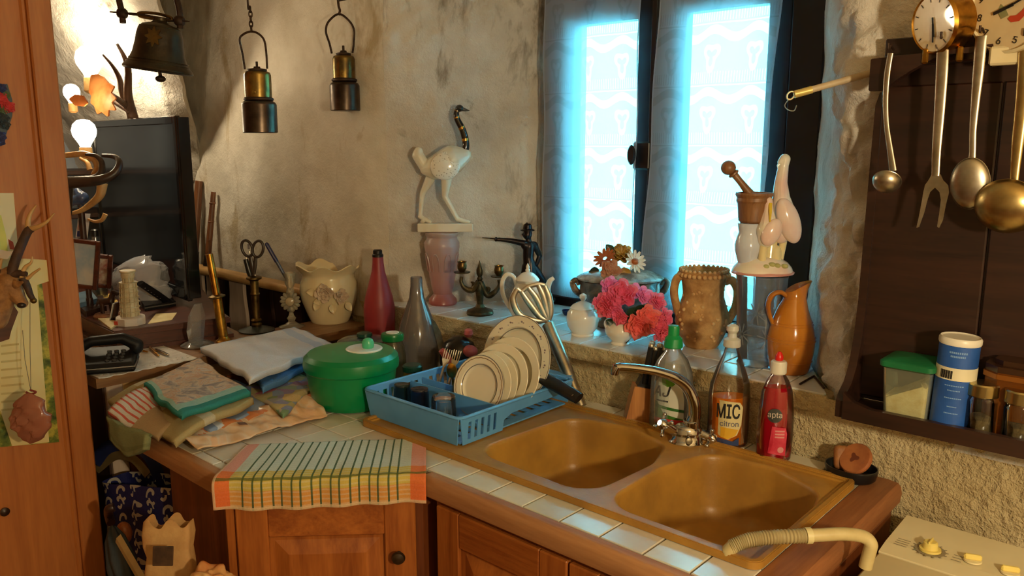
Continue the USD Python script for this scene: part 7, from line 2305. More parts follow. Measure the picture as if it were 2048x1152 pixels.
part(be, 'crest', ext(Polygon(star).buffer(0.002), 0.004, 0, frame(o + Mb[:3, 2] * 55 * s + nf * 43.5 * s + RT * 3 * s, y=Mb[:3, 2] - nf * (nf @ Mb[:3, 2]) / (nf @ nf), z=nf)), mat('bell_crest', lin(108, 84, 40), lin(80, 62, 34), 40, 0.4, 0.7))
part(be, 'clapper', [tube([o + UP0 * 60 * s, v(320, 152)], 3.5 * s, 10), ball(v(320, 157), 10 * s, 2, (1, 1, 0.65))], IRON)
part(be, 'loop', tube(spline([v(318, 44), v(290, 40), v(288, 33), v(320, 34), v(348, 41), v(348, 47), v(318, 44)], 6), 3 * s, 10), BRASS_OLD)
part(be, 'axle', tube([v(230, 31), v(285, 36), v(350, 47), v(386, 49)], np.array([1.4, 3, 3, 1.2]) * s, 10), IRON)
for xx, yy in ((254, 34), (366, 48)):
    part(be, 'pivot_nut', put(lathe(solidprof(pp([(8, -8), (11, -3), (11, 3), (8, 8)], s)), 10), axisframe(v(xx, yy), RT - UP0 * 0.12)), IRON)
part(be, 'yoke_arm', tube(spline([v(254, 52), v(253, 30), v(249, 0), v(250, -40), v(270, -80), v(304, -92)], 6), 6 * s, 10), IRON)
part(be, 'yoke_arm', tube(spline([v(366, 62), v(368, 40), v(364, 10), v(352, -30), v(330, -70), v(304, -92)], 6), 6 * s, 10), IRON)
ye = v(304, -92)
part(be, 'ceiling_rod', tube([ye, np.array([ye[0], ye[1], CEIL])], 7 * s, 10), IRON)


def carbide(name, lab, o, px, py, s, r1, h1, r2, h2, bail, chain):
    v = V2(o, px, py)
    t = thing(name, lab, 'lamp', o, group='hanging carbide lamps')
    LOW = mat('lamp_dark_steel', lin(86, 72, 60), lin(56, 46, 40), 18, 0.32, 0.85)
    UPM = mat('lamp_brass_worn', lin(150, 122, 62), lin(92, 78, 50), 22, 0.28, 0.95)
    part(t, 'lower_tank', lathe(solidprof(pp([(r2 - 2, 0), (r2, 1.5), (r2, h2 - 8), (r2 - 3, h2 - 3), (r2 - 9, h2)], s)), 44, o=o), LOW)
    part(t, 'joint_ring', lathe(solidprof(pp([(r1, h2 - 1), (r1 + 3, h2 + 1), (r1 + 3, h2 + 4), (r1, h2 + 6)], s)), 40, o=o), IRON)
    part(t, 'upper_tank', lathe(solidprof(pp([(r1, h2 + 5), (r1, h2 + h1 - 8), (r1 - 2, h2 + h1 - 3), (r1 - 8, h2 + h1)], s)), 44, o=o), UPM)
    part(t, 'filler_cap', lathe(solidprof(pp([(r1 - 8, h2 + h1 - 1), (r1 - 7, h2 + h1 + 3), (7, h2 + h1 + 5), (6, h2 + h1 + 8)], s)), 24, o=o), IRON)
    part(t, 'wing_nut', tube([o + UP0 * (h2 + h1 + 4) * s, o + UP0 * (h2 + h1 + 20) * s], 2.4 * s, 8), IRON)
    part(t, 'burner', tube([o + UP0 * (h2 + h1 * 0.3) * s + TV * r1 * s, o + UP0 * (h2 + h1 * 0.3) * s + TV * (r1 + 6) * s], 3 * s, 10), UPM)
    part(t, 'bail', tube(spline([v(*q) for q in bail], 7), 2.1 * s, 8), IRON)
    return t, v


o = at(521, 266, 2.42)
s = depth(o) / F_PX
t1, v = carbide('carbide_lamp', 'brass and dark steel carbide lamp hanging on a long chain, left of the pair', o, 521, 268, s, 26, 56, 34, 62, [(497, 147), (494, 118), (490, 92), (498, 82), (512, 77), (526, 80), (538, 93), (541, 120), (541, 146)], None)
for k, yy in enumerate((72, 63, 54, 45, 36)):
    ax_ = RT if k % 2 else FW0
    part(t1, 'chain_link', tube([v(514, yy) + ax_ * 3.2 * s * math.cos(a) + UP0 * 6.2 * s * math.sin(a) for a in np.linspace(0, 2 * np.pi, 18, endpoint=False)], 1.3 * s, 6, closed=True), IRON)
ce = v(511, 30)
part(t1, 'hanging_rod', tube(spline([ce, v(510, 10), np.array([ce[0], ce[1], CEIL])], 4), 2.0 * s, 8), IRON)
o = at(691, 222, 3.06)
s = depth(o) / F_PX
t2, v = carbide('carbide_lamp', 'smaller dull carbide lamp hung by a short hook from the wall, right of the pair', o, 691, 224, s, 22, 50, 29.5, 56, [(668, 115), (664, 96), (658, 74), (664, 56), (684, 42), (702, 52), (713, 70), (712, 96), (709, 114)], None)
part(t2, 'hook', tube(spline([v(684, 44), v(687, 36), v(685, 28), v(684, 16)], 6), 2.4 * s, 8), IRON)
nl = v(684, 17)
part(t2, 'wall_nail', tube([nl, np.array([nl[0] + 0.01, YW + 0.03, nl[2] + 0.02])], 2.6 * s, 8), IRON)

# antler lamp
ANT = mat('antler_brown', lin(96, 68, 46), lin(62, 42, 30), 14, 0.5, bump=0.3)
ANP = mat('antler_pale', lin(196, 156, 98), lin(166, 122, 70), 14, 0.5, bump=0.3)
AND = mat('antler_black', lin(58, 46, 40), lin(36, 28, 26), 14, 0.4, bump=0.2)
PALM = None
g = G()
nz = g.noise(g.pos(), 14, 3, 0.5)
c = g.ramp(nz + '.fac', [(0.36, lin(176, 104, 48)), (0.64, lin(206, 142, 80))])
tr_ = g.n('translucent_bsdf', color=c) + '.BSDF'
df = g.n('principled_bsdf', base_color=c, roughness=0.5) + '.BSDF'
PALM = g.out('antler_palm', g.n('mix_closure', fac=0.35, closure1=df, closure2=tr_) + '.closure')
al = thing('antler_lamp', 'lamp built of curling antlers with bare glowing bulbs beside the tall cupboard', 'lamp', at(150, 330, 2.9))
for mt_, r0, r1_, pts in (
    (ANT, .026, .006, [(276, 275, 3.52), (264, 228, 3.48), (256, 190, 3.42), (256, 140, 3.36), (249, 115, 3.32), (234, 88, 3.28)]),
    (ANT, .018, .004, [(256, 214, 3.46), (244, 180, 3.42), (238, 155, 3.4), (225, 132, 3.36), (206, 110, 3.3)]),
    (ANT, .014, .006, [(254, 212, 3.46), (238, 200, 3.36), (216, 186, 3.26), (194, 178, 3.18)]),
    (AND, .022, .006, [(112, 366, 2.75), (160, 364, 2.74), (200, 360, 2.74), (228, 348, 2.75), (239, 328, 2.76), (230, 314, 2.78), (205, 311, 2.8)]),
    (AND, .005, .016, [(172, 309, 2.80), (192, 312, 2.79), (204, 326, 2.78), (202, 346, 2.77), (186, 358, 2.76), (150, 362, 2.75)]),
    (ANP, .009, .014, [(112, 312, 2.85), (140, 310, 2.85), (168, 308, 2.84), (188, 318, 2.84), (196, 334, 2.83), (190, 352, 2.82)]),
    (ANP, .018, .005, [(205, 366, 2.86), (200, 390, 2.86), (182, 408, 2.87), (160, 422, 2.88), (132, 429, 2.9)]),
    (ANP, .009, .004, [(211, 428, 2.92), (204, 440, 2.92), (190, 443, 2.92), (176, 438, 2.92)]),
    (AND, .016, .016, [(136, 366, 2.76), (134, 420, 2.8), (130, 500, 2.86)]),
    (ANP, .010, .006, [(180, 340, 2.92), (174, 325, 2.92), (160, 316, 2.92)])):
    part(al, 'antler', tube(spline([at(*q) for q in pts], 8), np.linspace(r0, r1_, 6), 14), mt_)


def palm(px, D, th=0.012, bend=0.05):
    P_ = Polygon([((x - 200) * D / F_PX, (200 - y) * D / F_PX) for x, y in px]).buffer(0.006, quad_segs=8).buffer(-0.010, quad_segs=8).buffer(0.006, quad_segs=8)
    m_ = ext(P_.segmentize(0.01), th)
    m_ = m_.subdivide()
    v_ = m_.vertices
    v_[:, 2] += bend * np.sin(v_[:, 0] * 14) + bend * 0.5 * np.cos(v_[:, 1] * 17)
    m_.vertices = v_
    m_.apply_transform(frame(at(200, 200, D), x=RT, y=UPC, z=TV))
    return m_


part(al, 'antler_palm', palm([(176, 150), (196, 149), (214, 156), (230, 168), (246, 176), (240, 188), (252, 199), (242, 206), (250, 222), (234, 220), (230, 234), (216, 224), (202, 228), (196, 212), (186, 206), (188, 192), (180, 184)], 3.2), PALM)
part(al, 'antler_palm', palm([(138, 198), (150, 190), (166, 192), (176, 206), (168, 212), (150, 210)], 2.92, 0.010, 0.02), PALM)
LIT = glow('bulb_glow', (1.0, 0.82, 0.54), 48.0)
LIT2 = glow('bulb_glow_high', (1.0, 0.82, 0.54), 115.0)
for (x, y, D, r, mt_) in ((168, 262, 2.92, 0.042, LIT), (143, 184, 3.06, 0.030, LIT), (178, 118, 3.42, 0.055, LIT2)):
    c_ = at(x, y, D)
    part(al, 'bulb', lathe(solidprof([(r * 0.35, -r * 1.5), (r * 0.5, -r * 1.1), (r * 0.92, -r * 0.4), (r, 0.05 * r), (r * 0.86, r * 0.55), (r * 0.5, r * 0.9), (r * 0.1, r)]), 28, o=c_), mt_)
    part(al, 'socket', lathe(solidprof([(r * 0.3, -r * 2.6), (r * 0.55, -r * 2.4), (r * 0.5, -r * 1.4), (r * 0.38, -r * 1.35)]), 20, o=c_), ANP)
A_ = at(178, 118, 3.42)
part(al, 'wall_arm', tube(spline([A_ + (0, 0, -0.1), A_ + (0.02, 0.03, -0.14), at(260, 225, 3.46)], 8), 0.009, 10), ANT)

# display cabinet behind the antler lamp
cbn = thing('display_cabinet', 'dark open cabinet with grey-blue back behind the antler lamp', 'cabinet', (-4.3, 1.2, SB_Z))
X0, X1, Y0, Y1 = -4.85, -4.40, 1.00, 1.90
part(cbn, 'back', cbox((X0, Y0, SB_Z), (X0 + 0.02, Y1, 2.05), 0.003), mat('cabinet_back_grey', lin(150, 158, 168), lin(132, 140, 152), 5, 0.5))
for y_ in (Y0, Y1 - 0.03):
    part(cbn, 'side', cbox((X0, y_, SB_Z), (X1, y_ + 0.03, 2.05), 0.003), DKBR)
for z_ in (SB_Z, 1.30, 1.52, 2.02):
    part(cbn, 'shelf', cbox((X0 + 0.02, Y0 + 0.03, z_), (X1, Y1 - 0.03, z_ + 0.022), 0.003), DKBR)
part(cbn, 'base', cbox((X0, Y0, 0.0), (X1, Y1, SB_Z - 0.0005), 0.003), DKBR)
PHB = mat('photo_sky_blue', lin(146, 168, 186), lin(196, 196, 190), 12, 0.3)


def photoframe(lab, cx, cy, D, w, h, lean, pic, turn=0.0):
    c_ = at(cx, cy, D)
    t = thing('photo_frame', lab, 'picture frame', c_ - (0, 0, h / 2), group='framed photographs beside the television')
    xv = RT * math.cos(turn) + FW0 * math.sin(turn)
    yv = UP0 * math.cos(lean) + RT * math.sin(lean)
    xv = xv - yv * (xv @ yv)
    Mf = frame(c_, x=xv, y=yv)
    b_ = 0.016
    for a0_, a1_ in (((-w / 2, -h / 2), (-w / 2 + b_, h / 2)), ((w / 2 - b_, -h / 2), (w / 2, h / 2)), ((-w / 2 + b_, -h / 2), (w / 2 - b_, -h / 2 + b_)), ((-w / 2 + b_, h / 2 - b_), (w / 2 - b_, h / 2))):
        part(t, 'moulding', put(cbox((*a0_, -0.008), (*a1_, 0.008), 0.003), Mf), MAHOG)
    part(t, 'photograph', put(cbox((-w / 2 + 0.01, -h / 2 + 0.01, -0.006), (w / 2 - 0.01, h / 2 - 0.01, 0.001), 0.0005), Mf), pic)
    return t


photoframe('tilted wooden frame with a pale blue photograph, leftmost on the stand', 165, 528, 2.98, 0.115, 0.185, 0.16, PHB, 0.15)
photoframe('narrow wooden frame with a light portrait, between blue photograph and television', 203, 542, 3.05, 0.075, 0.13, 0.14, mat('photo_portrait', lin(200, 190, 170), lin(150, 90, 80), 30, 0.35), 0.2)
pc_ = thing('picture_postcard', 'white postcard with red and blue figures propped above the frames', 'postcard', at(165, 470, 3.02))
Mf = frame(at(166, 452, 3.03), x=RT * 0.98 - UP0 * 0.05, y=UP0 + RT * 0.22)
part(pc_, 'card', put(cbox((-0.022, -0.045, -0.001), (0.022, 0.048, 0.001), 0.0005), Mf), mat('card_white2', lin(216, 210, 212), None, 6, 0.4))
part(pc_, 'red_print', put(tri([cbox((-0.016, -0.012, 0.001), (0.004, 0.036, 0.0016), 0.0003)]), Mf), mat('print_red', lin(190, 70, 80), lin(214, 180, 180), 60, 0.4))
part(pc_, 'blue_print', put(cbox((-0.018, -0.042, 0.001), (0.012, -0.020, 0.0016), 0.0003), Mf), mat('print_blue', lin(70, 80, 150), None, 60, 0.4))
q = at(158, 398, 3.9)
q = np.array([-4.62, q[1] * 4.62 / -q[0] if q[0] else 1.5, 1.542])
bd = at(162, 405, 3.75)
shelf_o = np.array([bd[0], bd[1], 1.322])
bd = thing('blue_bird', 'blue glazed bird ornament among dark things left of the television', 'ornament', at(160, 420, 2.98))
v = V2(at(160, 420, 2.98), 160, 420)
s = v.s
part(bd, 'body', blob([(v(150, 402), 9 * s, v(166, 396), 13 * s), (v(166, 396), 12 * s, v(158, 384), 7 * s), (v(150, 402), 8 * s, v(140, 412), 3 * s), (v(162, 404), 5 * s, v(162, 424), 6 * s)], 0.005, 8), mat('bird_blue', lin(90, 110, 150), lin(60, 76, 110), 16, 0.2), smooth=True)
part(bd, 'stand', tube([v(162, 424), np.array([*v(162, 424)[:2], 1.10])], [0.012, 0.010], 12), DKC)
part(bd, 'stand_foot', lathe(solidprof([(0.03, 0), (0.03, 0.01), (0.014, 0.02), (0.012, 0.05)]), 24, o=(*v(162, 424)[:2], TVZ + 0.0005)), DKC)
c_ = at(198, 560, 3.30)
c_[2] = TVZ + 0.0005
s = depth(c_) / F_PX
sbt = thing('silver_bottle', 'slim silver bottle standing behind the frames by the television edge', 'bottle', c_)
part(sbt, 'body', lathe(solidprof(pp([(13, 0), (14, 4), (14, 70), (8, 96), (6, 118), (7, 121), (6, 124)], s)), 28, o=c_), mat('bottle_silver', lin(160, 168, 176), None, 6, 0.22, 0.9))
part(sbt, 'cap', lathe(solidprof(pp([(7, 120), (7, 132), (4, 134)], s)), 20, o=c_), BLACK_PL)

# ================================================================ TALL CUPBOARD AT THE LEFT
CX = -2.40
ORW = wood('cupboard_wood', lin(184, 112, 52), lin(154, 86, 36), 'z', 5, 0.5, 0.05)
cup = thing('tall_cupboard', 'tall orange-brown wooden cupboard with panelled side, at the left edge', 'cupboard', (-2.7, 0.5, 0))
part(cup, 'carcass', cbox((-2.98, -0.30, 0.0), (CX - 0.022, 0.836, 2.45), 0.003), ORW)
part(cup, 'corner_post', cbox((CX - 0.024, 0.782, 0.0), (CX, 0.842, 2.45), 0.004), ORW)
part(cup, 'inner_moulding', cbox((CX - 0.022, 0.768, 0.0), (CX - 0.008, 0.784, 2.44), 0.005), ORW)
part(cup, 'panel', cbox((CX - 0.026, -0.28, 0.02), (CX - 0.014, 0.770, 2.44), 0.002), ORW)
q = atx(8, 1022, CX - 0.012)
part(cup, 'knob', put(lathe(solidprof([(0.008, 0), (0.011, 0.004), (0.012, 0.010), (0.006, 0.014)]), 20), axisframe(q, (1, 0, 0))), mat('knob_dark', lin(50, 30, 22), None, 8, 0.4))


def onface(px, off=0.0, th=0.001):
    """Flat piece on the cupboard side from pixel corners."""
    pts = [atx(x, y, CX - 0.0135 + off) for x, y in px]
    return ext(Polygon([(p_[1], p_[2]) for p_ in pts]), th, 0, frame((CX - 0.0135 + off, 0, 0), x=(0, 1, 0), y=(0, 0, 1), z=(1, 0, 0)))


g = G()
nz = g.noise(g.pos(), 26, 4, 0.6)
c = g.ramp(nz + '.fac', [(0.3, lin(40, 60, 20)), (0.45, lin(96, 110, 40)), (0.58, lin(176, 160, 60)), (0.7, lin(120, 130, 60))])
FOL = g.out('poster_foliage', g.n('principled_bsdf', base_color=c, roughness=0.4) + '.BSDF')
PAPC = mat('poster_cream', lin(214, 196, 140), lin(204, 182, 122), 4, 0.6)
ps1 = thing('foliage_calendar', 'calendar with green leafy picture and cream sheet on the cupboard', 'calendar', atx(50, 880, CX))
part(ps1, 'picture', onface([(-40, 530), (84, 568), (118, 884), (0, 894), (-40, 900)], 0.0, 0.0012), FOL)
part(ps1, 'sheet', onface([(-40, 512), (94, 520), (98, 562), (74, 570), (98, 884), (24, 892), (-40, 700)], 0.0014, 0.0014), PAPC)
part(ps1, 'faint_lines', [onface([(2, 690 + 16 * k), (38 + 2 * k, 686 + 16 * k), (38 + 2 * k, 690 + 16 * k), (2, 694 + 16 * k)], 0.003, 0.0003) for k in range(9)], mat('poster_line', lin(190, 166, 104), None, 6, 0.7), smooth=False, kind='stuff')
ps2 = thing('flower_poster', 'pale poster with green and yellow drawing above the stag head', 'poster', atx(15, 580, CX))
part(ps2, 'sheet', onface([(-40, 386), (27, 386), (36, 500), (38, 560), (-40, 560)], 0.0002, 0.001), mat('poster_pale', lin(216, 202, 160), None, 5, 0.6))
part(ps2, 'green_print', onface([(-40, 440), (2, 430), (12, 470), (20, 540), (14, 556), (-40, 556)], 0.0014, 0.0005), mat('poster_green', lin(170, 176, 84), lin(200, 190, 90), 12, 0.6))
part(ps2, 'red_print', onface([(16, 478), (26, 484), (30, 500), (20, 498)], 0.0014, 0.0005), mat('poster_red', lin(180, 70, 40), None, 8, 0.6))
fo = thing('flower_plaque', 'small painted bunch of blue and red flowers on the cupboard side', 'ornament', atx(8, 230, CX))
for k, (x, y, r, cc_) in enumerate(((4, 176, 9, 'b'), (2, 196, 12, 'r'), (12, 190, 8, 'g'), (16, 214, 13, 'r'), (6, 222, 10, 'g'), (4, 236, 13, 'k'), (10, 250, 10, 'k'), (2, 272, 10, 'b'), (2, 284, 8, 'b'))):
    c_ = atx(x, y, CX - 0.008)
    part(fo, 'painted_flower' if cc_ in 'br' else 'painted_leaf', ruffle(c_, r * 0.0013, (1, 0, 0), 60 + k, 3, 5, 0.5), {'b': mat('plaque_blue', lin(60, 66, 110), None, 8, 0.5), 'r': mat('plaque_red', lin(196, 62, 62), lin(170, 50, 56), 30, 0.5), 'g': mat('plaque_green', lin(96, 112, 76), None, 8, 0.5), 'k': mat('plaque_dark', lin(60, 70, 74), None, 8, 0.5)}[cc_])
part(fo, 'backing', onface([(-30, 170), (14, 168), (24, 200), (24, 232), (14, 262), (6, 290), (-30, 292)], 0.001, 0.003), mat('plaque_dark', lin(60, 70, 74)))

# stag head on a shield
DD = 2.08
v = lambda x, y, d=0.0: at(x, y, DD) + FW0 * d
s = DD / F_PX
FUR = mat('stag_fur', lin(160, 114, 66), lin(116, 78, 42), 40, 0.7, bump=0.4)
FURD = mat('stag_fur_dark', lin(74, 48, 30), lin(50, 32, 22), 40, 0.7, bump=0.4)
sg = thing('stag_head', 'small carved stag head with antlers on a shield, on the cupboard', 'stag head', v(20, 640))
part(sg, 'shield', onface([(-40, 596), (10, 590), (32, 622), (18, 660), (14, 676), (-10, 684), (-40, 690)], 0.004, 0.018), MAHOG)
part(sg, 'head', blob([(v(-6, 640), 20 * s, v(4, 590), 26 * s), (v(4, 590), 26 * s, v(18, 566), 24 * s), (v(18, 566), 22 * s, v(34, 592), 15 * s), (v(34, 592), 14 * s, v(45, 606), 10.5 * s), (v(6, 556), 16 * s, v(20, 548), 16 * s)], 0.005, 10), FUR, smooth=True)
part(sg, 'muzzle', ball(v(46, 609, -.006), 8.5 * s, 2, (1, 1, 0.8)), mat('stag_nose', lin(40, 26, 22), None, 8, 0.3))
part(sg, 'eye', ball(v(6, 576, -.036), 4.6 * s, 2), INK)
for e_ in ([(24, 556, -.01), (40, 566, -.02), (60, 560, -.03)], [(0, 552, .01), (-16, 548, .0), (-30, 540, 0)]):
    part(sg, 'ear', tube(spline([v(*q) for q in e_], 5), np.array([6, 9, 2]) * s, 10, flat=(TV, 0.5)), FUR)
for mt_, r0, r1_, pts in ((FURD, 10, 8, [(26, 548), (34, 520), (46, 490), (58, 464), (66, 456)]), (ANP, 6, 2, [(60, 462), (60, 440), (66, 424), (76, 410)]), (ANP, 6, 1.5, [(64, 458), (82, 452), (98, 442), (112, 426)]), (ANP, 5, 2, [(46, 552), (58, 556), (70, 546), (84, 536)]),
                          (ANP, 5, 1.5, [(48, 548), (54, 534), (66, 524), (68, 512)]), (FURD, 8, 5, [(50, 556), (58, 572), (64, 588), (70, 598)]), (ANP, 6, 2, [(4, 550), (2, 534), (6, 520), (10, 514)]), (FURD, 9, 6, [(30, 548), (44, 546), (56, 548)]), (FURD, 9, 4, [(8, 548), (-6, 536), (-16, 510)])):
    part(sg, 'antler', tube(spline([v(*q, -.008) for q in pts], 6), np.linspace(r0, r1_, 4) * s, 12), mt_)
part(sg, 'antler_knob', ball(v(71, 600, -.008), 6 * s, 2), BRASS_OLD)
part(sg, 'ribbon', sheet(bil(v(-20, 500, -.02), v(40, 496, -.03), v(30, 512, -.03), v(-20, 514, -.02), 14, 5) + np.sin(np.linspace(0, 5, 14))[:, None, None] * np.array([0, 0, 0.004]), 0.0012)[0], mat('ribbon_white', lin(206, 198, 186), None, 8, 0.6))

# pouch on a string
DP = 2.10
v = lambda x, y, d=0.0: at(x, y, DP) + FW0 * d
s = DP / F_PX
po2 = thing('hanging_pouch', 'small pinkish see-through pouch of sweets hanging on a thread', 'pouch', v(66, 880))
th_ = np.linspace(0, 2 * np.pi, 41)
P = np.zeros((41, 18, 3))
for j, t in enumerate(np.linspace(0, 1, 18)):
    rr2 = np.interp(t, [0, 0.08, 0.3, 0.6, 0.85, 1], [3, 24, 38, 37, 25, 6])
    yy_ = 884 - 100 * t
    P[:, j] = np.stack([rr2 * np.cos(th_), rr2 * 0.42 * np.sin(th_), np.full(41, 100 * t)], 1) * s
P += (meshkit.fbm(P * 45, 3, 4) - 0.5)[..., None] * np.array([.022, .022, .012])
P[-1] = P[0]
P = P @ np.stack([RT, FW0, UP0]) + v(66, 884)
part(po2, 'pouch', sheet(P, 0.001)[0], glass('pouch_film', (0.80, 0.62, 0.52), 0.1, 1.0, lin(180, 116, 92), 0.55), smooth=25)
for k, (x, y) in enumerate(((52, 862), (74, 866), (88, 850), (60, 842), (80, 836), (66, 822), (46, 846))):
    part(po2, 'sweet', ball(v(x, y), 12 * s, 1, (1.1, 0.8, 0.9)), mat(f'sweet_{k % 3}', [lin(176, 92, 76), lin(150, 84, 56), lin(190, 130, 104)][k % 3], None, 20, 0.5))
part(po2, 'tie', tube(spline([v(52, 784), v(62, 788), v(72, 784), v(60, 780)], 5), 2 * s, 8), mat('tie_red', lin(130, 50, 40), None, 8, 0.6))
part(po2, 'thread', tube([v(62, 784), v(50, 720), v(36, 664, .02)], 0.0008, 5), mat('thread', lin(110, 100, 80), None, 8, 0.6))
part(po2, 'thread', tube([v(62, 784), v(60, 700), v(60, 600, .0)], 0.0008, 5), mat('thread', lin(110, 100, 80)))

# ================================================================ BAGS IN THE GAP
def bagbody(c0, w0, d0, c1, w1, d1, yaw, seed, amp, nv=26, nu=80, top=None, pinch=0.0):
    """Upright bag: rounded-rectangle rings from the bottom c0 to the mouth c1; returns mesh and uv."""
    sq = lambda t: np.sign(t) * np.abs(t) ** 0.3
    ad = np.linspace(0, 2 * np.pi, 2001)
    arc = np.r_[0, np.cumsum(np.hypot(np.diff(sq(np.cos(ad)) * w1), np.diff(sq(np.sin(ad)) * d1)))]
    a = np.interp(np.linspace(0, arc[-1], nu), arc, ad)
    P = np.zeros((nu, nv, 3))
    for j, t in enumerate(np.linspace(0, 1, nv)):
        w, d = w0 + (w1 - w0) * t + 0.02 * math.sin(math.pi * t), (d0 + (d1 - d0) * t) * (1 - pinch * t)
        lx, ly = sq(np.cos(a)) * w / 2, sq(np.sin(a)) * d / 2
        c_ = np.asarray(c0) + (np.asarray(c1) - np.asarray(c0)) * t
        P[:, j, 0] = c_[0] + lx * math.cos(yaw) - ly * math.sin(yaw)
        P[:, j, 1] = c_[1] + lx * math.sin(yaw) + ly * math.cos(yaw)
        P[:, j, 2] = c_[2] + (top(lx / (w / 2)) * t if top is not None else 0)
    P += (meshkit.fbm(P * 13, 3, seed) - 0.5)[..., None] * amp * 2
    P[-1] = P[0]
    return sheet(P, 0.002)


def scroll(g, u, v_):
    U, V = g.m('multiply', u, 13.0), g.m('multiply', v_, 8.0)
    V2_ = g.m('add', V, g.m('multiply', g.m('floor', U), 0.5))
    x, y = g.m('subtract', g.m('fract', U), 0.5), g.m('subtract', g.m('fract', V2_), 0.5)
    out = None
    for cx, cy, r, sg_ in ((0.10, 0.14, 0.27, 1), (-0.12, -0.22, 0.22, -1)):
        dx, dy = g.m('subtract', x, cx), g.m('subtract', y, cy)
        rr2 = g.m('sqrt', g.m('add', g.m('multiply', dx, dx), g.m('multiply', dy, dy)))
        an = g.m('arctan2', dy, g.m('multiply', dx, float(sg_)))
        rad = g.m('add', r * 0.85, g.m('multiply', an, 0.028))
        ring = g.m('multiply', g.m('less_than', g.m('abs', g.m('subtract', rr2, rad)), 0.058), g.m('greater_than', g.m('abs', g.m('subtract', an, 0.2)), 0.75))
        ex = math.cos(0.95) * r * 0.85 * sg_
        ey = math.sin(0.95) * r * 0.85
        d2 = g.m('sqrt', g.m('add', g.m('power', g.m('subtract', dx, ex), 2.0), g.m('power', g.m('subtract', dy, ey), 2.0)))
        f_ = g.m('maximum', ring, g.m('less_than', d2, 0.09))
        out = f_ if out is None else g.m('maximum', out, f_)
    return g.mix(out, lin(34, 38, 92), lin(176, 170, 160))


SCR = clothmat('bag_scroll', scroll, 0.6)
cA, cB = aty(196, 985, 1.0), aty(372, 1000, 0.93)
cc_ = np.array([-2.255, 0.905, 0.7])
m, uv = bagbody((cc_[0], cc_[1] + 0.04, 0.004), 0.34, 0.11, (cc_[0], cc_[1] + 0.04, 0.715), 0.40, 0.10, 0.18, 3, 0.006, top=lambda t: 0.035 * t)
sb2 = thing('shopping_bag', 'navy shopping bag with white scroll pattern beside the cupboard', 'bag', (cc_[0], cc_[1] + 0.06, 0))
part(sb2, 'bag', m, SCR, uv=uv)
c_ = np.array([-2.295, 1.055, 0.745])
m, uv = bagbody((c_[0], c_[1] + 0.03, 0.004), 0.28, 0.10, (c_[0], c_[1] + 0.02, c_[2] + 0.05), 0.32, 0.09, 0.2, 9, 0.006)
tb = thing('tote_bag', 'tan canvas tote bag with broad blue straps behind the scroll bag', 'bag', (c_[0], c_[1] + 0.03, 0))
part(tb, 'bag', m, mat('canvas_tan', lin(150, 112, 62), lin(112, 80, 42), 9, 0.85, bump=0.3), smooth=True)
v = lambda x, y, D: at(x, y, D)
BST = mat('strap_blue', lin(34, 46, 104), lin(24, 34, 80), 12, 0.7)
part(tb, 'strap', tube(spline([aty(190, 925, 0.90), aty(214, 896, 0.91), aty(250, 890, 0.93), aty(292, 906, 0.96), aty(318, 955, 0.99), aty(322, 1000, 1.0)], 7), 0.020, 12, flat=(TV, 0.15)), BST)
part(tb, 'strap', tube(spline([aty(192, 940, 0.91), aty(230, 912, 0.93), aty(266, 918, 0.95), aty(296, 950, 0.97)], 7), 0.014, 12, flat=(TV, 0.15)), mat('strap_tan', lin(130, 108, 66), None, 12, 0.7))
c0 = at(330, 1150, 1.93)
c1 = at(335, 1042, 1.93)
PAPB = mat('paper_bag', lin(206, 164, 108), lin(180, 132, 80), 12, 0.6, bump=0.5, bs=30)
m, uv = bagbody((c0[0] - 0.01, c0[1] + 0.02, 0.004), 0.13, 0.09, c1, 0.10, 0.05, YAW, 13, 0.016, pinch=0.3, top=lambda t: 0.012 * np.sin(6 * t))
pbg = thing('paper_bread_bag', 'tall tan paper bread bag with brown square print, open at top', 'bag', (c0[0], c0[1], 0))
part(pbg, 'bag', m, PAPB, smooth=30)
q = at(325, 1110, 2.00)
part(pbg, 'printed_square', put(rbox((0.048, 0.050, 0.004), 0.0018), frame(at(326, 1112, 1.875), x=RT, y=UP0 + RT * 0.1)), mat('bag_dark_print', lin(84, 62, 44), lin(60, 44, 34), 40, 0.5))
c0 = at(420, 1146, 1.84)
hp_ = ball((0, 0, 0), 1, 4)
vv = hp_.vertices.copy()
vv *= (0.060, 0.05, 0.070)
vv += (meshkit.fbm(vv * 30 + 3, 3, 6) - 0.5)[:, None] * vv / np.linalg.norm(vv, axis=1, keepdims=True) * 0.06
hp_.vertices = vv
c0[2] = 0.655
stool = thing('low_stool', 'low dark wooden stool mostly below the picture, under the crumpled bag', 'stool', (c0[0], c0[1], 0))
part(stool, 'seat', cbox((c0[0] - 0.10, c0[1] - 0.09, 0.56), (c0[0] + 0.10, c0[1] + 0.05, 0.585), 0.006), DKBR)
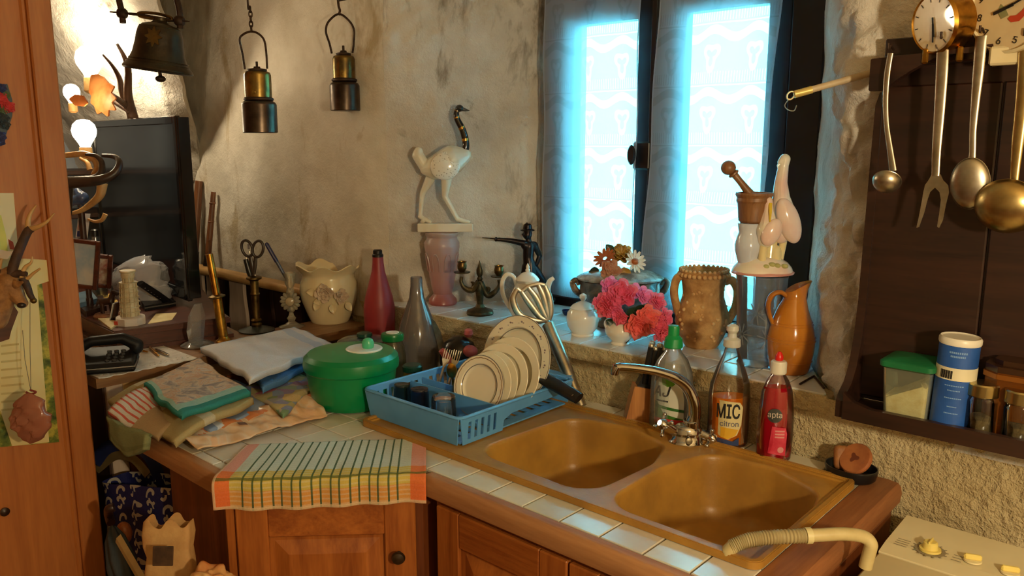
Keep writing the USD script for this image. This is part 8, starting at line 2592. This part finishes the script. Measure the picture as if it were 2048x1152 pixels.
for dx in (-0.08, 0.08):
    for dy in (-0.07, 0.03):
        part(stool, 'leg', cbox((c0[0] + dx - 0.014, c0[1] + dy - 0.014, 0), (c0[0] + dx + 0.014, c0[1] + dy + 0.014, 0.56), 0.003), DKBR)
single('crumpled_bag', 'crumpled tan plastic bag low in front of the dark cabinet side', 'bag', move(hp_, c0), mat('bag_crumpled', lin(212, 170, 112), lin(196, 120, 66), 16, 0.35, bump=0.4, bs=30), smooth=25)
A_, B_ = at(222, 1046, 2.24), at(250, 1150, 2.14)
um = thing('folded_umbrella', 'folded slate grey umbrella leaning in front of the scroll bag', 'umbrella', np.array([B_[0], B_[1], 0.0]))
E_ = B_ + (B_ - A_) * 1.9
E_[2] = max(E_[2], 0.02)
part(um, 'canopy', lathe([(0, 0)] + [(r_, h_) for r_, h_ in ((0.006, 0.0), (0.022, 0.10), (0.032, 0.24), (0.034, 0.36), (0.024, 0.44), (0.010, 0.48))] + [(0, 0.49)], 48, M=axisframe(E_, A_ - E_), wob=lambda a, z: 1 + 0.16 * np.sin(7 * a + 6 * z)), mat('umbrella_slate', lin(62, 72, 80), lin(44, 52, 60), 10, 0.7))
part(um, 'handle', tube(spline([A_, A_ + (A_ - E_) * 0.06, at(218, 1018, 2.2), at(228, 1014, 2.2)], 6), 0.012, 12), DKC)
ob = thing('wooden_scoop', 'orange-brown turned wooden piece between umbrella and scroll bag', 'scoop', at(244, 1080, 2.27))
part(ob, 'bowl', ball(at(248, 1066, 2.27), 0.030, 3, (0.8, 0.7, 1.1)), wood('scoop_wood', lin(186, 110, 54), lin(150, 80, 36), 'z', 9))
part(ob, 'handle', tube([at(248, 1066, 2.27), at(244, 1110, 2.27), at(250, 1200, 2.3)], [0.012, 0.010, 0.010], 12), wood('scoop_wood', (0, 0, 0), (0, 0, 0)))
A_, B_ = at(236, 1076, 2.16), at(280, 1152, 2.09)
E_ = B_ + (B_ - A_) * 2.2
pl_ = thing('pale_plank', 'narrow pale wooden lath slanting down beside the umbrella', 'plank', E_)
part(pl_, 'lath', tube([A_, E_], 0.014, 4, flat=(TV, 0.35)), mat('lath_pale', lin(206, 182, 132), lin(186, 160, 112), 10, 0.6), smooth=False)
